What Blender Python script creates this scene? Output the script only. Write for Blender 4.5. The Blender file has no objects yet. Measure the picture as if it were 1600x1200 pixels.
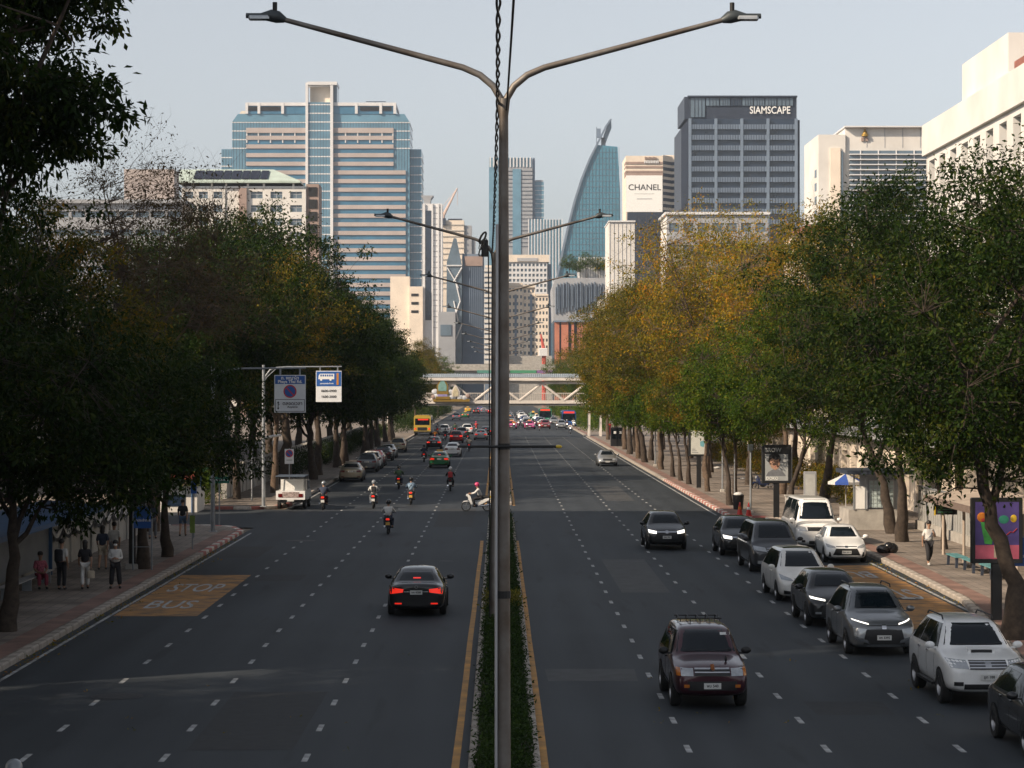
import bpy, bmesh, math, random
import numpy as np
from mathutils import Vector, Matrix
from mathutils.bvhtree import BVHTree

# ------------------------------------------------------------------ camera, sky, sun, exposure
SC = bpy.context.scene
COL = SC.collection
F, CX, CY, H = 3700.0, 780.0, 605.0, 7.2        # focal length in photo pixels, vanishing point, eye height

cam_data = bpy.data.cameras.new("camera")
cam = bpy.data.objects.new("camera", cam_data)
COL.objects.link(cam)
cam_data.sensor_width = 36.0
cam_data.lens = 36.0 * F / 1600.0
cam_data.clip_start = 0.5
cam_data.clip_end = 9000.0
cam.location = (0, 0, H)
cam.rotation_euler = (math.radians(90) + math.atan(5 / F), 0, -math.atan(20 / F))
SC.camera = cam

SUN_AZ, SUN_EL = 31.0, 32.0          # light travels towards +X, turned SUN_AZ degrees towards +Y
world = bpy.data.worlds.new("World")
SC.world = world
world.use_nodes = True
wn = world.node_tree
sky = wn.nodes.new("ShaderNodeTexSky")
sky.sky_type = 'NISHITA'
sky.sun_disc = False
sky.sun_elevation = math.radians(SUN_EL)
# the sun stands towards (-cos az, -sin az)
sky.sun_rotation = math.atan2(-math.cos(math.radians(SUN_AZ)), -math.sin(math.radians(SUN_AZ)))
sky.altitude = 0
sky.air_density = 1.0
sky.dust_density = 1.2
sky.ozone_density = 3.0
hsv = wn.nodes.new("ShaderNodeHueSaturation")
hsv.inputs['Saturation'].default_value = 0.30
hsv.inputs['Value'].default_value = 1.0
wn.links.new(sky.outputs[0], hsv.inputs['Color'])
bg = wn.nodes['Background']
wn.links.new(hsv.outputs[0], bg.inputs['Color'])
bg.inputs['Strength'].default_value = 0.108

sun_data = bpy.data.lights.new("sun", 'SUN')
sun_data.energy = 5.0
sun_data.angle = math.radians(0.6)
sun_data.color = (1.0, 0.82, 0.62)
sun = bpy.data.objects.new("sun", sun_data)
COL.objects.link(sun)
_a, _e = math.radians(SUN_AZ), math.radians(SUN_EL)
sun.rotation_euler = Vector((math.cos(_e) * math.cos(_a), math.cos(_e) * math.sin(_a), -math.sin(_e))).to_track_quat('-Z', 'Y').to_euler()

SC.view_settings.view_transform = 'Standard'
SC.view_settings.look = 'None'
SC.view_settings.gamma = 1.0
SC.view_settings.use_curve_mapping = False
SC.view_settings.exposure = 0.42
SC.render.engine = 'CYCLES'
SC.cycles.max_bounces = 6
SC.cycles.diffuse_bounces = 3
SC.cycles.glossy_bounces = 3
SC.cycles.transmission_bounces = 3
SC.cycles.volume_bounces = 1
SC.cycles.transparent_max_bounces = 6
SC.cycles.caustics_reflective = False
SC.cycles.caustics_refractive = False
SC.cycles.sample_clamp_indirect = 4.0
SC.cycles.use_denoising = True

R = random.Random(7)
def gz(py): return F * H / (py - CY)                     # ground distance of a pixel row
def gx(px, Z): return (px - CX) * Z / F
def hz(py, Z): return H + (CY - py) * Z / F              # height of a pixel row at distance Z
def G(px, py):
    Z = gz(py); return gx(px, Z), Z

# ------------------------------------------------------------------ materials
MATS = {}
def mat(name, col, rough=.6, metal=0., var=.15, scale=3., bump=0., coat=0., emit=0., detail=4, spec=.5, island=0., dirt=None):
    if name in MATS: return MATS[name]
    m = bpy.data.materials.new(name); m.use_nodes = True; MATS[name] = m
    nt = m.node_tree; N = nt.nodes; L = nt.links
    p = N['Principled BSDF']
    p.inputs['Roughness'].default_value = rough
    p.inputs['Metallic'].default_value = metal
    p.inputs['Specular IOR Level'].default_value = spec
    p.inputs['Coat Weight'].default_value = coat
    p.inputs['Coat Roughness'].default_value = .06
    c = tuple(col) + (1.,)
    if var > 0 or bump > 0:
        tc = N.new('ShaderNodeTexCoord')
        nz = N.new('ShaderNodeTexNoise'); nz.inputs['Scale'].default_value = scale; nz.inputs['Detail'].default_value = detail
        nz.inputs['Roughness'].default_value = .6
        L.new(tc.outputs['Object'], nz.inputs['Vector'])
        rp = N.new('ShaderNodeValToRGB')
        rp.color_ramp.elements[0].position = .3; rp.color_ramp.elements[1].position = .7
        d = dirt if dirt else tuple(x * (1 - var) for x in col)
        rp.color_ramp.elements[0].color = tuple(d) + (1.,)
        rp.color_ramp.elements[1].color = tuple(min(1, x * (1 + var)) for x in col) + (1.,)
        L.new(nz.outputs['Fac'], rp.inputs['Fac'])
        out = rp.outputs['Color']
        if island > 0:
            ge = N.new('ShaderNodeNewGeometry'); hs = N.new('ShaderNodeHueSaturation')
            mr = N.new('ShaderNodeMapRange'); mr.inputs['To Min'].default_value = 1 - island; mr.inputs['To Max'].default_value = 1 + island
            L.new(ge.outputs['Random Per Island'], mr.inputs['Value']); L.new(mr.outputs[0], hs.inputs['Value'])
            L.new(out, hs.inputs['Color']); out = hs.outputs['Color']
        L.new(out, p.inputs['Base Color'])
        if bump > 0:
            b = N.new('ShaderNodeBump'); b.inputs['Strength'].default_value = bump; b.inputs['Distance'].default_value = .02
            L.new(nz.outputs['Fac'], b.inputs['Height']); L.new(b.outputs[0], p.inputs['Normal'])
    else:
        p.inputs['Base Color'].default_value = c
    if emit > 0:
        p.inputs['Emission Color'].default_value = c
        p.inputs['Emission Strength'].default_value = emit
    return m

def leafmat(name, cols, trans=.36):
    """leaf material: a colour ramp over a random value for each leaf, shifted by a slow noise"""
    m = bpy.data.materials.new(name); m.use_nodes = True; MATS[name] = m
    nt = m.node_tree; N = nt.nodes; L = nt.links
    N.remove(N['Principled BSDF'])
    ge = N.new('ShaderNodeNewGeometry'); tc = N.new('ShaderNodeTexCoord')
    nz = N.new('ShaderNodeTexNoise'); nz.inputs['Scale'].default_value = .6; nz.inputs['Detail'].default_value = 4
    L.new(tc.outputs['Object'], nz.inputs['Vector'])
    mr = N.new('ShaderNodeMapRange'); mr.inputs['From Min'].default_value = .3; mr.inputs['From Max'].default_value = .7
    L.new(nz.outputs['Fac'], mr.inputs['Value'])
    mx = N.new('ShaderNodeMath'); mx.operation = 'MULTIPLY'; mx.inputs[1].default_value = .5
    L.new(mr.outputs[0], mx.inputs[0])
    m2 = N.new('ShaderNodeMath'); m2.operation = 'MULTIPLY_ADD'; m2.inputs[1].default_value = .5
    L.new(ge.outputs['Random Per Island'], m2.inputs[0]); L.new(mx.outputs[0], m2.inputs[2])
    rp = N.new('ShaderNodeValToRGB'); cr = rp.color_ramp
    while len(cr.elements) < len(cols): cr.elements.new(.5)
    for i, c in enumerate(cols):
        cr.elements[i].position = .12 + .76 * i / (len(cols) - 1); cr.elements[i].color = tuple(c) + (1.,)
    L.new(m2.outputs[0], rp.inputs['Fac'])
    d = N.new('ShaderNodeBsdfPrincipled'); d.inputs['Roughness'].default_value = .6
    d.inputs['Specular IOR Level'].default_value = .14
    t = N.new('ShaderNodeBsdfTranslucent')
    L.new(rp.outputs[0], d.inputs['Base Color']); L.new(rp.outputs[0], t.inputs['Color'])
    ms = N.new('ShaderNodeMixShader'); ms.inputs[0].default_value = trans
    L.new(d.outputs[0], ms.inputs[1]); L.new(t.outputs[0], ms.inputs[2])
    L.new(ms.outputs[0], N['Material Output'].inputs['Surface'])
    return m

# ------------------------------------------------------------------ mesh builder
class MB:
    def __init__(s): s.v = []; s.f = []; s.m = []
    def quad(s, a, b, c, d, mi=0):
        n = len(s.v); s.v += [a, b, c, d]; s.f.append((n, n + 1, n + 2, n + 3)); s.m.append(mi); return s
    def poly(s, pts, mi=0):
        n = len(s.v); s.v += list(pts); s.f.append(tuple(range(n, n + len(pts)))); s.m.append(mi); return s
    def box(s, x0, x1, y0, y1, z0, z1, mi=0, M=None):
        n = len(s.v)
        vs = [(x0, y0, z0), (x1, y0, z0), (x1, y1, z0), (x0, y1, z0), (x0, y0, z1), (x1, y0, z1), (x1, y1, z1), (x0, y1, z1)]
        if M is not None: vs = [tuple(M @ Vector(v)) for v in vs]
        s.v += vs
        for q in ((0, 3, 2, 1), (4, 5, 6, 7), (0, 1, 5, 4), (1, 2, 6, 5), (2, 3, 7, 6), (3, 0, 4, 7)):
            s.f.append(tuple(n + i for i in q)); s.m.append(mi)
        return s
    def bbox(s, x0, x1, y0, y1, z0, z1, b=.03, mi=0):
        """box with chamfered vertical edges and top"""
        pl = [(x0 + b, y0), (x1 - b, y0), (x1, y0 + b), (x1, y1 - b), (x1 - b, y1), (x0 + b, y1), (x0, y1 - b), (x0, y0 + b)]
        pi = [(min(max(x, x0 + b), x1 - b), min(max(y, y0 + b), y1 - b)) for x, y in pl]
        n = len(s.v)
        s.v += [(x, y, z0) for x, y in pl] + [(x, y, z1 - b) for x, y in pl] + [(x, y, z1) for x, y in pi]
        for r in (0, 8):
            for i in range(8):
                j = (i + 1) % 8
                s.f.append((n + r + i, n + r + j, n + r + 8 + j, n + r + 8 + i)); s.m.append(mi)
        s.f.append(tuple(n + 16 + i for i in range(8))); s.m.append(mi)
        s.f.append(tuple(n + 7 - i for i in range(8))); s.m.append(mi)
        return s
    def prism(s, poly, axis, a, b, mi=0):
        """polygon extruded along an axis: 'x' -> poly is (y,z), 'y' -> (x,z), 'z' -> (x,y)"""
        def P(p, t):
            return (t, p[0], p[1]) if axis == 'x' else (p[0], t, p[1]) if axis == 'y' else (p[0], p[1], t)
        n = len(s.v); k = len(poly)
        s.v += [P(p, a) for p in poly] + [P(p, b) for p in poly]
        s.f.append(tuple(n + i for i in range(k))); s.m.append(mi)
        s.f.append(tuple(n + k + k - 1 - i for i in range(k))); s.m.append(mi)
        for i in range(k):
            j = (i + 1) % k
            s.f.append((n + i, n + k + i, n + k + j, n + j)); s.m.append(mi)
        return s
    def tube(s, pts, rad, n=8, mi=0, cap=True):
        pts = [Vector(p) for p in pts]
        if not hasattr(rad, '__len__'): rad = [rad] * len(pts)
        base = len(s.v); prev = None
        for i, p in enumerate(pts):
            d = (pts[min(i + 1, len(pts) - 1)] - pts[max(i - 1, 0)])
            d = d.normalized() if d.length > 1e-9 else Vector((0, 0, 1))
            u = prev if prev is not None else (Vector((0, 0, 1)) if abs(d.z) < .9 else Vector((1, 0, 0)))
            u = (u - d * u.dot(d)); u = u.normalized() if u.length > 1e-6 else d.orthogonal().normalized()
            prev = u; w = d.cross(u)
            for k in range(n):
                a = 2 * math.pi * k / n
                s.v.append(tuple(p + (u * math.cos(a) + w * math.sin(a)) * rad[i]))
        for i in range(len(pts) - 1):
            for k in range(n):
                k2 = (k + 1) % n
                s.f.append((base + i * n + k, base + i * n + k2, base + (i + 1) * n + k2, base + (i + 1) * n + k)); s.m.append(mi)
        if cap:
            s.f.append(tuple(base + n - 1 - k for k in range(n))); s.m.append(mi)
            e = base + (len(pts) - 1) * n
            s.f.append(tuple(e + k for k in range(n))); s.m.append(mi)
        return s
    def cyl(s, x, y, z0, z1, r, n=12, r2=None, mi=0):
        return s.tube([(x, y, z0), (x, y, z1)], [r, r if r2 is None else r2], n, mi)
    def lathe(s, prof, axis='z', c=(0, 0, 0), n=16, mi=0):
        """profile of (radius, height) turned round an axis"""
        base = len(s.v)
        for r, h in prof:
            for k in range(n):
                a = 2 * math.pi * k / n; ca, sa = r * math.cos(a), r * math.sin(a)
                p = (ca, sa, h) if axis == 'z' else (h, ca, sa) if axis == 'x' else (ca, h, sa)
                s.v.append((p[0] + c[0], p[1] + c[1], p[2] + c[2]))
        for i in range(len(prof) - 1):
            for k in range(n):
                k2 = (k + 1) % n
                s.f.append((base + i * n + k, base + i * n + k2, base + (i + 1) * n + k2, base + (i + 1) * n + k)); s.m.append(mi)
        return s
    def ball(s, c, r, n=10, m=6, mi=0):
        rx, ry, rz = (r if hasattr(r, '__len__') else (r, r, r))
        base = len(s.v)
        for i in range(m + 1):
            t = math.pi * i / m
            for k in range(n):
                a = 2 * math.pi * k / n
                s.v.append((c[0] + rx * math.sin(t) * math.cos(a), c[1] + ry * math.sin(t) * math.sin(a), c[2] + rz * math.cos(t)))
        for i in range(m):
            for k in range(n):
                k2 = (k + 1) % n
                s.f.append((base + i * n + k, base + (i + 1) * n + k, base + (i + 1) * n + k2, base + i * n + k2)); s.m.append(mi)
        return s
    def mesh(s, name, mats, smooth=0):
        me = bpy.data.meshes.new(name)
        me.from_pydata(s.v, [], s.f)
        for m in (mats if isinstance(mats, (list, tuple)) else [mats]): me.materials.append(m)
        if any(s.m): me.polygons.foreach_set('material_index', s.m)
        if smooth:
            me.polygons.foreach_set('use_smooth', [True] * len(me.polygons))
            me.set_sharp_from_angle(angle=math.radians(smooth))
        me.update()
        return me

def ob(name, me, parent=None, loc=None, rz=None, kind=None):
    o = bpy.data.objects.new(name, me); COL.objects.link(o)
    if parent is not None: o.parent = parent
    if loc is not None: o.location = loc
    if rz is not None: o.rotation_euler = (0, 0, rz)
    if kind: o['kind'] = kind
    return o
def part(name, mb, m, parent, smooth=0, loc=None, kind=None):
    return ob(name, mb.mesh(name, m, smooth), parent, loc, None, kind)
def tag(o, label, cat, group=None):
    o['label'] = label; o['category'] = cat
    if group: o['group'] = group
    return o
def thing(name, label, cat, loc=(0, 0, 0), rz=0, group=None):
    o = bpy.data.objects.new(name, None); COL.objects.link(o)
    o.empty_display_size = .3
    o.location = loc; o.rotation_euler = (0, 0, rz)
    return tag(o, label, cat, group)
def struct(name, mb, m, smooth=0):
    o = part(name, mb, m, None, smooth); o['kind'] = 'structure'; return o
def copy_tree(o, parent=None):
    c = o.copy(); COL.objects.link(c); c.parent = parent
    for ch in o.children: copy_tree(ch, c)
    return c

TMP = bpy.data.scenes.new('workbench')          # small scratch scene, removed at the end, so that evaluating a modifier stays quick
def evaluated(o):
    TMP.collection.objects.link(o)
    vl = TMP.view_layers[0]; vl.update()
    me = bpy.data.meshes.new_from_object(o.evaluated_get(vl.depsgraph))
    bpy.data.objects.remove(o)
    return me
def text_mesh(txt, size, m, extrude=.004, align='CENTER', name='lettering', bold=0.):
    cu = bpy.data.curves.new(name, 'FONT'); cu.body = txt; cu.size = size; cu.extrude = extrude; cu.align_x = align; cu.align_y = 'CENTER'
    cu.resolution_u = 3; cu.offset = bold
    me = evaluated(bpy.data.objects.new(name, cu)); bpy.data.curves.remove(cu)
    me.name = name; me.materials.clear(); me.materials.append(m)
    return me
def text(txt, size, m, parent, loc, rot=(math.pi / 2, 0, 0), name='lettering', bold=0., sx=1., align='CENTER'):
    o = ob(name, text_mesh(txt, size, m, name=name, bold=bold, align=align), parent, loc)
    o.rotation_euler = rot; o.scale = (sx, 1, 1)
    return o

# ------------------------------------------------------------------ the ground, road and pavements
def asphalt():
    m = bpy.data.materials.new('asphalt'); m.use_nodes = True; nt = m.node_tree; N = nt.nodes; L = nt.links
    p = N['Principled BSDF']; tc = N.new('ShaderNodeTexCoord')
    def noise(scale, vec, det=4):
        n = N.new('ShaderNodeTexNoise'); n.inputs['Scale'].default_value = scale; n.inputs['Detail'].default_value = det; L.new(vec, n.inputs['Vector']); return n.outputs['Fac']
    mp = N.new('ShaderNodeMapping'); mp.inputs['Scale'].default_value = (1, .05, 1); L.new(tc.outputs['Object'], mp.inputs['Vector'])
    a = noise(1.1, mp.outputs[0], 5)            # long streaks worn along the lanes
    b = noise(.09, tc.outputs['Object'], 4)     # repair patches
    c = noise(45, tc.outputs['Object'], 2)      # aggregate
    def ma(op, x, y):
        n = N.new('ShaderNodeMath'); n.operation = op
        for i, q in enumerate((x, y)):
            if isinstance(q, (int, float)): n.inputs[i].default_value = q
            else: L.new(q, n.inputs[i])
        return n.outputs[0]
    sx = N.new('ShaderNodeSeparateXYZ'); L.new(tc.outputs['Object'], sx.inputs[0])
    ax = ma('ABSOLUTE', sx.outputs['X'], 0)
    wt = ma('COSINE', ma('MULTIPLY', ma('SUBTRACT', ax, 4.445), 2 * math.pi / 1.365), 0)     # paler polished wheel tracks
    f = ma('ADD', ma('MULTIPLY', a, .45), ma('ADD', ma('MULTIPLY', b, .45), ma('MULTIPLY', c, .25)))
    f = ma('ADD', f, ma('MULTIPLY', wt, .035))
    rp = N.new('ShaderNodeValToRGB'); rp.color_ramp.elements[0].position = .42; rp.color_ramp.elements[1].position = .74
    rp.color_ramp.elements[0].color = (.0165, .0215, .0275, 1); rp.color_ramp.elements[1].color = (.037, .0445, .053, 1)
    L.new(f, rp.inputs['Fac'])
    mp2 = N.new('ShaderNodeMapping'); mp2.inputs['Scale'].default_value = (1.6, .16, 1); L.new(tc.outputs['Object'], mp2.inputs['Vector'])
    o1 = noise(1.0, mp2.outputs[0], 2)          # oil drips along the lanes
    r2 = N.new('ShaderNodeValToRGB'); r2.color_ramp.elements[0].position = .62; r2.color_ramp.elements[1].position = .72
    r2.color_ramp.elements[0].color = (1, 1, 1, 1); r2.color_ramp.elements[1].color = (.62, .62, .62, 1)
    L.new(o1, r2.inputs['Fac'])
    mm = N.new('ShaderNodeMix'); mm.data_type = 'RGBA'; mm.blend_type = 'MULTIPLY'; mm.inputs['Factor'].default_value = 1
    L.new(rp.outputs[0], mm.inputs['A']); L.new(r2.outputs[0], mm.inputs['B'])
    L.new(mm.outputs['Result'], p.inputs['Base Color'])
    p.inputs['Roughness'].default_value = .72
    p.inputs['Specular IOR Level'].default_value = .35
    bp = N.new('ShaderNodeBump'); bp.inputs['Strength'].default_value = .35; bp.inputs['Distance'].default_value = .01
    L.new(c, bp.inputs['Height']); L.new(bp.outputs[0], p.inputs['Normal'])
    return m
M_asph = asphalt()
M_earth = mat('bare_earth', (.16, .13, .10), .9, var=.35, scale=.15)
def paving():
    m = bpy.data.materials.new('paving'); m.use_nodes = True; nt = m.node_tree; N = nt.nodes; L = nt.links
    p = N['Principled BSDF']; tc = N.new('ShaderNodeTexCoord')
    br = N.new('ShaderNodeTexBrick'); br.inputs['Scale'].default_value = 1.0; br.offset = 0
    br.inputs['Brick Width'].default_value = .4; br.inputs['Row Height'].default_value = .4; br.inputs['Mortar Size'].default_value = .012
    br.inputs['Color1'].default_value = (.30, .25, .21, 1); br.inputs['Color2'].default_value = (.22, .19, .165, 1); br.inputs['Mortar'].default_value = (.10, .09, .08, 1)
    L.new(tc.outputs['Object'], br.inputs['Vector'])
    nz = N.new('ShaderNodeTexNoise'); nz.inputs['Scale'].default_value = .6; nz.inputs['Detail'].default_value = 6; L.new(tc.outputs['Object'], nz.inputs['Vector'])
    rp = N.new('ShaderNodeValToRGB'); rp.color_ramp.elements[0].position = .3; rp.color_ramp.elements[1].position = .65
    rp.color_ramp.elements[0].color = (.5, .48, .46, 1); L.new(nz.outputs['Fac'], rp.inputs['Fac'])
    mm = N.new('ShaderNodeMix'); mm.data_type = 'RGBA'; mm.blend_type = 'MULTIPLY'; mm.inputs['Factor'].default_value = 1
    L.new(br.outputs['Color'], mm.inputs['A']); L.new(rp.outputs[0], mm.inputs['B']); L.new(mm.outputs['Result'], p.inputs['Base Color'])
    p.inputs['Roughness'].default_value = .8
    return m
M_pave = paving()
M_redpave = mat('red_paving', (.21, .125, .10), .85, var=.35, scale=.8)
M_white = mat('road_paint_white', (.40, .41, .41), .7, var=.3, scale=2.5, dirt=(.14, .14, .14))
M_yellow = mat('road_paint_yellow', (.50, .24, .035), .7, var=.25, scale=1.2, dirt=(.24, .13, .04))
M_stopyel = mat('bus_bay_paint', (.40, .19, .045), .75, var=.25, scale=1.3, dirt=(.09, .07, .05), detail=8)
M_letter = mat('bus_letter_paint', (.42, .45, .48), .75, var=.2, scale=3.0, dirt=(.22, .21, .20), detail=8)
M_conc = mat('concrete', (.36, .34, .31), .85, var=.25, scale=1.5, bump=.2)
M_kerb = mat('kerb_concrete', (.33, .29, .25), .85, var=.35, scale=2.5)
M_kred = mat('kerb_red', (.36, .10, .085), .8, var=.35, scale=3, dirt=(.22, .11, .09))
M_kwhite = mat('kerb_white', (.56, .51, .46), .8, var=.3, scale=3, dirt=(.28, .24, .2))

ground = struct('ground', MB().quad((-1500, -80, -.06), (1500, -80, -.06), (1500, 3400, -.06), (-1500, 3400, -.06)), M_earth)
# right kerb line: the bus bay widens the road between 58 m and 131 m
RK = [(12.6, -40), (12.6, 55), (13.2, 60.5), (14.45, 70), (15.4, 79), (15.7, 97), (15.7, 127), (12.6, 131.5), (12.6, 700)]
rd = MB()
rd.poly([(-12.6, -40, 0)] + [(x, y, 0) for x, y in RK] + [(-12.6, 700, 0)])
rd.quad((-60, 121.5, 0), (-12.6, 121.5, 0), (-12.6, 139.5, 0), (-60, 139.5, 0))
road = struct('road', rd, M_asph)
# far stretch beyond the junction and the crossing road
far = MB(); far.quad((-300, 700, -.002), (300, 700, -.002), (300, 760, -.002), (-300, 760, -.002)); far.quad((-13, 760, -.002), (13, 760, -.002), (13, 1200, -.002), (-13, 1200, -.002))
struct('junction_road', far, M_asph)

pl = MB()
pl.poly([(-12.9, -40, .15), (-12.9, 117, .15), (-13.6, 119.8, .15), (-15, 121.2, .15), (-60, 121.2, .15), (-60, -40, .15)])
pv = struct('left_pavement', pl, M_pave)
pl2 = MB().poly([(-12.9, 145, .15), (-12.9, 700, .15), (-60, 700, .15), (-60, 139.8, .15), (-15, 139.8, .15), (-13.5, 141.5, .15)])
struct('left_pavement_beyond', pl2, M_pave)
pr = MB().poly([(x + .3, y, .15) for x, y in RK] + [(70, 700, .15), (70, -40, .15)])
struct('right_pavement', pr, M_pave)
# red strip of paving along the right kerb
rs = MB()
for i in range(len(RK) - 1):
    (xa, ya), (xb, yb) = RK[i], RK[i + 1]
    if ya < 40: ya2 = 40; xa2 = xa
    else: ya2, xa2 = ya, xa
    rs.quad((xa2 + .34, ya2, .156), (xa2 + 1.0, ya2, .156), (xb + 1.0, yb, .156), (xb + .34, yb, .156))
struct('red_paving_strip', rs, M_redpave)
struct('red_paving_strip_left', MB().quad((-13.6, 40, .156), (-12.94, 40, .156), (-12.94, 116.5, .156), (-13.6, 116.5, .156)), M_redpave)

# kerbs: one stone after another, painted red and white near the corners
KM = {}
def kerb_mesh(L, m):
    k = (round(L, 3), m.name)
    if k not in KM: KM[k] = MB().bbox(0, .3, .012, L - .012, -.04, .165, .035).mesh('kerb_stone', m)
    return KM[k]
def kerb(name, pts, paint, side, label):
    root = bpy.data.objects.new(name, None); COL.objects.link(root); root['kind'] = 'structure'
    n = 0
    for (xa, ya), (xb, yb) in zip(pts[:-1], pts[1:]):
        Ls = math.hypot(xb - xa, yb - ya); k = max(1, round(Ls / 1.0)); st = Ls / k
        ang = math.atan2(-(xb - xa), yb - ya)
        for i in range(k):
            t = i / k; x = xa + (xb - xa) * t; y = ya + (yb - ya) * t
            m = paint(x, y, n)
            o = ob('kerb_stone', kerb_mesh(st, m), root, (x + R.uniform(-.012, .012) + (0 if side > 0 else -.3 * math.cos(ang)), y - (0 if side > 0 else .3 * math.sin(ang)), R.uniform(-.012, .008)), ang)
            n += 1
    return root
def paintR(x, y, n):
    if 128 < y < 182: return M_kred if n % 2 else M_kwhite
    return M_kerb
kerb('right_kerb', [p for p in RK if 50 < p[1] < 400] + [(12.6, 235)], paintR, 1, '')
def paintL(x, y, n):
    if 100 < y < 122 or x < -12.7: return M_kred if n % 2 else M_kwhite
    return M_kerb
kerb('left_kerb', [(-12.6, 44), (-12.6, 117), (-13.3, 119.9), (-14.6, 121.3), (-20, 121.5)], paintL, -1, '')
kerb('left_kerb_beyond', [(-20, 139.5), (-14.6, 139.7), (-13.2, 141.2), (-12.6, 144.5), (-12.6, 260)], paintL, -1, '')
fk = MB()
for (x, s) in ((12.6, 1), (-12.6, -1)):
    fk.box(min(x, x + .3 * s), max(x, x + .3 * s), 235 if s > 0 else 260, 700, -.04, .16)
struct('far_kerb', fk, M_kerb)

# road markings: near dashes are single pieces, the far ones one piece of stuff
dash = MB().quad((-.06, -.5, 0), (.06, -.5, 0), (.06, .5, 0), (-.06, .5, 0)).mesh('lane_dash', M_white)
fm = MB()
for lx in (-9.22, -6.5, -3.76, 3.76, 6.5, 9.17):
    y = 42.0 + (1.1 if lx > 0 else 0)
    while y < 420:
        if y < 165: ob('lane_dash', dash, road, (lx + R.uniform(-.02, .02), y, .005 + R.uniform(0, .001)))
        elif not (345 < y < 405): fm.quad((lx - .06, y - .5, .006), (lx + .06, y - .5, .006), (lx + .06, y + .5, .006), (lx - .06, y + .5, .006))
        y += 4.02
o = part('far_lane_dashes', fm, M_white, road); o['kind'] = 'stuff'
def strip(name, pts, w, m, z=.005):
    mb = MB()
    for (xa, ya), (xb, yb) in zip(pts[:-1], pts[1:]):
        k = max(1, int(abs(yb - ya) / 8))
        for i in range(k):
            t0, t1 = i / k, (i + 1) / k
            j0 = math.sin(ya + (yb - ya) * t0) * .008; j1 = math.sin(ya + (yb - ya) * t1) * .008
            x0, x1 = xa + (xb - xa) * t0 + j0, xa + (xb - xa) * t1 + j1
            mb.quad((x0 - w / 2, ya + (yb - ya) * t0, z), (x0 + w / 2, ya + (yb - ya) * t0, z), (x1 + w / 2, ya + (yb - ya) * t1, z), (x1 - w / 2, ya + (yb - ya) * t1, z))
    return part(name, mb, m, road)
strip('left_edge_line', [(-12.25, 42), (-12.25, 117)], .11, M_white)
strip('left_edge_line_beyond', [(-12.25, 146), (-12.25, 340)], .11, M_white)
strip('right_edge_line', [(12.2, 133), (12.2, 345)], .11, M_white)
strip('bay_edge_line', [(15.1, 72), (15.2, 97)], .12, M_white)
strip('yellow_line_left', [(-.83, 42), (-.80, 111)], .15, M_yellow)
strip('yellow_line_right', [(.87, 42), (.84, 111)], .15, M_yellow)
strip('yellow_line_left_beyond', [(-.84, 144), (-.9, 340)], .15, M_yellow)
strip('yellow_line_right_beyond', [(.9, 144), (.9, 340)], .15, M_yellow)
stopl = MB().quad((1.2, 345, .006), (12.0, 345, .006), (12.0, 345.6, .006), (1.2, 345.6, .006))
part('stop_line', stopl, M_white, road)
for k in range(7):
    x = -11.2 + k * 1.5
    part('crossing_bar', MB().quad((x, 352, .006), (x + .6, 352, .006), (x + .6, 356, .006), (x, 356, .006)), M_white, road)

# yellow bus bay with lettering
bayL = part('bus_bay_marking', MB().quad((-12.15, 74.5, .005), (-9.5, 74.5, .005), (-9.5, 90.8, .005), (-12.15, 90.8, .005)), M_stopyel, road)
def road_text(t, x, y, sx, sy, parent, m=M_letter):
    me = text_mesh(t, 1.0, m, extrude=.0005, name='lettering', bold=.008)
    o = ob('lettering', me, parent, (x, y, .0115)); o.scale = (sx, sy, 1); return o
road_text('BUS', -10.85, 78.3, .95, 3.9, bayL)
road_text('STOP', -10.85, 84.8, .78, 4.6, bayL)
bayR = part('bus_bay_marking', MB().quad((12.3, 70.5, .005), (14.9, 70.5, .005), (15.05, 95.5, .005), (12.4, 95.5, .005)), M_stopyel, road)
t = road_text('BUS', 13.6, 91, .95, 4.2, bayR); t.rotation_euler = (0, 0, math.pi)
t = road_text('STOP', 13.6, 82.5, .78, 5.5, bayR); t.rotation_euler = (0, 0, math.pi)
M_patch = mat('patched_asphalt', (.021, .023, .026), .8, var=.25, scale=3)
M_patch2 = mat('old_asphalt', (.050, .052, .054), .75, var=.25, scale=2)
for (x0, x1, y0, y1, m) in ((-6.2, -4.1, 47, 56, M_patch), (4.3, 6.0, 83, 99, M_patch2), (-9.1, -7.4, 88, 91, M_patch), (1.2, 3.4, 58, 60.5, M_patch2), (-3.4, -1.4, 122, 140, M_patch), (6.8, 8.6, 150, 172, M_patch2), (7.0, 8.7, 52, 54.2, M_patch), (-12.1, -10.2, 100, 107, M_patch)):
    part('asphalt_patch', MB().quad((x0, y0, .003), (x1, y0, .003), (x1 + .05, y1, .003), (x0 - .04, y1, .003)), m, road)
M_iron = mat('cast_iron', (.035, .035, .037), .6, .4, var=.3, scale=6)
for (x, y, r) in ((-8.9, 55.2, .62), (-9.3, 111, .7), (13.9, 80.5, .5), (4.4, 160, .5), (-2.2, 98, .3)):
    mh = ob('manhole_cover', MB().lathe([(0, .009), (r * .82, .009), (r * .82, .006), (r, .006)], n=24).mesh('manhole_cover', M_iron), road, (x, y, 0))

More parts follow.
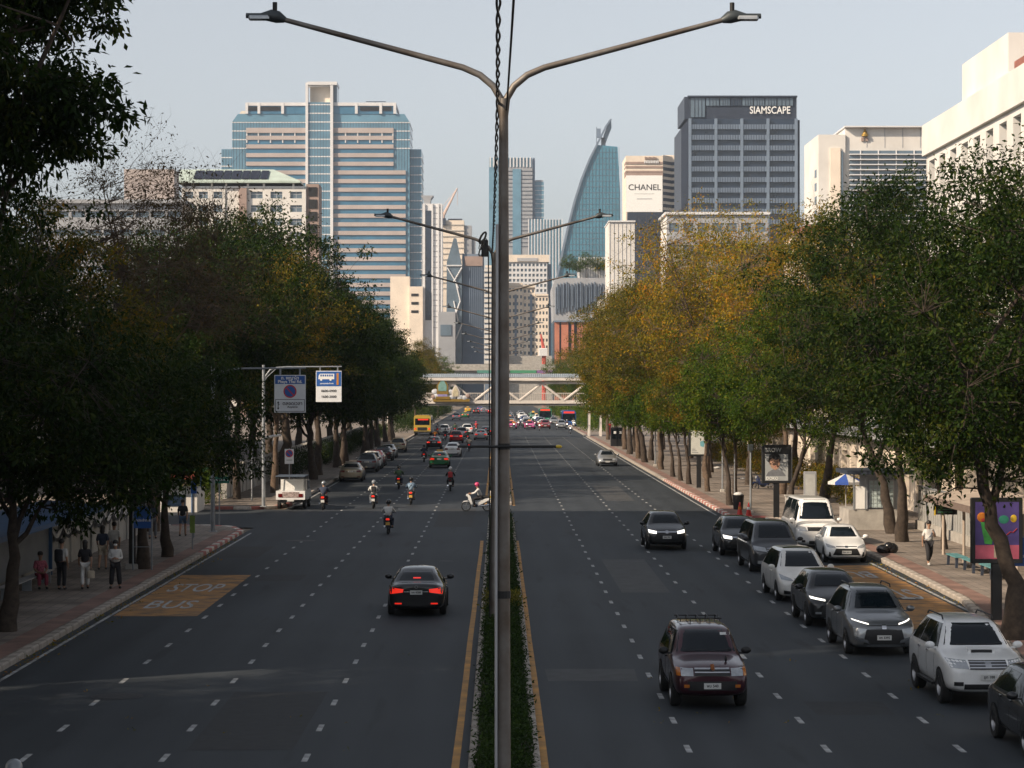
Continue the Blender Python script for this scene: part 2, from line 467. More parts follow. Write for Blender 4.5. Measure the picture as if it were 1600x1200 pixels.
# ------------------------------------------------------------------ median with kerb, hedge
M_soil = mat('soil', (.05, .035, .025), .95, var=.4, scale=3)
def median(y0, y1, name):
    root = bpy.data.objects.new(name, None); COL.objects.link(root); root['kind'] = 'structure'
    part('median_bed', MB().box(-.42, .62, y0 + .15, y1 - .15, -.03, .13), M_soil, root)
    y = y0; n = 0
    me = MB().bbox(0, .16, .01, .99, -.04, .19, .03).mesh('median_kerb_stone', M_kerb)
    me2 = MB().bbox(0, .16, .01, .99, -.04, .19, .03).mesh('median_kerb_stone', M_kwhite)
    me3 = MB().bbox(0, .16, .01, .99, -.04, .19, .03).mesh('median_kerb_stone', M_iron)
    while y < min(y1, y0 + 130):
        for x in (-.58, .62):
            q = (me2 if n % 2 else me3) if (y > 104 and y1 < 140 and x < 0) else me
            ob('median_kerb_stone', q, root, (x, y, R.uniform(-.01, .01)))
        y += 1.0; n += 1
    part('median_nose', MB().cyl(.1, y1, -.03, .17, .52, 16), M_kerb, root)
    return root
median(40, 127.6, 'median_strip')
median(144.5, 330, 'median_strip_beyond')

# ------------------------------------------------------------------ buildings
M_bglass = mat('blue_glass', (.035, .13, .22), .12, .0, var=.25, scale=.12, spec=.9, island=.12)
M_bglass2 = mat('pale_blue_glass', (.11, .23, .32), .18, .0, var=.18, scale=.1, spec=.8, island=.1)
M_dglass = mat('dark_glass', (.014, .024, .045), .1, .0, var=.3, scale=.2, spec=.8, island=.3)
M_mglass = mat('grey_glass', (.10, .14, .18), .15, .0, var=.25, scale=.2, spec=.8, island=.2)
M_pink = mat('pink_granite', (.40, .345, .325), .6, var=.12, scale=.1)
M_cream = mat('cream_render', (.70, .61, .51), .8, var=.1, scale=.15)
M_wwhite = mat('white_render', (.66, .64, .61), .8, var=.08, scale=.12, dirt=(.52, .50, .47))
M_whitepanel = mat('white_panel', (.62, .62, .63), .5, var=.07, scale=.2)
M_greyw = mat('grey_cladding', (.30, .31, .33), .6, var=.12, scale=.2)
M_dgrey = mat('dark_cladding', (.032, .042, .065), .45, var=.15, scale=.2)
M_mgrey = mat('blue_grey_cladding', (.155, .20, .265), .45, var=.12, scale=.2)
M_teal = mat('teal_glass', (.055, .19, .27), .15, var=.15, scale=.08, spec=.8, island=.08)
M_orange = mat('terracotta_panel', (.42, .16, .10), .7, var=.2, scale=.3)
M_redroof = mat('red_tile_roof', (.26, .10, .075), .8, var=.3, scale=1.2)
M_greenroof = mat('pale_green_roof', (.42, .50, .45), .6, var=.12, scale=.4)
M_solar = mat('solar_cell', (.012, .014, .03), .15, .2, var=.2, scale=1.)
M_brownc = mat('brown_render', (.30, .22, .19), .8, var=.15, scale=.3)
M_steel = mat('painted_steel', (.45, .45, .46), .5, .3, var=.1, scale=1.)
M_letterW = mat('white_letters', (.8, .8, .78), .5, var=.05)
M_letterK = mat('black_letters', (.02, .02, .02), .5, var=.05)
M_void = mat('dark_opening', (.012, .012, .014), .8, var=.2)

def bld(name, label, px0, px1, Z, rot=0., cat='building'):
    """empty at the base of the front face; returns root, width"""
    x0, x1 = gx(px0, Z), gx(px1, Z)
    r = thing(name, label, cat, ((x0 + x1) / 2, Z, -.05), math.radians(rot))
    return r, x1 - x0
def bx(root, name, x0, x1, y0, y1, z0, z1, m, kind=None):
    return part(name, MB().box(x0, x1, y0, y1, z0, z1), m, root, kind=kind)
def bands(root, name, x0, x1, y0, y1, zs, h, proud, m):
    me = MB().box(x0 - proud, x1 + proud, y0 - proud, y1 + proud, 0, h).mesh(name, m)
    for z in zs: ob(name, me, root, (0, 0, z))
def piers(root, name, xs, w, y, z0, z1, m, proud=.4, back=.1):
    me = MB().box(-w / 2, w / 2, y - proud, y + back, z0, z1).mesh(name, m)
    for x in xs: ob(name, me, root, (x, 0, 0))
def frange(a, b, s):
    r = []; x = a
    while x < b - 1e-6: r.append(x); x += s
    return r
def wallgrid(root, axis, u0, u1, z0, z1, d, cols, rows, fw, fh, depth, wm, gm, join=False, sill=.25, frames=None, out=-1):
    """wall with punched windows. axis 'x': wall runs along x at y=d and faces -y; axis 'y': runs along y at x=d and faces out*x"""
    cu, cz = (u1 - u0) / cols, (z1 - z0) / rows
    ww, wh = cu * fw, cz * fh
    def P(u, z, k):
        return (u, d + k, z) if axis == 'x' else (d - out * k, u, z)
    mb = MB(); pan = MB()
    for r in range(rows):
        za, zb = z0 + r * cz, z0 + (r + 1) * cz
        wa = za + cz * sill; wb = min(wa + wh, zb - .02)
        mb.quad(P(u0, za, 0), P(u1, za, 0), P(u1, wa, 0), P(u0, wa, 0)); mb.quad(P(u0, wb, 0), P(u1, wb, 0), P(u1, zb, 0), P(u0, zb, 0))
        for c in range(cols):
            ua, ub = u0 + c * cu, u0 + (c + 1) * cu; m0, m1 = (ua + ub - ww) / 2, (ua + ub + ww) / 2
            mb.quad(P(ua, wa, 0), P(m0, wa, 0), P(m0, wb, 0), P(ua, wb, 0)); mb.quad(P(m1, wa, 0), P(ub, wa, 0), P(ub, wb, 0), P(m1, wb, 0))
            mb.quad(P(m0, wa, 0), P(m0, wa, depth), P(m0, wb, depth), P(m0, wb, 0)); mb.quad(P(m1, wa, 0), P(m1, wb, 0), P(m1, wb, depth), P(m1, wa, depth))
            mb.quad(P(m0, wa, 0), P(m1, wa, 0), P(m1, wa, depth), P(m0, wa, depth)); mb.quad(P(m0, wb, 0), P(m0, wb, depth), P(m1, wb, depth), P(m1, wb, 0))
            if join: pan.quad(P(m0, wa, depth - .01), P(m1, wa, depth - .01), P(m1, wb, depth - .01), P(m0, wb, depth - .01))
    part('wall', mb, wm, root)
    if join:
        part('windows', pan, gm, root, kind='stuff')
    else:
        a, b = -ww / 2, ww / 2
        q = MB().quad(P(a, 0, 0), P(b, 0, 0), P(b, wh, 0), P(a, wh, 0)) if axis == 'x' else MB().quad(P(a, 0, 0), P(b, 0, 0), P(b, wh, 0), P(a, wh, 0))
        if axis == 'x': me = MB().box(a, b, 0, .05, 0, wh).mesh('window', gm)
        else: me = MB().box(-.025, .025, a, b, 0, wh).mesh('window', gm)
        fme = None
        if frames is not None:
            f = MB()
            for t in (-.02,):
                if axis == 'x': f.box(-.03, .03, -.04, 0, 0, wh); f.box(a, b, -.04, 0, wh * .62, wh * .62 + .06)
                else: f.box(-.02 + out * .04, .02 + out * .04, -.03, .03, 0, wh); f.box(-.02 + out * .04, .02 + out * .04, a, b, wh * .62, wh * .62 + .06)
            fme = f.mesh('window_frame', frames)
        for r in range(rows):
            for c in range(cols):
                uc = u0 + (c + .5) * cu; zz = z0 + r * cz + cz * sill
                w = ob('window', me, root, (uc, d + depth - .04, zz) if axis == 'x' else (d - out * (depth - .04), uc, zz))
                if fme: ob('window_frame', fme, w)

# --- blue glass tower with pink bands (left)
Z = 1040; s = Z / F
root, w = bld('office_tower', 'wide blue glass office tower with pink stone bands and a boxed crown', 345, 660, Z)
def lx(px, c=502.5): return (px - c) * s
def lz(py): return hz(py, Z)
D = 34
bx(root, 'glass_core', lx(363), lx(640), 0, D, 0, lz(190), M_bglass2)
bx(root, 'glass_wing', lx(345), lx(658), 3, D - 3, 0, lz(232), M_bglass2)
# chamfered crown
part('chamfered_crown', MB().prism([(lx(363), lz(190.5)), (lx(640), lz(190.5)), (lx(632), lz(178)), (lx(372), lz(178))], 'y', -.2, D), M_bglass2, root)
part('corner_slope', MB().prism([(lx(362), lz(190)), (lx(385), lz(178)), (lx(385), lz(170)), (lx(374), lz(170))], 'y', 8, D), M_cream, root)
bx(root, 'roof_storey', lx(386), lx(618), -.5, D - 2, lz(178.3), lz(163), M_bglass)
bx(root, 'roof_parapet', lx(385), lx(619), -1.0, D - 1.5, lz(165.5), lz(160.5), M_whitepanel)
for a, b in ((388, 403), (407, 438), (563, 593), (598, 612)):
    bx(root, 'louvre_opening', lx(a), lx(b), -.9, -.45, lz(173), lz(167), M_void)
piers(root, 'parapet_pier', [lx(p) for p in (386, 405, 442, 557, 595, 617)], 1.2, -.5, lz(178), lz(161), M_whitepanel, .65)
for a, b, top in ((385, 478, 200), (521, 615, 200)):
    z = lz(200)
    n = 0
    while z > 4:
        bx(root, 'stone_band', lx(a) if n < 5 else lx(a if a > 500 else 365), lx(b) if (n < 5 or b < 500) else lx(634), -.9, .2, z - 6.3 * s if n else z - 2.2, z, M_pink)
        if n == 0: z -= 12.4 * s
        else:
            bx(root, 'window_band', lx(a) if n < 5 else lx(a if a > 500 else 365), lx(b) if (n < 5 or b < 500) else lx(634), -.35, .2, z - 13.5 * s, z - 6.4 * s, M_bglass)
            z -= 13.5 * s
        n += 1
for p in [386, 404, 423, 442, 461, 540, 559, 578, 597, 614]:
    bx(root, 'window_post', lx(p) - .25, lx(p) + .25, -.7, .2, lz(205.5) - 5, lz(200) - 2.2, M_whitepanel)
for p0, p1 in ((478, 482), (516.5, 521)):
    bx(root, 'white_pier', lx(p0), lx(p1), -2.2, 1, 0, lz(130), M_whitepanel)
bx(root, 'glass_shaft', lx(482), lx(516.5), -1.5, .2, 0, lz(160.4), M_bglass2)
bands(root, 'shaft_transom', lx(482.3), lx(516.2), -1.5, .1, [lz(y) for y in frange(165, 560, 13.5)], .5, .12, M_whitepanel)
bands(root, 'wing_transom', lx(345), lx(658), 3, D - 3, [lz(y) for y in frange(246, 560, 13.5)], .45, .15, M_whitepanel)
bands(root, 'corner_transom', lx(363), lx(640), 0, D, [lz(y) for y in frange(192, 235, 13.5)], .45, .12, M_whitepanel)
mu = MB()
for x in frange(lx(347), lx(657), 1.25):
    inn = lx(363) < x < lx(640)
    if lx(480) < x < lx(519): continue
    mu.box(x, x + .14, (-.16 if inn else 2.84), (.0 if inn else 3.0), 2, lz(191) if inn else lz(232.5))
for x in frange(lx(483), lx(516), 1.25): mu.box(x, x + .14, -1.66, -1.5, 2, lz(161))
part('mullions', mu, M_mglass, root, kind='stuff')
bx(root, 'crown_panel', lx(484), lx(516.4), 2, 3, lz(160.4), lz(135), M_cream)
bx(root, 'crown_cap', lx(481), lx(527), -2.4, 14, lz(133.5), lz(128.5), M_whitepanel)
bx(root, 'crown_side', lx(521.2), lx(526.5), 0, 13, lz(160.5), lz(133.5), M_mglass)
bx(root, 'roof_mast_arm', lx(571), lx(602), 4, 4.8, lz(157.5), lz(156.5), M_dgrey)
bx(root, 'roof_mast_post', lx(585), lx(586.2), 4, 4.8, lz(163), lz(157.4), M_dgrey)

# --- white block with pale green hipped roof and solar panels
Z = 560; s = Z / F
root, w = bld('school_block', 'white louvred block with pale green hipped roof carrying solar panels', 255, 480, Z)
def lx(px, c=367.5): return (px - c) * s
def lz(py): return hz(py, Z)
wall_t = lz(294)
bx(root, 'core', lx(284), lx(478), .6, 18, 0, wall_t, M_void)
wallgrid(root, 'x', lx(284), lx(352), 0, wall_t, 0, 3, 17, .62, .5, .5, M_wwhite, M_mglass, frames=M_whitepanel)
wallgrid(root, 'x', lx(386), lx(478), 0, wall_t, 0, 3, 17, .6, .5, .5, M_wwhite, M_mglass, frames=M_whitepanel)
bx(root, 'brown_pier', lx(374), lx(386), -.8, .4, 0, wall_t - .01, M_brownc)
bx(root, 'recess_wall', lx(352), lx(374), .3, .6, 0, wall_t - .02, M_wwhite)
bx(root, 'stair_tower', lx(478.4), lx(498), .5, 10, 0, lz(287), M_brownc)
bx(root, 'side_wall', lx(478.05), lx(478.35), 0, 17, 0, wall_t, M_greyw)
for y in frange(306, 370, 19.3): bx(root, 'stair_opening', lx(482), lx(495), .3, .52, lz(y), lz(y - 14), M_void)
e = 1.2
part('roof', MB().poly([(lx(278), -e, lz(283)), (lx(470), -e, lz(283)), (lx(424), 6, lz(261)), (lx(278), 6, lz(261))])
     .poly([(lx(470), -e, lz(283)), (lx(470), 19, lz(283)), (lx(424), 12, lz(261)), (lx(424), 6, lz(261))])
     .poly([(lx(278), 6, lz(261)), (lx(424), 6, lz(261)), (lx(424), 12, lz(261)), (lx(278), 12, lz(261))])
     .poly([(lx(278), -e, lz(283)), (lx(278), -e, lz(286)), (lx(470), -e, lz(286)), (lx(470), -e, lz(283))])
     .poly([(lx(470), -e, lz(286)), (lx(470), 19, lz(286)), (lx(470), 19, lz(283)), (lx(470), -e, lz(283))])
     .poly([(lx(278), -e, lz(286)), (lx(278), 19, lz(286)), (lx(470), 19, lz(286)), (lx(470), -e, lz(286))]), M_greenroof, root)
for p in (300, 330, 352, 386, 411, 457): bx(root, 'eave_post', lx(p), lx(p + 3), -.2, .3, wall_t, lz(286), M_wwhite)
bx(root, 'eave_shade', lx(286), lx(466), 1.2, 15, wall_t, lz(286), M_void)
bx(root, 'rail', lx(286), lx(476), -.15, .05, wall_t + .1, wall_t + .45, M_whitepanel)
k = (lz(265) - lz(281)) / 1.0
for i, p in enumerate(frange(303, 412, 14.6)):
    a = lx(p + (1.5 if i % 2 else 0)); b = lx(p + 13.2 + (0 if i % 2 else 1))
    def rp(z): # roof slope front: y from -e at lz(283) to 6 at lz(261)
        t = (z - lz(283)) / (lz(261) - lz(283)); return -e + t * (6 + e) - .12
    z0, z1 = lz(281), lz(265)
    part('solar_panel', MB().quad((a, rp(z0), z0 + .25), (b, rp(z0), z0 + .25), (b, rp(z1), z1 + .25), (a, rp(z1), z1 + .25)).quad((a, rp(z0), z0 + .25), (b, rp(z0), z0 + .25), (b, rp(z0) + .1, z0 + .1), (a, rp(z0) + .1, z0 + .1)), M_solar, root)

# --- low terrace further left, behind the bare tree
Z = 470; s = Z / F
root, w = bld('teaching_block', 'long grey-roofed teaching block behind the bare tree', 60, 285, Z)
bx(root, 'core', -w / 2, w / 2, .5, 16, 0, hz(318, Z), M_cream)
wallgrid(root, 'x', -w / 2, w / 2, 0, hz(318, Z), 0, 9, 12, .82, .34, .4, M_greyw, M_mglass)
bx(root, 'roof_slab', -w / 2 - .8, w / 2 + .8, -1, 17, hz(317.9, Z), hz(312, Z), M_greyw)
bx(root, 'water_tank_house', w / 2 - 12, w / 2 - 2, 3, 10, hz(312, Z), hz(262, Z), M_pink)

# --- white buildings at the left edge, close by, the unseen near one and the gap shaped to admit sun streaks
for (y0, y1, nc, dp, nm, lab) in ((48, 112, 10, 26, 'campus_building', 'tall white building with slim windows behind the left pavement trees'), (-30, 37, 11, 8, 'campus_building', 'unseen white building beside the viewpoint, cut short and shallow to admit sun streaks')):
    root = thing(nm, lab, 'building', (-27, 0, .1))
    T = 28.6
    bx(root, 'core', -dp, -.6, y0 + .5, y1 - .1, 0, T + .4, M_wwhite)
    wallgrid(root, 'y', y0, y1, 0, T, 0, nc, 7, .42, .62, .45, M_wwhite, M_dglass, out=1, frames=M_greyw)
    wallgrid(root, 'x', -dp, 0, 0, T, y0, dp // 5 + 1, 7, .42, .62, .45, M_wwhite, M_dglass)
    bx(root, 'far_wall', -dp, 0, y1, y1 + .4, 0, T, M_wwhite)
    bx(root, 'cornice', -dp - .8, .8, y0 - .8, y1 + 1, T + .4, T + 1.2, M_whitepanel)
    for y in frange(y0 + 1, y1, 12): bx(root, 'pilaster', -.02, .45, y - .4, y + .4, 0, T + .39, M_wwhite)

# --- pair of lower blocks beyond the side street (left) behind the trees
for (nm, lab, xx, y0, y1, hh, dp, mm) in (('dormitory_block', 'cream dormitory block behind the trees past the side street', -36, 150, 196, 17, 16, M_cream),
                                        ('lecture_block', 'pale grey lecture block behind the trees left of the footbridge', -34, 216, 300, 15, 18, M_greyw)):
    root = thing(nm, lab, 'building', (xx, 0, .1))
    bx(root, 'core', -dp, -.5, y0, y1, 0, hh + .3, mm)
    wallgrid(root, 'y', y0, y1, 0, hh, 0, 12, 5, .55, .5, .4, mm, M_dglass, out=1)
    wallgrid(root, 'x', -dp, 0, 0, hh, y0 - .3, 4, 5, .55, .5, .4, mm, M_dglass)
    bx(root, 'roof_slab', -dp - .5, .6, y0 - .8, y1 + .6, hh + .3, hh + .8, M_conc)

# --- slim tower with flared crown
Z = 1000; s = Z / F
root, w = bld('slim_tower', 'slim grey tower with dark glass slot and flared column crown', 659, 694, Z)
def lx(px, c=676.5): return (px - c) * s
def lz(py): return hz(py, Z)
bx(root, 'shaft', lx(661), lx(691), 0, 14, 0, lz(318), M_whitepanel)
bx(root, 'glass_slot', lx(664), lx(674.5), -.4, .2, lz(500), lz(329), M_dglass)
bands(root, 'floor_line', lx(675), lx(690.9), 0, 13, [lz(y) for y in frange(325, 520, 8.5)], .3, .12, M_greyw)
piers(root, 'rib', [lx(p) for p in (661.5, 663, 675.5, 690, 685)], .7, 0, 0, lz(318.5), M_whitepanel, .7)
part('flared_crown', MB().prism([(lx(663), lz(318.5)), (lx(672), lz(318.5)), (lx(673), lz(310)), (lx(677), lz(305)), (lx(657), lz(305)), (lx(661.5), lz(310))], 'y', 1, 11), M_greyw, root)
bx(root, 'service_block', lx(640), lx(661), -3, 8, 0, lz(448), M_cream)
for y in (459, 472, 485): bx(root, 'window', lx(643), lx(654), -3.2, -2.9, lz(y + 4), lz(y), M_void)
bx(root, 'lower_block', lx(610), lx(640), -1, 8, 0, lz(432), M_cream)

# --- tower under construction with crane
Z = 1320; s = Z / F
root, w = bld('unfinished_tower', 'beige unfinished tower with stepped top behind the slim tower', 688, 740, Z)
def lx(px, c=714): return (px - c) * s
def lz(py): return hz(py, Z)
bx(root, 'shaft', lx(689), lx(725), 0, 16, 0, lz(344), M_cream)
bx(root, 'step', lx(725.1), lx(737), 1, 14, 0, lz(352), M_greyw)
bx(root, 'balcony_stack', lx(737.2), lx(743), 2, 8, 0, lz(372), M_greyw)
bands(root, 'floor_slab', lx(689), lx(725), 0, 16, [lz(y) for y in frange(352, 460, 9)], .5, .4, M_conc)
bx(root, 'roof_plant', lx(700), lx(722), 3, 9, lz(344), lz(341), M_dgrey)
root, w = bld('tower_crane', 'pale luffing tower crane leaning over the unfinished tower', 694, 722, Z + 8, cat='crane')
b = MB(); zc = lz(344) + .0
b.tube([(lx(699), -8, zc - 1), (lx(699), -8, lz(337))], 1.0, 6); b.tube([(lx(699), -8, lz(337)), (lx(721), -8, lz(294))], [.9, .35], 6)
b.tube([(lx(699), -8, lz(337)), (lx(696), -8, lz(325))], .5, 5); b.tube([(lx(696), -8, lz(325)), (lx(719), -8, lz(297))], .12, 4)
b.tube([(lx(721), -8, lz(294)), (lx(721), -8, lz(320))], .12, 4)
part('jib', b, mat('crane_paint', (.55, .42, .36), .6), root); root.parent = None
part('crane_base', MB().box(lx(695), lx(703), -10, -6, zc - 3, lz(341)), M_dgrey, root)

# --- dark blue-grey tower with diagonal lattice pyramid
Z = 900; s = Z / F
root, w = bld('lattice_tower', 'dark blue-grey tower with pale diagonal bracing on its glass flank', 694, 757, Z)
def lx(px, c=725.5): return (px - c) * s
def lz(py): return hz(py, Z)
bx(root, 'shaft', lx(722), lx(756), 2, 20, 0, lz(396), M_mgrey)
piers(root, 'fin', [lx(p) for p in frange(724, 756, 3.2)], .3, 2, 0, lz(403), M_mgrey, .5)
bx(root, 'top_storey', lx(726), lx(754), 1.2, 18, lz(415), lz(400), M_brownc)
part('glass_flank', MB().prism([(lx(697), 0), (lx(721.6), 0), (lx(721.6), lz(415)), (lx(713), lz(372)), (lx(709), lz(372)), (lx(698), lz(410))], 'y', 0, 14), M_mglass, root)
for a in ((697, 415, 722, 415), (699, 418, 712, 440), (722, 418, 709, 440), (712, 440, 719, 470), (719, 470, 707, 505), (712, 440, 716, 450), (709, 470, 716, 505), (707, 505, 711, 530), (722, 505, 712, 530)):
    part('brace', MB().tube([(lx(a[0]), -.4, lz(a[1])), (lx(a[2]), -.4, lz(a[3]))], .28, 5), M_whitepanel, root)
bx(root, 'low_block', lx(686), lx(712), -8, -.2, 0, lz(488), M_greyw)
bx(root, 'low_block_glass', lx(689), lx(706), -8.3, -7.9, lz(525), lz(508), M_mglass)

# --- white striped slab
Z = 980; s = Z / F
root, w = bld('striped_slab', 'narrow white slab block with close horizontal stripes', 757, 773, Z)
def lx(px, c=765): return (px - c) * s
bx(root, 'shaft', lx(757.5), lx(776), .4, 14, 0, hz(418, Z), M_mgrey)
bands(root, 'balcony_band', lx(757.5), lx(776), .4, 14, [hz(y, Z) for y in frange(424, 575, 8)], 1.25, .5, M_wwhite)
bx(root, 'top', lx(758), lx(775), 1, 12, hz(418, Z), hz(414, Z), M_cream)

# --- cream apartment tower and the grey one behind it
Z = 1250; s = Z / F
root, w = bld('grey_apartment_tower', 'grey-white gridded apartment tower rising behind the cream one', 790, 862, Z)
def lx(px, c=826): return (px - c) * s
def lz(py): return hz(py, Z)
bx(root, 'core', lx(770), lx(855), .7, 18, 0, lz(409.5), M_mglass)
wallgrid(root, 'x', lx(770), lx(855), 0, lz(410), 0, 14, 27, .6, .55, .5, M_whitepanel, M_mglass, join=True)
bx(root, 'crown', lx(780), lx(858), -.8, 17, lz(409.3), lz(398), M_cream)
bx(root, 'crown_sign', lx(808), lx(840), -1.1, -.75, lz(408), lz(403), M_steel)
bx(root, 'side_bay', lx(855.2), lx(862), 3, 15, 0, lz(412), M_mgrey)
Z = 990; s = Z / F
root, w = bld('cream_apartment_tower', 'cream apartment tower with rows of small windows and stepped top', 768, 862, Z)
def lx(px, c=815): return (px - c) * s
bx(root, 'core', lx(768), lx(855), .8, 15, 0, lz(460), M_mglass)
wallgrid(root, 'x', lx(768), lx(794), 0, hz(449, Z), .0, 5, 17, (.5), .45, .5, M_cream, M_mglass, join=True)
wallgrid(root, 'x', lx(794.2), lx(817), 0, hz(447, Z), -.6, 4, 17, (.5), .45, .5, M_cream, M_mglass, join=True)
wallgrid(root, 'x', lx(817.2), lx(836), 0, hz(449, Z), .0, 3, 17, (.5), .45, .5, M_cream, M_mglass, join=True)
wallgrid(root, 'x', lx(836.2), lx(857), 0, hz(462, Z), -.4, 4, 16, (.5), .45, .5, M_cream, M_mglass, join=True)
for a, b, y, yy in ((768, 794, 449, 446), (794, 817, 447, 442), (817, 836, 449, 445), (836, 857, 462, 459)):
    bx(root, 'parapet', lx(a) + .1, lx(b) - .1, -.9, 14, hz(y, Z), hz(yy, Z), M_cream)
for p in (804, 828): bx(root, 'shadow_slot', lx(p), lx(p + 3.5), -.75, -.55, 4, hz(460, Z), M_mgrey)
bx(root, 'podium', lx(745), lx(862), -4, 12, 0, hz(556, Z), M_conc)

# --- tall pale tower with ribbed crown
Z = 1700; s = Z / F
root, w = bld('ribbed_crown_tower', 'tall pale grey and blue tower with a ribbed glass crown', 764, 853, Z)
def lx(px, c=808.5): return (px - c) * s
def lz(py): return hz(py, Z)
bx(root, 'shaft', lx(779), lx(832), 0, 26, 0, lz(261), M_greyw)
bx(root, 'side_shaft', lx(764), lx(779), 2, 24, 0, lz(246), M_bglass2)
bx(root, 'crown', lx(779.2), lx(831), .5, 25, lz(261), lz(246), M_bglass2)
piers(root, 'crown_rib', [lx(p) for p in frange(766, 833, 5.2)], 1.0, 0, lz(261), lz(245.5), M_whitepanel, .6)
bx(root, 'glass_strip', lx(801), lx(814), -.6, .2, 20, lz(264), M_bglass2)
bands(root, 'floor_line', lx(779), lx(832), 0, 26, [lz(y) for y in frange(268, 390, 6.2)], .55, .2, M_dgrey)
bx(root, 'corner_strip', lx(832.2), lx(836), 2, 22, 0, lz(246), M_mgrey)
bx(root, 'east_shaft', lx(836.2), lx(850), 4, 20, 0, lz(283), M_bglass2)
bx(root, 'east_cap', lx(836.5), lx(849), 4, 19, lz(283), lz(280.5), M_greyw)
bands(root, 'east_floor_line', lx(836.2), lx(850), 4, 20, [lz(y) for y in frange(290, 345, 7)], .4, .15, M_whitepanel)
Z = 1600; s = Z / F
root, w = bld('pale_glass_block', 'pale turquoise glass block with white vertical fins below the ribbed tower', 826, 878, Z)
bx(root, 'shaft', -w / 2, w / 2, 0, 25, 0, hz(343, Z), M_bglass2)
piers(root, 'fin', [-w / 2 + i * w / 11 for i in range(12)], .7, 0, 0, hz(342, Z), M_whitepanel, .5)

# --- curved sail-shaped glass tower
Z = 1450; s = Z / F
root, w = bld('sail_tower', 'sail-shaped blue glass tower with curved white edge and slanted roof fin', 868, 970, Z)
def lx(px, c=919): return (px - c) * s
def lz(py): return hz(py, Z)
edge = [(868, 440), (873, 418), (880, 385), (888, 350), (897, 315), (908, 280), (920, 250), (932, 226)]
right = [(965, 229), (969, 300), (970, 440)]
pts = [(lx(868), 0)] + [(lx(970), 0)] + [(lx(a), lz(b)) for a, b in reversed(right)] + [(lx(a), lz(b)) for a, b in reversed(edge)]
part('glass_body', MB().prism(pts, 'y', 0, 28), M_teal, root)
fin = [(x, y) for x, y in edge] + [(940, 210), (947, 196), (954, 186)]
f = MB()
for (a, b), (c, d) in zip(fin[:-1], fin[1:]):
    f.prism([(lx(a) - .4, lz(b)), (lx(a) + .9, lz(b)), (lx(c) + .9, lz(d)), (lx(c) - .4, lz(d))], 'y', -1.4, 4)
part('curved_edge_fin', f, M_mgrey, root)
part('roof_fin', MB().prism([(lx(943), lz(212)), (lx(947), lz(222)), (lx(955.5), lz(200)), (lx(955), lz(186)), (lx(952), lz(188))], 'y', 0, 6), M_mglass, root)
bx(root, 'roof_plant', lx(940), lx(946.5), 2, 8, lz(229), lz(214), M_greyw)
bx(root, 'gondola_frame', lx(932.5), lx(939), 2, 5, lz(214), lz(200), M_mgrey)
bx(root, 'gondola_mast', lx(932), lx(933), 3, 4, lz(228), lz(197), M_mgrey)
me = MB().box(-.1, .1, -.22, .05, 0, 1).mesh('mullion', M_mglass)
for p in frange(884, 968, 5.2):
    tz = lz(230)
    for (a, b), (c, d) in zip(edge[:-1], edge[1:]):
        if a <= p <= c: tz = lz(b + (d - b) * (p - a) / (c - a) + 4)
    o = ob('mullion', me, root, (lx(p), 0, 0)); o.scale = (1, 1, tz)
for y in frange(238, 440, 9):
    xa = 868
    for (a, b), (c, d) in zip(edge[:-1], edge[1:]):
        if d <= y <= b: xa = a + (c - a) * (y - b) / (d - b)
    bx(root, 'transom', lx(xa) + 2, lx(965 + (y - 229) * .03) - .3, -.18, .04, lz(y), lz(y) + .22, M_mglass)

# --- dark shopping mall with orange panels and roof garden
Z = 720; s = Z / F
root, w = bld('dark_mall', 'dark ribbed mall block standing on orange panelled base', 862, 955, Z)
def lx(px, c=908.5): return (px - c) * s
def lz(py): return hz(py, Z)
part('ribbed_box', MB().prism([(lx(865), lz(501)), (lx(958), lz(501)), (lx(958), lz(434)), (lx(868), lz(434)), (lx(863), lz(450))], 'y', 0, 30), M_greyw, root)
for i, p in enumerate(frange(868, 957, 2.4)):
    bx(root, 'cladding_rib', lx(p), lx(p + 1.1), -.45 - .15 * (i % 3), .05, lz(490 - (i * 7) % 13), lz(448 - (i * 5) % 9), M_mgrey)
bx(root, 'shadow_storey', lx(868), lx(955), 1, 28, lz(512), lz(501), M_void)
bx(root, 'canopy', lx(866), lx(957), -.8, 29, lz(503), lz(500.5), M_mgrey)
bx(root, 'base', lx(866), lx(955), .5, 28, 0, lz(503), M_dgrey)
for a, b in ((866.5, 874), (877, 888), (893, 897), (902, 928), (932, 944)):
    bx(root, 'orange_panel', lx(a), lx(b), -.1, .6, 2, lz(503), M_orange)
for a in frange(903, 927, 4): bx(root, 'panel_joint', lx(a), lx(a) + .12, -.14, -.08, 2, lz(504), M_dgrey)
bx(root, 'roof_pavilion', lx(905), lx(948), 12, 20, lz(433.9), lz(404), M_whitepanel)
piers(root, 'pavilion_fin', [lx(p) for p in frange(907, 948, 4)], .5, 12, lz(433.9), lz(398), M_whitepanel, .6)

# --- white blocks right of it
Z = 520; s = Z / F
root, w = bld('white_corner_block', 'plain white corner block showing above the yellowing street trees', 936, 990, Z)
def lx(px, c=963): return (px - c) * s
def lz(py): return hz(py, Z)
bx(root, 'front_block', lx(937), lx(962), -3, 12, 0, lz(468), M_wwhite)
bx(root, 'main_block', lx(952), lx(992), .6, 20, 0, lz(346), M_wwhite)
for k in range(6): bx(root, 'panel_joint', lx(953 + k * 6.4), lx(953 + k * 6.4) + .08, .52, .6, 4, lz(347), M_greyw)
bx(root, 'parapet', lx(951), lx(993), .2, 20.5, lz(346), lz(344), M_whitepanel)

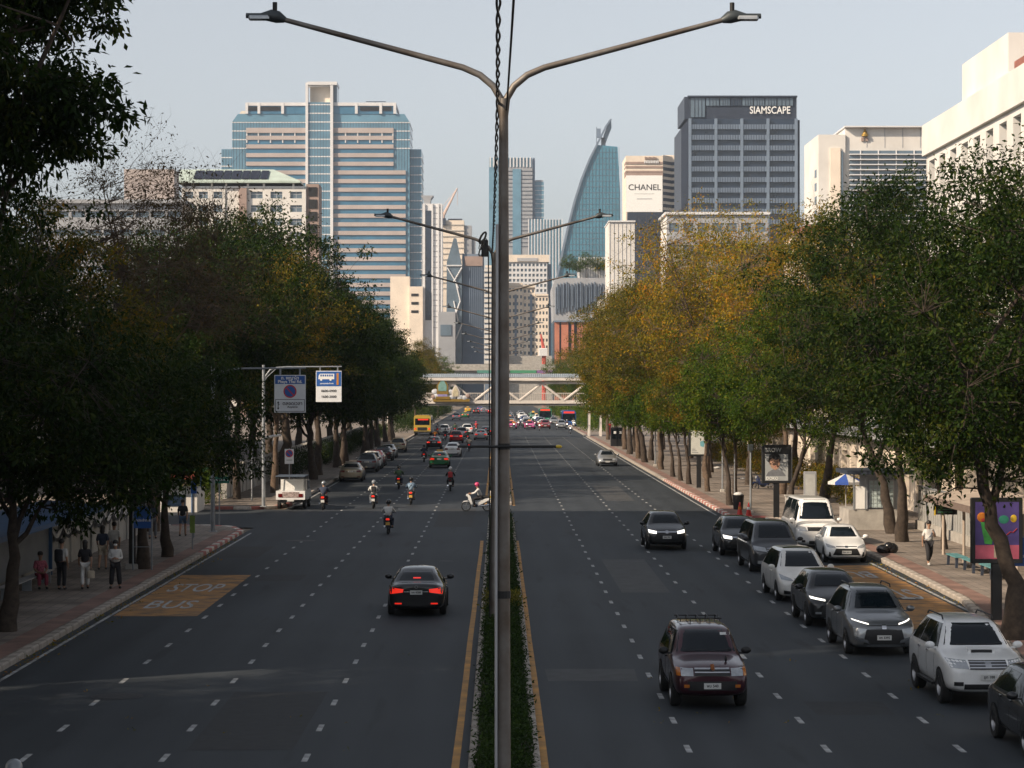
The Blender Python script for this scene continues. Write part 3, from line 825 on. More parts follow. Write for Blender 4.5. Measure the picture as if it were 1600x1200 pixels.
# --- striped mall tower with the large poster
Z = 880; s = Z / F
root, w = bld('poster_tower', 'striped cream and brown tower with a large white fashion poster', 978, 1066, Z)
def lx(px, c=1022): return (px - c) * s
def lz(py): return hz(py, Z)
fr = math.radians(0)
bx(root, 'left_block', lx(978), lx(1036), 0, 25, 0, lz(243), M_cream)
bx(root, 'right_block', lx(1036.2), lx(1068), 5, 26, 0, lz(240), M_cream)
part('chamfer', MB().prism([(lx(1036.1), 0), (lx(1051), 5), (lx(1036.1), 5)], 'z', 0, lz(242)), M_cream, root)
for y, hh in ((256, 3.5), (262, 3.0), (269, 2.6), (275, 5.5)):
    bx(root, 'window_band', lx(978) - .1, lx(1036), -.25, 10, lz(y), lz(y - hh), M_brownc)
for y in frange(256, 345, 9.6):
    bx(root, 'window_band', lx(1051), lx(1068), 4.7, 12, lz(y), lz(y - 5), M_dgrey)
    part('window_band', MB().prism([(lx(1036.15), -.25), (lx(1051), 4.75), (lx(1050.5), 4.95), (lx(1036.15), .2)], 'z', lz(y), lz(y - 5)), M_dgrey, root)
po = bx(root, 'poster', lx(978.3), lx(1035), -.7, -.3, lz(331), lz(274), M_letterW)
text('CHANEL', 3.1, M_letterK, root, (lx(1007), -.75, lz(293)), bold=.02, sx=1.02)
bx(root, 'faint_text_line', lx(991), lx(1022), -.74, -.7, lz(303.4), lz(301.8), mat('faint_print', (.60, .60, .58), .6))
bx(root, 'faint_text_line', lx(995), lx(1019), -.74, -.7, lz(311.3), lz(310), M_steel)
for k in range(9):
    bx(root, 'roof_sign_letter', lx(1007.5 + k * 2.1), lx(1008.9 + k * 2.1), -.6, -.05, lz(248.8), lz(244.6 + (k % 3) * .5), M_brownc)
    bx(root, 'roof_sign_letter', lx(1006.5 + k * 2.6), lx(1008.2 + k * 2.6), -.6, -.3, lz(255), lz(250.4 + (k % 2) * .5), M_whitepanel)
bx(root, 'base', lx(980), lx(1040), -1.2, 0, 0, lz(332), M_dgrey)

# --- dark office tower with the rooftop name
Z = 750; s = Z / F
root, w = bld('dark_office_tower', 'dark blue office tower with white rooftop letters and banded windows', 1065, 1251, Z)
def lx(px, c=1158): return (px - c) * s
def lz(py): return hz(py, Z)
bx(root, 'core', lx(1076), lx(1246), .5, 32, 0, lz(185), M_dglass)
part('left_flank', MB().prism([(lx(1065), 0), (lx(1065), lz(199)), (lx(1075.9), lz(185.5)), (lx(1075.9), 0)], 'y', 1, 31), M_dgrey, root)
bx(root, 'right_flank', lx(1246.2), lx(1250.5), .8, 31, 0, lz(186.5), M_dgrey)
bx(root, 'crown', lx(1070), lx(1246), 1.5, 30, lz(185), lz(150), M_dgrey)
bx(root, 'crown_rim', lx(1075), lx(1246.5), .3, 30.3, lz(151), lz(148.5), M_dgrey)
for i, p in enumerate((1080, 1104, 1126, 1143, 1161, 1179, 1197, 1216)):
    q = (1102, 1124, 1141, 1159, 1177, 1195, 1214, 1240)[i]
    bx(root, 'crown_glass', lx(p), lx(q), 1.1, 1.55, lz(182 if i == 0 else 164), lz(152), M_mglass if i != 3 else M_dglass)
    for j in range(1, 4): bx(root, 'crown_mullion', lx(p + (q - p) * j / 4), lx(p + (q - p) * j / 4) + .12, .95, 1.15, lz(182 if i == 0 else 164), lz(152), M_dgrey)
nf = 0
for y in frange(194, 345, 16.5):
    for a, b in ((1080.5, 1116.5), (1121, 1157), (1161.7, 1198), (1202.5, 1242.5)):
        sp = bx(root, 'spandrel', lx(a), lx(b), -.35, .55, lz(y + 7.6), lz(y), M_mgrey)
        n = 9
        for j in range(1, n): bx(sp, 'mullion', lx(a + (b - a) * j / n) - .07, lx(a + (b - a) * j / n) + .07, -.45, -.33, lz(y + 7.5), lz(y + .1), M_dgrey)
piers(root, 'pier', [lx(p) for p in (1078.2, 1118.8, 1159.3, 1200.2, 1244.3)], .85, .5, 0, lz(184.8), M_mgrey, 1.1)
o = text('SIAMSCAPE', 3.25, M_letterW, root, (lx(1204), .9, lz(171.5)), bold=.035, sx=.8, name='rooftop_letters')
root, w = bld('podium_block', 'pale podium block at the foot of the dark office tower', 1042, 1200, 660)
s = 660 / F
bx(root, 'core', -w / 2, w / 2, .5, 25, 0, hz(335, 660), M_wwhite)
wallgrid(root, 'x', -w / 2, w / 2, 0, hz(336, 660), 0, 7, 9, .7, .4, .4, M_greyw, M_mglass)
bx(root, 'roof_slab', -w / 2 - .6, w / 2 + .6, -.8, 26, hz(335, 660), hz(331, 660), M_whitepanel)

# --- white building with emblem
Z = 420; s = Z / F
root, w = bld('emblem_building', 'white building with a small golden emblem and ribbon windows', 1280, 1470, Z)
def lx(px, c=1375): return (px - c) * s
def lz(py): return hz(py, Z)
bx(root, 'wing', lx(1280), lx(1322), .5, 20, 0, lz(209), M_wwhite)
bx(root, 'core', lx(1322.3), lx(1500), 1, 22, 0, lz(198), M_wwhite)
bx(root, 'roof_edge', lx(1320), lx(1502), -.3, 23, lz(198), lz(196), M_whitepanel)
bx(root, 'recessed_panel', lx(1298), lx(1314), .2, .52, 3, lz(230), M_cream)
bx(root, 'slot_window', lx(1315.5), lx(1318), .1, .52, 3, lz(235), M_mglass)
for y in frange(234, 340, 8):
    bx(root, 'ribbon_window', lx(1329), lx(1500), .6, 1.05, lz(y + 5.2), lz(y), M_mglass)
    bx(root, 'sun_louvre', lx(1328.5), lx(1500), -.1, 1.0, lz(y + 7), lz(y + 5.4), M_whitepanel)
for p in frange(1345, 1500, 28): bx(root, 'window_post', lx(p), lx(p) + .18, .4, .62, lz(340), lz(233), M_whitepanel)
gold = mat('gilt', (.42, .27, .07), .35, .6, var=.1)
em = MB().lathe([(.02, 1.6), (.12, 1.2), (.3, .9), (.45, .55), (.62, .3), (.62, .1), (.35, 0)], n=10, c=(lx(1353), .75, lz(212)))
part('gilt_emblem', em, gold, root)
for k, dx in enumerate((-.42, .35)): bx(root, 'emblem_letter', lx(1353) + dx - .22, lx(1353) + dx + .22, .7, 1.02, lz(219), lz(213), M_brownc)
for k in range(1, 6): bx(root, 'panel_joint', lx(1328 + k * 28), lx(1328 + k * 28) + .1, .95, 1.02, lz(229), lz(198.2), M_greyw)
for k in range(18): bx(root, 'flank_window', lx(1280) - .06, lx(1280) + .02, 3, 5.4, 4 + k * 2.4, 5.4 + k * 2.4, M_mglass)

# --- near white building on the right with deep slot windows
root = thing('colonnade_building', 'large white building with deep slot windows and roof block, beside right trees', 'building', (32, 0, .1))
T = 26.6
bx(root, 'core', .9, 26, 70, 177, 0, T, M_wwhite)
mb = MB(); n = 24
wallgrid(root, 'y', 70, 177, 0, T - 2.2, 0, 26, 6, .55, .72, .9, M_wwhite, M_mglass, out=-1, sill=.16)
bx(root, 'frieze', -.3, .95, 69.6, 177.4, T - 2.2, T + .1, M_wwhite)
bx(root, 'far_end_wall', 0, 26, 176.9, 177.2, 0, T - 2.25, M_wwhite)
bx(root, 'roof_block', .3, 24, 150, 165, T + .1, hz(77, 157), M_wwhite)
bx(root, 'roof_block_rib', 6, 6.6, 149.5, 150.1, T + .1, hz(77, 157), M_wwhite)
part('tiled_roof', MB().poly([(-.2, 100, T + .6), (-.2, 146, T + .6), (10, 140, T + 4), (10, 106, T + 4)]).poly([(-.2, 146, T + .6), (20, 146, T + .6), (10, 140, T + 4)]).poly([(-.2, 100, T + .1), (-.2, 146, T + .1), (-.2, 146, T + .6), (-.2, 100, T + .6)]), M_redroof, root)
root = thing('villa', 'low house with red tiled hipped roof between white blocks', 'house', (gx(1278, 300), 300, .1))
bx(root, 'wall', -3, 3, 0, 10, 0, hz(366, 300), M_cream)
zt = hz(366, 300)
part('roof', MB().poly([(-3.6, -1, zt), (3.6, -1, zt), (.8, 5, zt + 1.5), (-.8, 5, zt + 1.5)]).poly([(3.6, -1, zt), (3.6, 11, zt), (.8, 5, zt + 1.5)]).poly([(-3.6, 11, zt), (-3.6, -1, zt), (-.8, 5, zt + 1.5)]).poly([(3.6, 11, zt), (-3.6, 11, zt), (-.8, 5, zt + 1.5), (.8, 5, zt + 1.5)]), M_redroof, root)
for k in range(2): bx(root, 'window', -2.2 + k * 2.4, -.6 + k * 2.4, -.08, .1, 16, 18.5, M_dglass)

# --- low cream shop row behind the right pavement
root = thing('pavement_shops', 'low cream shop row behind the hedge on the right pavement', 'building', (23.5, 0, .15))
bx(root, 'core', .5, 6.4, 122, 245, 0, 3.9, M_cream)
wallgrid(root, 'y', 122, 245, 0, 3.6, 0, 30, 1, .6, .62, .4, M_cream, M_dglass, out=-1, sill=.15)
bx(root, 'roof_slab', -.9, 6.8, 121.5, 245.5, 3.9, 4.2, M_greyw)

# --- elevated railway beyond the junction
Z = 640; s = Z / F
root = thing('rail_viaduct', 'grey concrete elevated railway crossing the road beyond the footbridge', 'viaduct', (0, Z, 0))
bx(root, 'beam', -120, 120, 0, 9, hz(583, Z), hz(574, Z), M_conc)
bx(root, 'parapet', -120, 120, -.6, -.05, hz(579, Z), hz(569, Z), M_conc)
for x in (-60, -22, 22, 60): bx(root, 'column', x - 1.1, x + 1.1, 3, 6, 0, hz(583, Z), M_conc)
for i, (a, b, c) in enumerate(((-6, 0, (.08, .24, .2)), (3, 10, (.06, .25, .14)), (10.2, 20, (.22, .12, .28)))):
    bx(root, 'painted_panel', a, b, -.75, -.62, hz(583, Z), hz(578.5, Z), mat('viaduct_panel_%d' % i, c, .6))
root = thing('red_crane', 'small red and white construction crane beside the viaduct', 'crane', (gx(850, 900), 900, 0))
s = 900 / F
M_cred = mat('crane_red', (.45, .08, .06), .5)
part('mast', MB().tube([(0, 0, 0), (0, 0, hz(545, 900))], .8, 6), M_cred, root)
part('jib', MB().tube([(0, 0, hz(548, 900)), (-1.2, 0, hz(522, 900))], [.8, .3], 6).tube([(-1.2, 0, hz(522, 900)), (-.9, 0, hz(540, 900))], .12, 4), M_cred, root)
part('cab', MB().bbox(-2, 1.4, -1.5, 1.5, hz(556, 900), hz(544, 900), .2), M_whitepanel, root)

# ------------------------------------------------------------------ trees
M_bark = mat('bark', (.050, .037, .028), .95, var=.45, scale=5, bump=.6, detail=6)
M_bark2 = mat('pale_bark', (.095, .066, .046), .95, var=.45, scale=5, bump=.6, detail=6)
L_dark = leafmat('leaf_dark_green', [(.006, .016, .002), (.012, .030, .003), (.026, .050, .005), (.070, .076, .008)])
L_mid = leafmat('leaf_mid_green', [(.014, .038, .003), (.036, .078, .005), (.075, .12, .008), (.17, .16, .012)])
L_olive = leafmat('leaf_olive', [(.026, .036, .005), (.075, .082, .008), (.17, .135, .012), (.32, .15, .014)])
L_gold = leafmat('leaf_gold', [(.045, .060, .006), (.12, .125, .010), (.25, .20, .012), (.40, .22, .012), (.45, .16, .010)])
L_brown = leafmat('leaf_brown', [(.04, .034, .014), (.085, .062, .026), (.14, .085, .035)])
L_hedge = leafmat('leaf_hedge', [(.012, .028, .006), (.028, .055, .010), (.05, .085, .015)])
L_yel = leafmat('leaf_yellow', [(.07, .08, .012), (.16, .15, .02), (.30, .24, .03)])

def leaf_mesh(name, centers, radii, per, size, m, rng, flat=.65, droop=.35, aspect=.42):
    """thousands of small folded leaves scattered round clump centres"""
    n = len(centers) * per
    c = np.repeat(np.asarray(centers, dtype=np.float64), per, axis=0)
    r = np.repeat(np.asarray(radii, dtype=np.float64), per)[:, None]
    off = rng.normal(size=(n, 3)) * .42
    off[:, 2] *= flat
    p = c + off * r
    d = off / (np.linalg.norm(off, axis=1, keepdims=True) + 1e-6) * .7 + rng.normal(size=(n, 3)) * .6
    d[:, 2] -= droop
    d /= np.linalg.norm(d, axis=1, keepdims=True) + 1e-6
    up = rng.normal(size=(n, 3)) * .55; up[:, 2] += 1.0
    sd = np.cross(d, up); sd /= np.linalg.norm(sd, axis=1, keepdims=True) + 1e-6
    L = (size * rng.uniform(.6, 1.35, n))[:, None]
    W = L * aspect * .5
    nrm = np.cross(sd, d)
    v = np.empty((n, 4, 3))
    v[:, 0] = p; v[:, 1] = p + d * L * .5 + sd * W + nrm * L * .06; v[:, 2] = p + d * L; v[:, 3] = p + d * L * .5 - sd * W + nrm * L * .06
    me = bpy.data.meshes.new(name)
    me.vertices.add(n * 4); me.vertices.foreach_set('co', v.reshape(-1))
    me.loops.add(n * 4); me.loops.foreach_set('vertex_index', np.arange(n * 4, dtype=np.int32))
    me.polygons.add(n); me.polygons.foreach_set('loop_start', np.arange(0, n * 4, 4, dtype=np.int32))
    me.polygons.foreach_set('loop_total', np.full(n, 4, dtype=np.int32))
    me.materials.append(m); me.update(calc_edges=True)
    return me

def make_tree(seed, trunk, r0, lobes, per, size, leaf, bark, clump=.75, twigs=True, bare=0, droop=.35, shell=.5, lean=0.):
    """trunk: list of points; lobes: (cx,cy,cz,rx,ry,rz,n clumps). returns trunk mesh, crown mesh"""
    rng = np.random.default_rng(seed); rr = random.Random(seed)
    mb = MB()
    T = [Vector(p) for p in trunk]; n = len(T)
    rad = [r0 * (1.45 if i == 0 else 1.0) * (1 - .62 * i / (n - 1)) for i in range(n)]
    # finer trunk with wobble
    tp, tr = [], []
    for i in range(n - 1):
        for k in range(4):
            t = k / 4; q = T[i].lerp(T[i + 1], t)
            w = .06 * r0 / .2
            tp.append(q + Vector((rr.uniform(-w, w), rr.uniform(-w, w), 0)) * (0 if i + k == 0 else 1)); tr.append((rad[i] + (rad[i + 1] - rad[i]) * t) * rr.uniform(.93, 1.07))
    tp.append(T[-1]); tr.append(rad[-1])
    mb.tube(tp, tr, 9)
    limbs = [(p, r) for p, r in zip(tp, tr)]
    start = [(p, r) for p, r in zip(tp, tr) if p.z > T[-1].z * .45] or limbs[-3:]
    for (cx, cy, cz, rx, ry, rz, nc) in lobes:
        for k in range(max(2, int(nc / 45))):
            a = rr.uniform(0, 6.28); e = Vector((cx + rx * .6 * math.cos(a), cy + ry * .6 * math.sin(a), cz + rz * rr.uniform(-.35, .55)))
            ps, pr = rr.choice(start)
            mid = ps.lerp(e, .45) + Vector((rr.uniform(-.5, .5), rr.uniform(-.5, .5), rr.uniform(.1, .8)))
            pts, rs = [], []
            for i in range(7):
                t = i / 6; q = ps * (1 - t) ** 2 + mid * 2 * t * (1 - t) + e * t * t
                q = q + Vector((rr.uniform(-.1, .1), rr.uniform(-.1, .1), rr.uniform(-.1, .1))) * (1 if 0 < i < 6 else 0)
                pts.append(q); rs.append(max(.02, pr * .62 * (1 - t) + .022 * t))
            mb.tube(pts, rs, 6, cap=False)
            limbs += [(p, r) for p, r in zip(pts[1:], rs[1:])]
    cs, rads = [], []
    for (cx, cy, cz, rx, ry, rz, nc) in lobes:
        u = rng.normal(size=(nc, 3)); u /= np.linalg.norm(u, axis=1, keepdims=True)
        q = rng.uniform(shell, 1.0, nc)[:, None] * (1 + .14 * rng.normal(size=(nc, 1)))
        c = u * q * np.array([rx, ry, rz]) + np.array([cx, cy, cz])
        cs.append(c); rads.append(rng.uniform(.6, 1.35, nc) * clump)
    cs = np.concatenate(cs); rads = np.concatenate(rads)
    if twigs:
        lp = np.array([tuple(p) for p, r in limbs])
        for i, c in enumerate(cs):
            j = int(np.argmin(((lp - c) ** 2).sum(1))); a = limbs[j][0]; b = Vector(c)
            m = a.lerp(b, .5) + Vector((rr.uniform(-.2, .2), rr.uniform(-.2, .2), rr.uniform(-.1, .3)))
            r = min(limbs[j][1] * .6, .028)
            mb.tube([a, m, b], [r, r * .7, r * .3], 4, cap=False)
            for k in range(bare):
                e = b + Vector((rr.gauss(0, .6), rr.gauss(0, .6), rr.gauss(.35, .5)))
                f = e + Vector((rr.gauss(0, .3), rr.gauss(0, .3), rr.gauss(.2, .25)))
                mb.tube([m.lerp(b, rr.uniform(.3, 1)), e, f], [r * .45, r * .3, r * .12], 3, cap=False)
    tm = mb.mesh('trunk', bark, 60)
    cm = leaf_mesh('crown', cs, rads, per, size, leaf, rng, droop=droop) if per else None
    return tm, cm

# kinds of tree, in metres round their own base
TV = {}
TV['dark_big'] = make_tree(1, [(0, 0, -.1), (.1, .1, 2.4), (-.1, .3, 5), (.1, .2, 8)], .34,
    [(0, 0, 11, 5.2, 5.5, 4.4, 170), (2.6, -1, 8.2, 3.4, 3.6, 2.8, 90), (-2.8, 1.5, 8.6, 3.4, 3.4, 2.8, 80), (.5, 2.5, 14.2, 3.2, 3.2, 2.4, 60)], 105, .22, L_dark, M_bark, clump=.85)
TV['dark_low'] = make_tree(2, [(0, 0, -.1), (.15, 0, 1.8), (.2, .1, 3.2), (0, 0, 5)], .22,
    [(0, 0, 6.8, 4.2, 4.4, 2.8, 130), (2.0, -.8, 5.0, 2.8, 2.8, 2.0, 75), (-1.8, 1, 5.2, 2.8, 2.8, 2.0, 70)], 105, .20, L_dark, M_bark, clump=.75, droop=.6)
TV['mid'] = make_tree(3, [(0, 0, -.1), (.1, 0, 2.6), (.3, .1, 4.6), (.1, 0, 7)], .16,
    [(0, 0, 9.2, 4.3, 4.3, 3.6, 140), (1.8, .5, 6.6, 2.8, 2.8, 2.4, 65), (-1.9, -.5, 7.2, 2.8, 2.8, 2.3, 65)], 95, .19, L_mid, M_bark, clump=.75)
TV['olive'] = make_tree(4, [(0, 0, -.1), (-.2, 0, 2.6), (-.1, .2, 4.8), (.2, 0, 7.4)], .17,
    [(0, 0, 9.8, 4.6, 4.6, 3.8, 140), (2.2, .4, 7.0, 2.6, 2.8, 2.4, 65), (-2.2, -.5, 7.6, 2.8, 2.8, 2.4, 65)], 85, .18, L_olive, M_bark2, clump=.75)
TV['gold'] = make_tree(5, [(0, 0, -.1), (.3, 0, 2.8), (.2, .1, 5.4), (.5, 0, 8.6)], .19,
    [(0, 0, 13.0, 5.6, 5.2, 4.6, 190), (2.4, .4, 9.2, 3.6, 3.2, 3.0, 80), (-2.4, -.5, 9.4, 3.6, 3.2, 3.0, 80)], 62, .17, L_gold, M_bark2, clump=.8, bare=2, shell=.35)
TV['bare'] = make_tree(6, [(0, 0, -.1), (.2, 0, 3.0), (-.2, .1, 5.8), (.1, 0, 9)], .26,
    [(0, 0, 13.0, 4.8, 4.6, 4.4, 190), (2.6, .4, 10.0, 3.2, 3.0, 2.6, 70), (-2.4, -.5, 10.0, 3.2, 3.0, 2.6, 70)], 48, .15, L_brown, M_bark2, clump=.8, bare=5, shell=.3)
TV['slim'] = make_tree(7, [(0, 0, -.1), (-.1, 0, 1.8), (-.35, .1, 3.2), (-.6, 0, 5)], .15,
    [(-.5, 0, 6.0, 2.5, 2.5, 2.4, 90), (.5, .3, 4.8, 1.6, 1.6, 1.3, 30)], 85, .17, L_mid, M_bark, clump=.6)
TV['edge_left'] = make_tree(8, [(0, 0, -.1), (.3, 0, 4), (.1, .3, 8), (.6, .2, 12)], .42,
    [(0, 0, 15.0, 4.0, 4.5, 3.8, 120), (2.2, 0, 12.4, 2.8, 2.8, 1.6, 55), (2.6, 0, 15.4, 2.4, 2.6, 1.5, 50), (1.6, .2, 18.2, 2.8, 2.8, 1.8, 55)], 115, .22, L_dark, M_bark, clump=.7, droop=.55, shell=.3)
TV['edge_right'] = make_tree(9, [(0, 0, -.1), (.15, 0, 1.7), (-.45, .2, 3.4), (-1.0, .2, 5.6), (-1.2, .1, 8)], .30,
    [(-.2, 0, 9.6, 4.6, 4.6, 3.4, 150), (-2.0, -.3, 6.6, 2.6, 2.6, 2.2, 70), (1.8, .3, 6.2, 3.0, 3.0, 2.4, 80), (.5, 0, 12.2, 3.2, 3.2, 2.2, 60)], 115, .18, L_dark, M_bark, clump=.75)
TV['mixed'] = make_tree(10, [(0, 0, -.1), (-.5, 0, 2.2), (-1.3, .1, 4.2), (-1.5, 0, 7)], .21,
    [(-.8, 0, 10.2, 4.9, 4.9, 4.2, 170), (-3.2, .4, 7.2, 2.6, 2.8, 2.6, 70), (1.8, -.5, 7.4, 3.0, 3.0, 2.6, 75), (-.5, 0, 13.6, 2.8, 2.8, 2.0, 45)], 100, .18, L_mid, M_bark, clump=.75)
LEAFY = {'mixed_olive': ('mixed', L_olive), 'dark_olive': ('dark_big', L_olive), 'mid_dark': ('mid', L_dark), 'mixed_dark': ('mixed', L_dark), 'low_olive': ('dark_low', L_olive), 'low_mid': ('dark_low', L_mid)}

def tree(kind, x, y, label, s=1., rz=None, sz=None, group=None, name='street_tree'):
    leaf = None
    if kind in LEAFY: kind, leaf = LEAFY[kind]
    root = thing(name, label, 'tree', (x, y, .12), R.uniform(0, 6.28) if rz is None else rz, group)
    root.scale = (s, s, s if sz is None else sz)
    tm, cm = TV[kind]
    ob('trunk', tm, root)
    if cm:
        c = ob('crown', cm, root)
        if leaf is not None:
            c.material_slots[0].link = 'OBJECT'; c.material_slots[0].material = leaf
    return root

# left side
tree('edge_left', -13.8, 58, 'tall overhanging dark tree whose feathery boughs reach over the left lanes', 1.12, rz=0.1)
tree('dark_low', -14.2, 68.5, 'low dense tree with thick trunk by the left kerb near the bus shelter', 1.0, rz=.4)
tree('dark_low', -13.8, 92, 'leaning dark tree behind the blue bus stop sign', .95, rz=2.2)
tree('dark_low', -13.8, 98.5, 'slim trunked dark tree beside the pavement litter bin', .9, rz=4.0)
tree('dark_big', -19.0, 84, 'large dark tree behind the left bus shelter', .98, rz=1.0)
tree('dark_olive', -19.5, 106, 'broad olive tree behind the wall with bunting, before the side street', .92, rz=2.9)
tree('dark_big', -21.5, 70, 'heavy dark tree close to the white campus building', 1.0, rz=5.0)
tree('dark_big', -16.4, 49.5, 'unseen dark tree, crown raised to shape the sun streaks through the building gap', .86, rz=3.1, sz=1.6)  # out of view; crown lifted so low sun streaks pass and higher rays stop
tree('dark_big', -15.6, 55, 'high-crowned dark tree added by the campus building to block sun from the road', .8, rz=1.1, sz=1.55)  # added to keep the sun off the lanes beyond the left streaks
tree('dark_big', -16.5, 30, 'dark tree beside the campus building near the viewing footbridge', 1.05, rz=.6)
tree('bare', -21.5, 44, 'thin brown tree added inside the gap between the campus buildings to dapple sun', 1.0, rz=.9)  # put in, out of view, to break the sun streaks into dapples
tree('mid_dark', -23, 47, 'slender dark tree added inside the gap between the campus buildings to dapple sun', .8, rz=.9, sz=1.1)  # another unseen tree put in to thin the light through the gap
tree('bare', -17.0, 116, 'half bare brown tree with fine twigs at the side street corner', 1.12, rz=.3)
tree('dark_big', -18.8, 144.5, 'large dark green tree rising behind the traffic sign posts', 1.02, rz=2.0)
tree('mid_dark', -16.5, 149, 'green tree behind the two hanging road signs', 1.3, rz=1.1)
tree('olive', -15.0, 158, 'olive tree with yellowing top right of the hanging road signs', 1.2, rz=4.4)
tree('dark_big', -15.5, 172, 'tall dense dark green tree rising above its neighbours past the side street', 1.24, rz=.8)
gl = 'dark green trees lining the left pavement'
for i, (x, y, s) in enumerate(((-14.6, 190, 1.0), (-14.2, 208, .9), (-14.8, 226, .95), (-14.0, 246, .88), (-14.6, 268, .92), (-15, 292, .9), (-14.5, 316, .9))):
    tree('dark_big', x, y, 'tall dark green street tree on the left kerb ' + ('beside the grey four-wheel drive', 'beside the parked white hatchback', 'beside the parked dark saloon', 'just past the parked silver saloon', 'past the pale four-wheel drive', 'second before the footbridge', 'next to the footbridge')[i], s, group=gl)
for i, (x, y, s) in enumerate(((-16.5, 360, .95), (-13.8, 385, .95), (-16.5, 415, 1.0), (-14.5, 450, 1.05), (-16, 490, 1.05), (-14, 540, 1.1), (-18, 590, 1.1))):
    tree(('mixed_olive', 'olive', 'mid')[i % 3], x, y, 'olive tree on the left, %s beyond the footbridge' % ('first', 'second', 'third', 'fourth', 'fifth', 'sixth', 'seventh')[i], s, group='olive trees beyond the footbridge')
# right side
tree('edge_right', 14.3, 66.2, 'crooked forked tree in front of the colourful billboard', .94, rz=0.0)
tree('edge_right', 19.3, 72, 'dense dark tree overhanging the bus bench at the right', 1.08, rz=2.1)
tree('mixed_dark', 18.4, 108, 'thick trunked tree behind the white saloon in the bay', 1.1, rz=1.3)
tree('slim', 19.4, 103, 'small leaning tree by the corrugated fence on the right', .8, rz=.5)
tree('mixed_dark', 19.0, 114, 'strongly leaning tree in front of the glass block kiosk', 1.1, rz=0.15)
tree('edge_right', 20.8, 90, 'large dark tree spreading over the bus shelter on the right', 1.13, rz=4.0)
tree('mixed', 15.3, 126.6, 'tree whose trunk stands before the portrait billboard', .82, rz=2.6)
tree('mixed_olive', 20.5, 132, 'olive tree behind the blue and white parasol', 1.02, rz=3.7)
tree('slim', 13.8, 141.5, 'small leaning tree next to the black litter bin', 1.05, rz=.2)
tree('mid', 14.3, 143.5, 'upright green tree just past the black litter bin', .88, rz=1.0)
tree('gold', 18.6, 156, 'tall orange-leaved tree behind the first row on the right', 1.12, rz=.4)
tree('olive', 14.1, 160, 'pale trunked tree right of the map billboard', .85, rz=.1)
tree('gold', 16.2, 184, 'tall golden thinning tree above the map billboard', 1.28, rz=2.2)
gr = 'yellowing trees lining the right pavement'
for i, (x, y, k, s) in enumerate(((13.8, 172, 'slim', 1.05), (13.7, 178.5, 'slim', .95), (13.7, 186.5, 'slim', 1.0), (13.9, 203, 'olive', 1.15), (13.7, 222, 'mixed_olive', 1.1), (13.8, 234, 'olive', 1.2), (13.7, 249, 'mixed_olive', 1.2), (14.2, 268, 'olive', 1.3), (14.4, 292, 'mixed_olive', 1.25), (14.6, 318, 'olive', 1.2))):
    tree(k, x, y, 'yellowing street tree on the right kerb, %s back from the footbridge' % ('', '', '', 'seventh', 'sixth', 'fifth', 'fourth', 'third', 'second', 'first')[i] if k != 'slim' else 'thin young street tree on the right kerb, %s past the map billboard' % ('first', 'second', 'third')[i], s, group=gr)
for i, (x, y, k, s) in enumerate(((18.2, 208, 'gold', 1.3), (19, 236, 'gold', 1.25), (18.5, 268, 'gold', 1.2))):
    tree(k, x, y, 'orange-leaved tree in the second row on the right, %s from the footbridge' % ('third', 'second', 'first')[i], s, group='orange trees of the second row')
for i, (x, y, s) in enumerate(((15, 400, .95), (16.5, 440, 1.05), (14.5, 480, 1.1), (17, 530, 1.15), (15, 590, 1.1), (20, 560, 1.2))):
    tree(('mid', 'olive')[i % 2], x, y, 'green tree on the right, %s beyond the footbridge' % ('first', 'second', 'third', 'fourth', 'sixth', 'fifth')[i], s, group='green trees at the right beyond the footbridge')
for i, (x, y, s) in enumerate(((25, 150, 1.0), (26, 175, 1.05), (26.5, 128, 1.1), (27, 100, 1.15), (26.5, 205, 1.05))):
    tree('mixed_olive' if i % 2 else 'mid', x, y, 'leafy tree behind the shops on the right, %s from the footbridge' % ('third', 'second', 'fourth', 'fifth', 'first')[i], s, group='trees behind the right shops')
for i, (x, y, s) in enumerate(((-20.5, 158, 1.15), (-21, 176, 1.2), (-20.5, 196, 1.1), (-21, 216, 1.15), (-20, 238, 1.1), (-21, 262, 1.1), (-20.5, 288, 1.1), (-20, 314, 1.1))):  # extra row put in to block sun and darken the ground below
    tree('dark_big', x, y, 'dark green tree added behind the left wall to block light, %s from the side street' % ('first', 'second', 'third', 'fourth', 'fifth', 'sixth', 'seventh', 'eighth')[i], s, group='second row of dark trees added behind the left wall')
for i, (x, y, s) in enumerate(((-14.2, 181, 1.25), (-14.4, 217, 1.2), (-14.3, 256, 1.2), (-14.4, 280, 1.25), (-14.6, 304, 1.2), (-14.8, 328, 1.2))):
    tree('dark_low', x, y, 'low-crowned dark tree on the left, %s back from the footbridge' % ('sixth', 'fifth', 'fourth', 'third', 'second', 'first')[i], s, group='low dark trees of the left row')
for i, (x, y, s) in enumerate(((14.4, 211, 1.0), (14.6, 228, 1.05), (14.5, 241, 1.0), (14.8, 258, 1.1), (14.8, 280, 1.15), (15.2, 305, 1.15), (17.5, 196, 1.0), (18, 171, 1.0))):
    tree('low_olive' if i % 2 else 'low_mid', x, y, 'low leafy tree in the right row, %s from the footbridge' % ('sixth', 'fifth', 'fourth', 'third', 'second', 'first', 'seventh', 'eighth')[i], s, group='low trees of the right row')
tree('mixed_olive', 20.6, 150, 'broad olive tree hiding the red roofed house', 1.2, rz=2.0)
tree('gold', 22.0, 176, 'orange tree against the dark office tower, behind the first row', 1.15, rz=1.4)
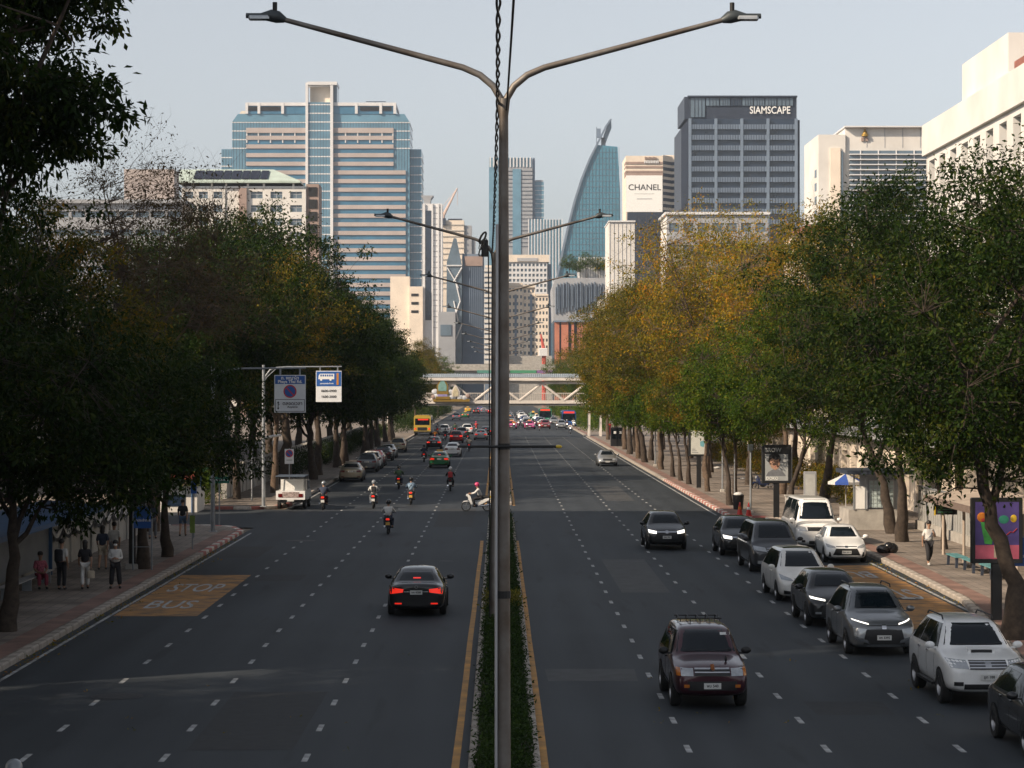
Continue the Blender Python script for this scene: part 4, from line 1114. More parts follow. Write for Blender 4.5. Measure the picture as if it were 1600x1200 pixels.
# roof garden of the dark mall
for i, (px, sc) in enumerate(((889, .95), (902, .8), (917, 1.05), (935, .9), (948, .85))):
    Zr = 724 + (i % 2) * 5
    t = tree('mid', gx(px, Zr), Zr, 'small tree in the roof garden of the dark mall', sc * .62, group='roof garden trees', name='roof_tree')
    t.location.z = hz(434.2, 720) - .06

# hedge down the median, bushes, and leaf litter
def bush(name, x0, x1, y0, y1, z0, z1, n, per, size, m, label, cat='hedge', clump=.22):
    rng = np.random.default_rng(int(abs(x0 * 7 + y0 * 3)) + n)
    c = rng.uniform((x0, y0, z0), (x1, y1, z1), (n, 3))
    me = leaf_mesh(name, c, np.full(n, clump), per, size, m, rng, flat=.8, droop=0)
    o = ob(name, me); return tag(o, label, cat)
bush('median_hedge', -.36, .56, 40.3, 74, .14, .52, 1300, 30, .09, L_hedge, 'clipped green hedge filling the median below the lamp post, before the yellow shrubs', clump=.2)
bush('median_hedge', -.36, .56, 76.4, 127.2, .14, .52, 1700, 26, .10, L_hedge, 'clipped green hedge of the median running up to the opening', clump=.2)
bush('yellow_shrub', -.4, .62, 74.2, 76.2, .14, .62, 110, 28, .10, L_yel, 'yellow leaved shrub patch interrupting the median hedge', 'shrub', clump=.2)
bush('median_planting', -.36, .5, 145.5, 330, .14, .7, 1300, 20, .16, L_hedge, 'loose green planting on the median beyond the opening', 'shrub', clump=.3)
bush('pavement_hedge', 20.6, 22.4, 136, 240, .2, 1.9, 900, 40, .16, L_olive, 'overgrown yellow-green hedge along the back of the right pavement', clump=.45)
bush('wall_hedge', -17.1, -15.6, 176, 340, .2, 2.0, 700, 40, .18, L_dark, 'dark undergrowth along the foot of the left wall under the trees', clump=.5)
bush('roadside_hedge', -17.5, -13.6, 362, 690, .2, 3.0, 900, 36, .3, L_dark, 'dark roadside hedge on the left beyond the footbridge', clump=.9)
bush('roadside_hedge', 13.8, 18.0, 372, 690, .2, 3.0, 900, 36, .3, L_mid, 'green roadside hedge on the right beyond the footbridge', clump=.9)
bush('side_street_bush', -19.5, -17.2, 141, 149, .2, 2.2, 120, 50, .14, L_mid, 'green bush beside the side street wall', 'bush', clump=.4)

# ------------------------------------------------------------------ vehicles
def paint(name, c, metal=.15, rough=.32, var=.08): return mat('paint_' + name, c, rough, metal, var=var, scale=2.2, coat=.9, spec=.3)
P_black = paint('black', (.006, .0065, .008), 0., .5); P_white = paint('white', (.80, .80, .79), 0.); P_pearl = paint('pearl', (.74, .73, .70), 0.)
P_grey = paint('grey', (.16, .17, .18), .5); P_dgrey = paint('dark_grey', (.045, .047, .052), .4); P_maroon = paint('maroon', (.050, .012, .020), .3)
P_silver = paint('silver', (.36, .37, .38), .6); P_gold = paint('gold', (.42, .36, .26), .5); P_green = paint('taxi_green', (.012, .13, .045), 0.)
P_yellow = paint('taxi_yellow', (.62, .42, .02), 0.); P_red = paint('red', (.22, .012, .015), .2); P_blue = paint('blue', (.02, .06, .22), .2); P_pinkp = paint('taxi_pink', (.55, .05, .22), 0.)
P_busyel = paint('bus_yellow', (.42, .30, .06), 0.); P_busblue = paint('bus_blue', (.02, .09, .30), 0.); P_busgreen = paint('bus_green', (.03, .20, .13), 0.)
M_tint = mat('tinted_glass', (.006, .010, .014), .04, var=.2, scale=3, spec=.42)
M_rubber = mat('rubber', (.018, .018, .018), .85, var=.2, scale=6)
M_rim = mat('alloy', (.34, .34, .35), .3, .9, var=.15, scale=8)
M_trim = mat('black_trim', (.012, .012, .013), .55, var=.2, scale=6)
M_chrome = mat('chrome', (.62, .62, .63), .14, 1., var=.06, scale=5)
M_lens = mat('lamp_lens', (.40, .42, .44), .12, .3, var=.15, scale=9)
M_headon = mat('headlight_lit', (1., .95, .85), .2, emit=1.6, var=0)
M_tailoff = mat('tail_lens', (.12, .008, .008), .15, var=.1, scale=9)
M_tailon = mat('tail_lit', (.9, .03, .015), .2, emit=.55, var=0)
M_amber = mat('amber_lens', (.45, .14, .02), .2, var=.1)
M_plate = mat('number_plate', (.60, .60, .58), .5, var=.08, scale=20)
M_platey = mat('number_plate_yellow', (.60, .36, .08), .5, var=.08, scale=20)
PH = {k: bpy.data.materials.new('ph_' + k) for k in ('paint', 'paint2', 'head', 'tail', 'plate', 'shirt', 'trousers', 'helmet', 'skin', 'hair', 'shoe', 'extra')}

class Proto:
    def __init__(s): s.p = []
    def add(s, name, me, parent=-1, loc=None, rot=None):
        s.p.append((name, me, parent, loc, rot)); return len(s.p) - 1
    def inst(s, root, mats):
        made = []
        for name, me, par, loc, rot in s.p:
            o = ob(name, me, root if par < 0 else made[par], loc)
            if rot: o.rotation_euler = rot
            for i, m in enumerate(me.materials):
                for k, ph in PH.items():
                    if m is ph:
                        o.material_slots[i].link = 'OBJECT'; o.material_slots[i].material = mats[k]
            made.append(o)
        return made

def subsurf(mb, lv, m, name):
    me = mb.mesh(name, m)
    o = bpy.data.objects.new(name, me)
    md = o.modifiers.new('s', 'SUBSURF'); md.levels = lv; md.render_levels = lv
    r = evaluated(o); bpy.data.meshes.remove(me)
    r.name = name
    r.polygons.foreach_set('use_smooth', [True] * len(r.polygons))
    return r

WH = {}
def wheel_meshes(r, w):
    k = (r, w)
    if k in WH: return WH[k]
    t = MB().lathe([(r * .60, -w / 2), (r * .9, -w / 2), (r, -w * .36), (r, w * .36), (r * .9, w / 2), (r * .60, w / 2), (r * .60, -w / 2)], 'x', n=20).mesh('wheel', M_rubber, 40)
    f = MB().lathe([(r * .62, -w * .38), (r * .62, w * .45), (r * .56, w * .46), (r * .52, w * .2), (.0, w * .2)], 'x', n=20)
    f.lathe([(r * .62, w * .38), (r * .62, -w * .45), (r * .56, -w * .46), (r * .52, -w * .2), (.0, -w * .2)], 'x', n=20)
    for sd in (1, -1):
        for i in range(5):
            a = 2 * math.pi * i / 5; M = Matrix.Rotation(a, 4, 'X')
            f.box(sd * w * .2 - .005, sd * w * .2 + .03, -r * .09, r * .09, 0, r * .58, M=M)
    WH[k] = (t, f.mesh('rim', M_rim, 40)); return WH[k]

CARS = {}
def car_proto(kind, S):
    """S: L W H belt hood0 hood1 cowl rf rr tail deck roofw wheel r wheelbase and styling keys"""
    L, W, Hh = S['L'], S['W'], S['H']; w = W / 2
    b, h0, h1 = S['belt'], S['h0'], S['h1']; yc, rf, rr, tl, dk = S['cowl'], S['rf'], S['rr'], S['tail'], S['deck']
    tw = S['rw'] / 2; gc = S.get('gc', .2); lv = S.get('lv', 2)
    f = -L / 2; e = L / 2
    st = []   # y, width factor, bottom, belt, top, top half width
    st.append((f, .72, gc + .16, h0 - .30, h0 - .20, w * .60))
    st.append((f + .05, .86, gc + .06, h0 - .24, h0 - .12, w * .70))
    st.append((f + .22, .965, gc, h0 - .12, h0 - .01, w * .78))
    st.append((f + .60, .995, gc - .01, (h0 * .6 + h1 * .4) - .08, h0 * .6 + h1 * .4 + .01, w * .80))
    st.append((yc - .12, 1.0, gc - .01, min(b, h1 - .05), h1, w * .80))
    st.append((yc + .06, 1.0, gc - .01, b - .01, h1 + .05, w * .80))
    st.append(((yc + rf) / 2, 1.0, gc - .01, b, (h1 + Hh) / 2 + .05, (w * .80 + tw) / 2))
    st.append((rf, 1.0, gc - .01, b + .01, Hh - .05, tw))
    st.append((rf + .3, 1.0, gc - .01, b + .015, Hh - .005, tw))
    st.append(((rf + rr) / 2 + .1, 1.0, gc - .01, b + .02, Hh, tw))
    st.append((rr - .2, 1.0, gc - .01, b + .03, Hh - .02, tw * .99))
    st.append((rr, 1.0, gc, b + .04, Hh - .06, tw * .98))
    if tl - rr > .25: st.append(((rr + tl) / 2, .995, gc, b + .03, (Hh + dk) / 2 + .02, (tw + w * .8) / 2))
    st.append((tl, .985, gc, min(b + .02, dk - .04), dk, w * .80))
    if e - tl > .35: st.append(((tl + e) / 2, .97, gc + .02, min(b, dk - .06), dk + .01, w * .78))
    st.append((e - .10, .93, gc + .06, min(b, dk) - .10, min(dk, b + .15) - .02 if e - tl > .3 else dk - .10, w * .74))
    st.append((e, .80, gc + .14, min(b, dk) - .2, (min(dk, b + .1) if e - tl > .3 else dk - .25) - .08, w * .66))
    mb = MB(); ring = 16
    for (y, wf, zb, bl, tp, th) in st:
        ww = w * wf; th = min(th, ww * .9)
        half = [(ww * .80, zb), (ww * .965, zb + .10), (ww, zb + (bl - zb) * .5), (ww * .99, bl - .07), (ww * .945, bl), (th, tp - .055), (th * .80, tp - .008)]
        sec = [(0, zb)] + half + [(0, tp + .012)] + [(-x, z) for x, z in reversed(half)]
        mb.v += [(x, y, z) for x, z in sec]
    n = len(st)
    for i in range(n - 1):
        for k in range(ring):
            k2 = (k + 1) % ring
            mb.f.append((i * ring + k, i * ring + k2, (i + 1) * ring + k2, (i + 1) * ring + k)); mb.m.append(0)
    for (o, rev) in ((0, False), ((n - 1) * ring, True)):
        for k in range(7):
            q = [o + k, o + (k + 1), o + (ring - 1 - k) % ring, o + (ring - k) % ring]
            if k == 0: q = [o, o + 1, o + ring - 1]
            if not rev: q = q[::-1]
            mb.f.append(tuple(q)); mb.m.append(0)
        q = [o + 7, o + 8, o + 9]
        mb.f.append(tuple(q if rev else q[::-1])); mb.m.append(0)
    body = subsurf(mb, lv, PH['paint'], 'body')
    bm = bmesh.new(); bm.from_mesh(body); bmesh.ops.recalc_face_normals(bm, faces=bm.faces); bm.to_mesh(body)
    bvh = BVHTree.FromBMesh(bm); bm.free()
    def hit(ax, a, c):
        if ax == 'f': o, d = Vector((a, -20, c)), Vector((0, 1, 0))
        elif ax == 'b': o, d = Vector((a, 20, c)), Vector((0, -1, 0))
        elif ax == 'r': o, d = Vector((20, a, c)), Vector((-1, 0, 0))
        elif ax == 'l': o, d = Vector((-20, a, c)), Vector((1, 0, 0))
        else: o, d = Vector((a, c, 20)), Vector((0, 0, -1))
        p, nn, i, t = bvh.ray_cast(o, d)
        return (p, -d) if p is not None else (None, None)
    def decal(poly, ax, off=.012, nu=5, nv=3):
        """quad (a,c) corners projected on the body along an axis, with a small skirt"""
        P = [Vector((p[0], p[1], 0)) for p in poly]
        m = MB(); idx = {}
        for i in range(nu + 1):
            for j in range(nv + 1):
                u, v = i / nu, j / nv
                q = (P[0] * (1 - u) + P[1] * u) * (1 - v) + (P[3] * (1 - u) + P[2] * u) * v
                p, nn = hit(ax, q.x, q.y)
                if p is None: continue
                idx[(i, j)] = len(m.v); m.v.append(tuple(p + nn * off))
        fl = ax in ('b', 'r', 't')
        for i in range(nu):
            for j in range(nv):
                q = [(i, j), (i + 1, j), (i + 1, j + 1), (i, j + 1)]
                if all(k in idx for k in q):
                    m.f.append(tuple(idx[k] for k in q)); m.m.append(0)
        # skirt
        edge = [(i, 0) for i in range(nu)] + [(nu, j) for j in range(nv)] + [(i, nv) for i in range(nu, 0, -1)] + [(0, j) for j in range(nv, 0, -1)]
        _, dd = {'f': (0, (0, -1, 0)), 'b': (0, (0, 1, 0)), 'r': (0, (1, 0, 0)), 'l': (0, (-1, 0, 0)), 't': (0, (0, 0, 1))}[ax]
        for a, c in zip(edge, edge[1:] + edge[:1]):
            if a in idx and c in idx:
                va, vc = m.v[idx[a]], m.v[idx[c]]; nb = len(m.v)
                m.v += [tuple(va[k] - dd[k] * (off + .01) for k in range(3)), tuple(vc[k] - dd[k] * (off + .01) for k in range(3))]
                m.f.append((idx[a], nb, nb + 1, idx[c])); m.m.append(0)
        return m
    pr = Proto()
    bi = pr.add('body', body)
    def D(name, poly, ax, m, off=.012, nu=5, nv=3, smooth=50, par=-1):
        d = decal(poly, ax, off, nu, nv)
        if not d.f: return -1
        me = d.mesh(name, m, smooth); b2 = bmesh.new(); b2.from_mesh(me); bmesh.ops.recalc_face_normals(b2, faces=b2.faces); b2.to_mesh(me); b2.free()
        return pr.add(name, me, par)
    # glass
    D('windshield', [(-w * .80, h1 + .06), (w * .80, h1 + .06), (tw * .90, Hh - .085), (-tw * .90, Hh - .085)], 'f', M_tint, .012, 8, 5)
    gz0 = (dk + .05) if e - tl > .35 else b + .06
    if S.get('rearglass', True): D('rear_window', [(-w * .78, gz0), (w * .78, gz0), (tw * .86, Hh - .11), (-tw * .86, Hh - .11)], 'b', M_tint, .012, 8, 5)
    zb, zt = b + .045, Hh - .115
    segs = S['win']
    for ax in 'lr':
        for (y0, y1, y2, y3) in segs:
            D('side_window', [(y0, zb), (y1, zb), (y2, zt), (y3, zt)], ax, M_tint, .010, 5, 4)
        for yh in S['handles']:
            D('door_handle', [(yh - .1, b - .10), (yh + .1, b - .10), (yh + .1, b - .065), (yh - .1, b - .065)], ax, S.get('hm', PH['paint']), .03, 2, 1)
        for yd in S['doors']:
            D('door_seam', [(yd - .006, gc + .2), (yd + .006, gc + .2), (yd + .006, b), (yd - .006, b)], ax, M_trim, .003, 1, 5)
        D('sill', [(-S['wb'] / 2 + S['r'] + .05, gc + .02), (S['wb'] / 2 - S['r'] - .05, gc + .02), (S['wb'] / 2 - S['r'] - .05, gc + .10), (-S['wb'] / 2 + S['r'] + .05, gc + .10)], ax, M_trim, .012, 5, 1)
    # wheels with dark arches
    r, ww = S['r'], S.get('tyre', .21)
    tm, rm = wheel_meshes(r, ww)
    fo = S.get('fo', 0.)
    for y in (-S['wb'] / 2 + fo, S['wb'] / 2 + fo):
        for sx in (-1, 1):
            ax = 'r' if sx > 0 else 'l'
            a = MB(); ra = r + .055; rows = []
            cpts = []
            for k in range(17):
                t = math.pi * (k / 16) * 1.16 - .25
                cpts.append((y + math.cos(t) * ra, r + math.sin(t) * ra))
            cen, nn = hit(ax, y, r + ra * .5)
            if cen is not None:
                ps = []
                for (py_, pz_) in cpts:
                    p, nn = hit(ax, py_, max(pz_, gc + .03))
                    ps.append(tuple(Vector((p.x if p is not None else cen.x, py_, pz_)) + Vector((sx * .008, 0, 0))))
                a.v = [tuple(Vector((cen.x + sx * .008, y, r)))] + ps
                a.f = [(0, i + 1, i + 2) for i in range(16)]; a.m = [0] * 16
                pr.add('wheel_arch', a.mesh('wheel_arch', M_trim))
            wx = sx * (w - ww / 2 + .012)
            i = pr.add('wheel', tm, -1, (wx, y, r))
            pr.add('rim', rm, i)
    # mirrors
    my = yc + .30
    for sx in (-1, 1):
        m = MB().ball((sx * (w + .10), my, b + .10), (.12, .075, .085), 10, 6); m.box(min(sx * (w - .1), sx * (w + .06)), max(sx * (w - .1), sx * (w + .06)), my - .02, my + .02, b + .02, b + .06)
        pr.add('wing_mirror', m.mesh('wing_mirror', S.get('mm', PH['paint']), 50))
    # lamps and face
    for sx in (-1, 1):
        for (nm, poly, ax, m) in S['face'](w, h0, h1, b, gc, sx): D(nm, poly, ax, m, .014, 5, 3)
    for (nm, poly, ax, m) in S['mid'](w, h0, h1, b, gc, dk): D(nm, poly, ax, m, .016, 6, 3)
    for (nm, y, z, ax) in (('front_plate', S.get('pz', h0 - .34), 0, 'f'), ('rear_plate', S.get('rpz', .62), 0, 'b')):
        p, nn = hit(ax, 0, y)
        if p is not None:
            yy = p.y + (-.025 if ax == 'f' else .025)
            q = MB().box(-.19, .19, yy - .01, yy + .01, y - .065, y + .065); pi = pr.add(nm, q.mesh(nm, PH['plate']))
            tx = text_mesh(S.get('txt', '4กข 588'), .085, M_letterK, extrude=.001, bold=.002)
            pr.add('plate_number', tx, pi, (0, yy + (-.0125 if ax == 'f' else .0125), y), (math.pi / 2, 0, 0 if ax == 'f' else math.pi))
    # wipers, aerial, extras
    for sx in (-.5, .12):
        a, n1 = hit('f', w * sx, h1 + .075); c, n2 = hit('f', w * (sx + .55), h1 + .10)
        if a is not None and c is not None: pr.add('wiper', MB().tube([a + Vector((0, -.02, 0)), c + Vector((0, -.025, 0))], .009, 4).mesh('wiper', M_trim))
    S.get('extra', lambda *a: None)(pr, S, hit, D)
    return pr

def q4(x0, x1, z0, z1, sx=1, k=0.): return [(sx * x0, z0), (sx * x1, z0 + k), (sx * x1, z1 + k), (sx * x0, z1)]
def face_std(w, h0, h1, b, gc, sx):
    return [('headlight', [(sx * w * .52, h0 - .19), (sx * w * .88, h0 - .15), (sx * w * .90, h0 - .02), (sx * w * .50, h0 - .08)], 'f', PH['head']),
            ('fog_lamp', q4(w * .58, w * .74, gc + .13, gc + .22, sx), 'f', M_trim),
            ('tail_light', [(sx * w * .50, b - .20), (sx * w * .90, b - .20), (sx * w * .90, b - .02), (sx * w * .48, b - .06)], 'b', PH['tail']),
            ('reflector', q4(w * .55, w * .78, gc + .20, gc + .25, sx), 'b', M_tailoff)]
def mid_std(w, h0, h1, b, gc, dk):
    return [('grille', [(-w * .46, h0 - .24), (w * .46, h0 - .24), (w * .48, h0 - .09), (-w * .48, h0 - .09)], 'f', M_trim),
            ('grille_bar', q4(-w * .47, w * .47, h0 - .115, h0 - .085), 'f', M_chrome),
            ('lower_intake', [(-w * .62, gc + .08), (w * .62, gc + .08), (w * .52, gc + .24), (-w * .52, gc + .24)], 'f', M_trim),
            ('rear_trim_bar', q4(-w * .42, w * .42, b - .155, b - .125), 'b', M_chrome),
            ('rear_bumper_trim', q4(-w * .66, w * .66, gc + .06, gc + .16), 'b', M_trim)]
def rails(pr, S, hit, D):
    for sx in (-1, 1):
        x = sx * S['rw'] / 2 * .92; z = S['H'] + .03
        pr.add('roof_rail', MB().tube([(x, S['rf'] + .25, z - .06), (x, S['rf'] + .35, z + .02), (x, S['rr'] - .35, z + .01), (x, S['rr'] - .2, z - .07)], .018, 6).mesh('roof_rail', M_trim, 50))
def brake_high(pr, S, hit, D):
    D('brake_light', q4(-.12, .12, S['deck'] + .10, S['deck'] + .135), 'b', PH['tail'], .02, 2, 1)

sedan = dict(L=4.75, W=1.82, H=1.46, belt=.93, h0=.78, h1=.97, cowl=-1.05, rf=-.28, rr=1.02, tail=1.75, deck=1.05, rw=1.18, wb=2.75, r=.32, gc=.18,
             win=[(-.72, .10, .08, -.22), (.14, .92, .86, .12), (.96, 1.32, 1.05, .90)], handles=[.0, .82], doors=[-.62, .12, .98], face=face_std, mid=mid_std, extra=brake_high, rpz=.80)
def face_camry(w, h0, h1, b, gc, sx):
    return [('headlight', [(sx * w * .50, h0 - .2), (sx * w * .88, h0 - .15), (sx * w * .90, h0), (sx * w * .5, h0 - .07)], 'f', PH['head']),
            ('tail_light', [(sx * w * .46, b - .16), (sx * w * .90, b - .21), (sx * w * .92, b - .01), (sx * w * .44, b - .06)], 'b', PH['tail']),
            ('reflector', q4(w * .50, w * .74, gc + .22, gc + .26, sx), 'b', M_tailon)]
camry = dict(sedan, face=face_camry, rpz=.77, txt='ฆค 4588')
def camry_x(pr, S, hit, D):
    brake_high(pr, S, hit, D)
    p, n = hit('b', 0, .93)
    if p is not None: pr.add('badge', MB().lathe([(.055, .012), (.055, -.01), (.035, .012), (.055, .012)], 'y', c=(0, p.y + .01, .945), n=14).mesh('badge', M_chrome, 50))
camry['extra'] = camry_x
yaris = dict(sedan, L=4.42, W=1.73, H=1.48, txt='7กท 6312')
def mid_yaris(w, h0, h1, b, gc, dk):
    return [('grille', [(-w * .70, gc + .05), (w * .70, gc + .05), (w * .50, h0 - .17), (-w * .50, h0 - .17)], 'f', M_trim), ('grille_bar', q4(-w * .5, w * .5, h0 - .10, h0 - .075), 'f', M_trim),
            ('badge', q4(-.06, .06, h0 - .13, h0 - .06), 'f', M_chrome), ('rear_trim_bar', q4(-w * .42, w * .42, b - .155, b - .125), 'b', M_chrome)]
def face_yaris(w, h0, h1, b, gc, sx):
    return [('headlight', [(sx * w * .50, h0 - .16), (sx * w * .90, h0 - .12), (sx * w * .92, h0 + .01), (sx * w * .55, h0 - .08)], 'f', PH['head']),
            ('fog_lamp', [(sx * w * .72, gc + .10), (sx * w * .84, gc + .12), (sx * w * .82, gc + .30), (sx * w * .76, gc + .28)], 'f', M_trim),
            ('tail_light', [(sx * w * .50, b - .2), (sx * w * .90, b - .2), (sx * w * .9, b - .02), (sx * w * .48, b - .06)], 'b', PH['tail'])]
yaris.update(mid=mid_yaris, face=face_yaris, pz=.46)
hatch_win = [(-.82, .02, 0, -.30), (.06, .86, .82, .04), (.90, 1.45, 1.30, .86)]
suv = dict(L=4.33, W=1.79, H=1.62, belt=1.03, h0=.92, h1=1.10, cowl=-1.05, rf=-.35, rr=1.45, tail=1.95, deck=1.08, rw=1.22, wb=2.61, r=.34, gc=.22,
           win=[(-.78, .02, .0, -.30), (.06, .86, .82, .04), (.90, 1.50, 1.32, .86)], handles=[-.08, .76], doors=[-.72, .04, .92], face=face_std, mid=mid_std, rpz=.9, pz=.58, txt='3กง 781')
def mid_hrv(w, h0, h1, b, gc, dk):
    return [('grille', [(-w * .56, gc + .30), (w * .56, gc + .30), (w * .50, h0 - .10), (-w * .50, h0 - .10)], 'f', M_trim), ('grille_bar', [(-w * .52, h0 - .135), (w * .52, h0 - .135), (w * .50, h0 - .075), (-w * .50, h0 - .075)], 'f', M_chrome),
            ('badge', q4(-.06, .06, h0 - .17, h0 - .05), 'f', M_chrome), ('lower_intake', q4(-w * .6, w * .6, gc + .06, gc + .18), 'f', M_trim), ('rear_bumper_trim', q4(-w * .7, w * .7, gc + .06, gc + .2), 'b', M_trim)]
hrv = dict(suv, mid=mid_hrv)
def face_slim(w, h0, h1, b, gc, sx):
    return [('headlight', [(sx * w * .46, h0 - .12), (sx * w * .90, h0 - .06), (sx * w * .92, h0), (sx * w * .46, h0 - .07)], 'f', PH['head']),
            ('fog_lamp', q4(w * .60, w * .80, gc + .20, gc + .26, sx), 'f', M_lens),
            ('tail_light', q4(w * .3, w * .9, b - .14, b - .04, sx), 'b', PH['tail'])]
def mid_black(w, h0, h1, b, gc, dk):
    return [('grille', [(-w * .62, gc + .12), (w * .62, gc + .12), (w * .50, h0 - .12), (-w * .50, h0 - .12)], 'f', M_trim), ('badge', q4(-.06, .06, h0 - .22, h0 - .10), 'f', M_chrome), ('skid_plate', q4(-w * .5, w * .5, gc + .03, gc + .09), 'f', M_lens)]
hrv2 = dict(suv, L=4.39, H=1.59, face=face_slim, mid=mid_black)
def face_xp(w, h0, h1, b, gc, sx):
    return [('headlight', [(sx * w * .44, h0 - .11), (sx * w * .86, h0 - .015), (sx * w * .88, h0 + .01), (sx * w * .46, h0 - .075)], 'f', PH['head']),
            ('lamp_cluster', [(sx * w * .60, gc + .28), (sx * w * .88, gc + .34), (sx * w * .90, h0 - .18), (sx * w * .52, h0 - .22)], 'f', M_lens),
            ('chrome_shield', [(sx * w * .44, gc + .14), (sx * w * .84, gc + .24), (sx * w * .88, gc + .30), (sx * w * .50, gc + .24)], 'f', M_chrome),
            ('tail_light', q4(w * .55, w * .9, b - .2, b, sx), 'b', PH['tail'])]
xpander = dict(suv, L=4.59, W=1.80, H=1.72, belt=1.06, h0=.97, h1=1.14, rr=1.55, tail=2.10, deck=1.12, wb=2.77, r=.33, face=face_xp, mid=mid_black, extra=rails, txt='ขค 3395', pz=.52,
               win=[(-.85, .02, .0, -.34), (.06, .90, .86, .04), (.94, 1.62, 1.45, .90)])
def face_ody(w, h0, h1, b, gc, sx):
    return [('headlight', [(sx * w * .46, h0 - .15), (sx * w * .90, h0 - .10), (sx * w * .93, h0 + .07), (sx * w * .56, h0 - .06)], 'f', M_lens),
            ('fog_lamp', [(sx * w * .50, gc + .10), (sx * w * .84, gc + .12), (sx * w * .84, gc + .24), (sx * w * .50, gc + .20)], 'f', M_trim),
            ('tail_light', q4(w * .6, w * .9, b - .25, b + .1, sx), 'b', PH['tail'])]
def mid_ody(w, h0, h1, b, gc, dk):
    return [('grille', q4(-w * .44, w * .44, h0 - .20, h0 - .06), 'f', M_trim), ('grille_bar', q4(-w * .44, w * .44, h0 - .14, h0 - .10), 'f', M_chrome), ('lower_intake', q4(-w * .42, w * .42, gc + .06, gc + .16), 'f', M_trim)]
def sunroof(pr, S, hit, D): D('sunroof', [(-S['rw'] * .36, S['rf'] + .35), (S['rw'] * .36, S['rf'] + .35), (S['rw'] * .36, S['rf'] + .75), (-S['rw'] * .36, S['rf'] + .75)], 't', M_tint, .008, 5, 3)
odyssey = dict(L=4.84, W=1.82, H=1.70, belt=1.02, h0=.86, h1=1.08, cowl=-1.45, rf=-.55, rr=1.85, tail=2.28, deck=1.08, rw=1.26, wb=2.9, r=.33, gc=.17,
               win=[(-1.12, -.25, -.27, -.52), (-.2, .85, .82, -.22), (.9, 1.85, 1.7, .87)], handles=[-.35, .0], doors=[-1.0, -.22, .88], face=face_ody, mid=mid_ody, extra=sunroof, rpz=.9, pz=.44, txt='2กศ 5540')
def face_h1(w, h0, h1, b, gc, sx):
    return [('headlight', [(sx * w * .42, h0 - .20), (sx * w * .90, h0 - .14), (sx * w * .92, h0 + .02), (sx * w * .48, h0 - .04)], 'f', M_lens), ('fog_lamp', q4(w * .6, w * .8, gc + .16, gc + .28, sx), 'f', M_lens), ('tail_light', q4(w * .7, w * .92, b - .3, b + .3, sx), 'b', PH['tail'])]
def mid_h1(w, h0, h1, b, gc, dk):
    return [('grille', [(-w * .44, gc + .30), (w * .44, gc + .30), (w * .42, h0 - .04), (-w * .42, h0 - .04)], 'f', M_trim)] + [('grille_bar', q4(-w * .42, w * .42, h0 - .08 - k * .075, h0 - .05 - k * .075), 'f', M_chrome) for k in range(5)] + [('lower_intake', q4(-w * .5, w * .5, gc + .06, gc + .18), 'f', M_trim)]
h1van = dict(L=5.12, W=1.92, H=1.93, belt=1.16, h0=1.02, h1=1.26, cowl=-1.72, rf=-.95, rr=2.10, tail=2.42, deck=1.16, rw=1.44, wb=3.2, r=.34, gc=.2,
             win=[(-1.42, -.55, -.58, -.92), (-.48, .75, .72, -.5), (.82, 2.05, 1.95, .80)], handles=[-.62, -.25], doors=[-1.3, -.52, .78], face=face_h1, mid=mid_h1, mm=M_trim, rpz=.9, pz=.5, txt='ฮง 2417', hm=M_chrome)
def face_hi(w, h0, h1, b, gc, sx):
    return [('headlight', [(sx * w * .50, h0 - .22), (sx * w * .92, h0 - .20), (sx * w * .94, h0 + .02), (sx * w * .56, h0 - .04)], 'f', M_lens), ('fog_lamp', q4(w * .6, w * .76, gc + .16, gc + .26, sx), 'f', M_trim), ('tail_light', q4(w * .74, w * .92, b - .3, b + .25, sx), 'b', PH['tail'])]
def mid_hi(w, h0, h1, b, gc, dk):
    return [('grille', q4(-w * .48, w * .48, h0 - .20, h0 - .04), 'f', M_trim), ('grille_bar', q4(-w * .48, w * .48, h0 - .13, h0 - .10), 'f', M_chrome), ('lower_intake', q4(-w * .42, w * .42, gc + .08, gc + .22), 'f', M_trim)]
hiace = dict(L=5.3, W=1.90, H=2.28, belt=1.22, h0=1.06, h1=1.30, cowl=-2.22, rf=-1.62, rr=2.30, tail=2.55, deck=1.25, rw=1.42, wb=3.1, r=.34, gc=.2, fo=.1,
             win=[(-1.98, -1.2, -1.22, -1.68), (-1.12, .25, .22, -1.14), (.33, 2.2, 2.1, .31)], handles=[-1.25, -.9], doors=[-1.9, -1.15, .28], face=face_hi, mid=mid_hi, rpz=.9, pz=.48, txt='นข 4520', hm=M_trim)
def face_fort(w, h0, h1, b, gc, sx):
    return [('headlight', [(sx * w * .48, h0 - .20), (sx * w * .90, h0 - .18), (sx * w * .93, h0 - .01), (sx * w * .52, h0 - .02)], 'f', M_lens), ('fog_lamp', q4(w * .62, w * .84, gc + .18, gc + .27, sx), 'f', M_trim), ('tail_light', q4(w * .62, w * .9, b - .2, b + .05, sx), 'b', PH['tail'])]
def mid_fort(w, h0, h1, b, gc, dk):
    return [('grille', q4(-w * .46, w * .46, h0 - .21, h0 - .02), 'f', M_trim)] + [('grille_bar', q4(-w * .46, w * .46, h0 - .06 - k * .06, h0 - .03 - k * .06), 'f', M_chrome) for k in range(3)] + [('badge', q4(-.07, .07, h0 - .15, h0 - .06), 'f', M_chrome), ('lower_intake', q4(-w * .60, w * .60, gc + .10, gc + .22), 'f', M_trim)]
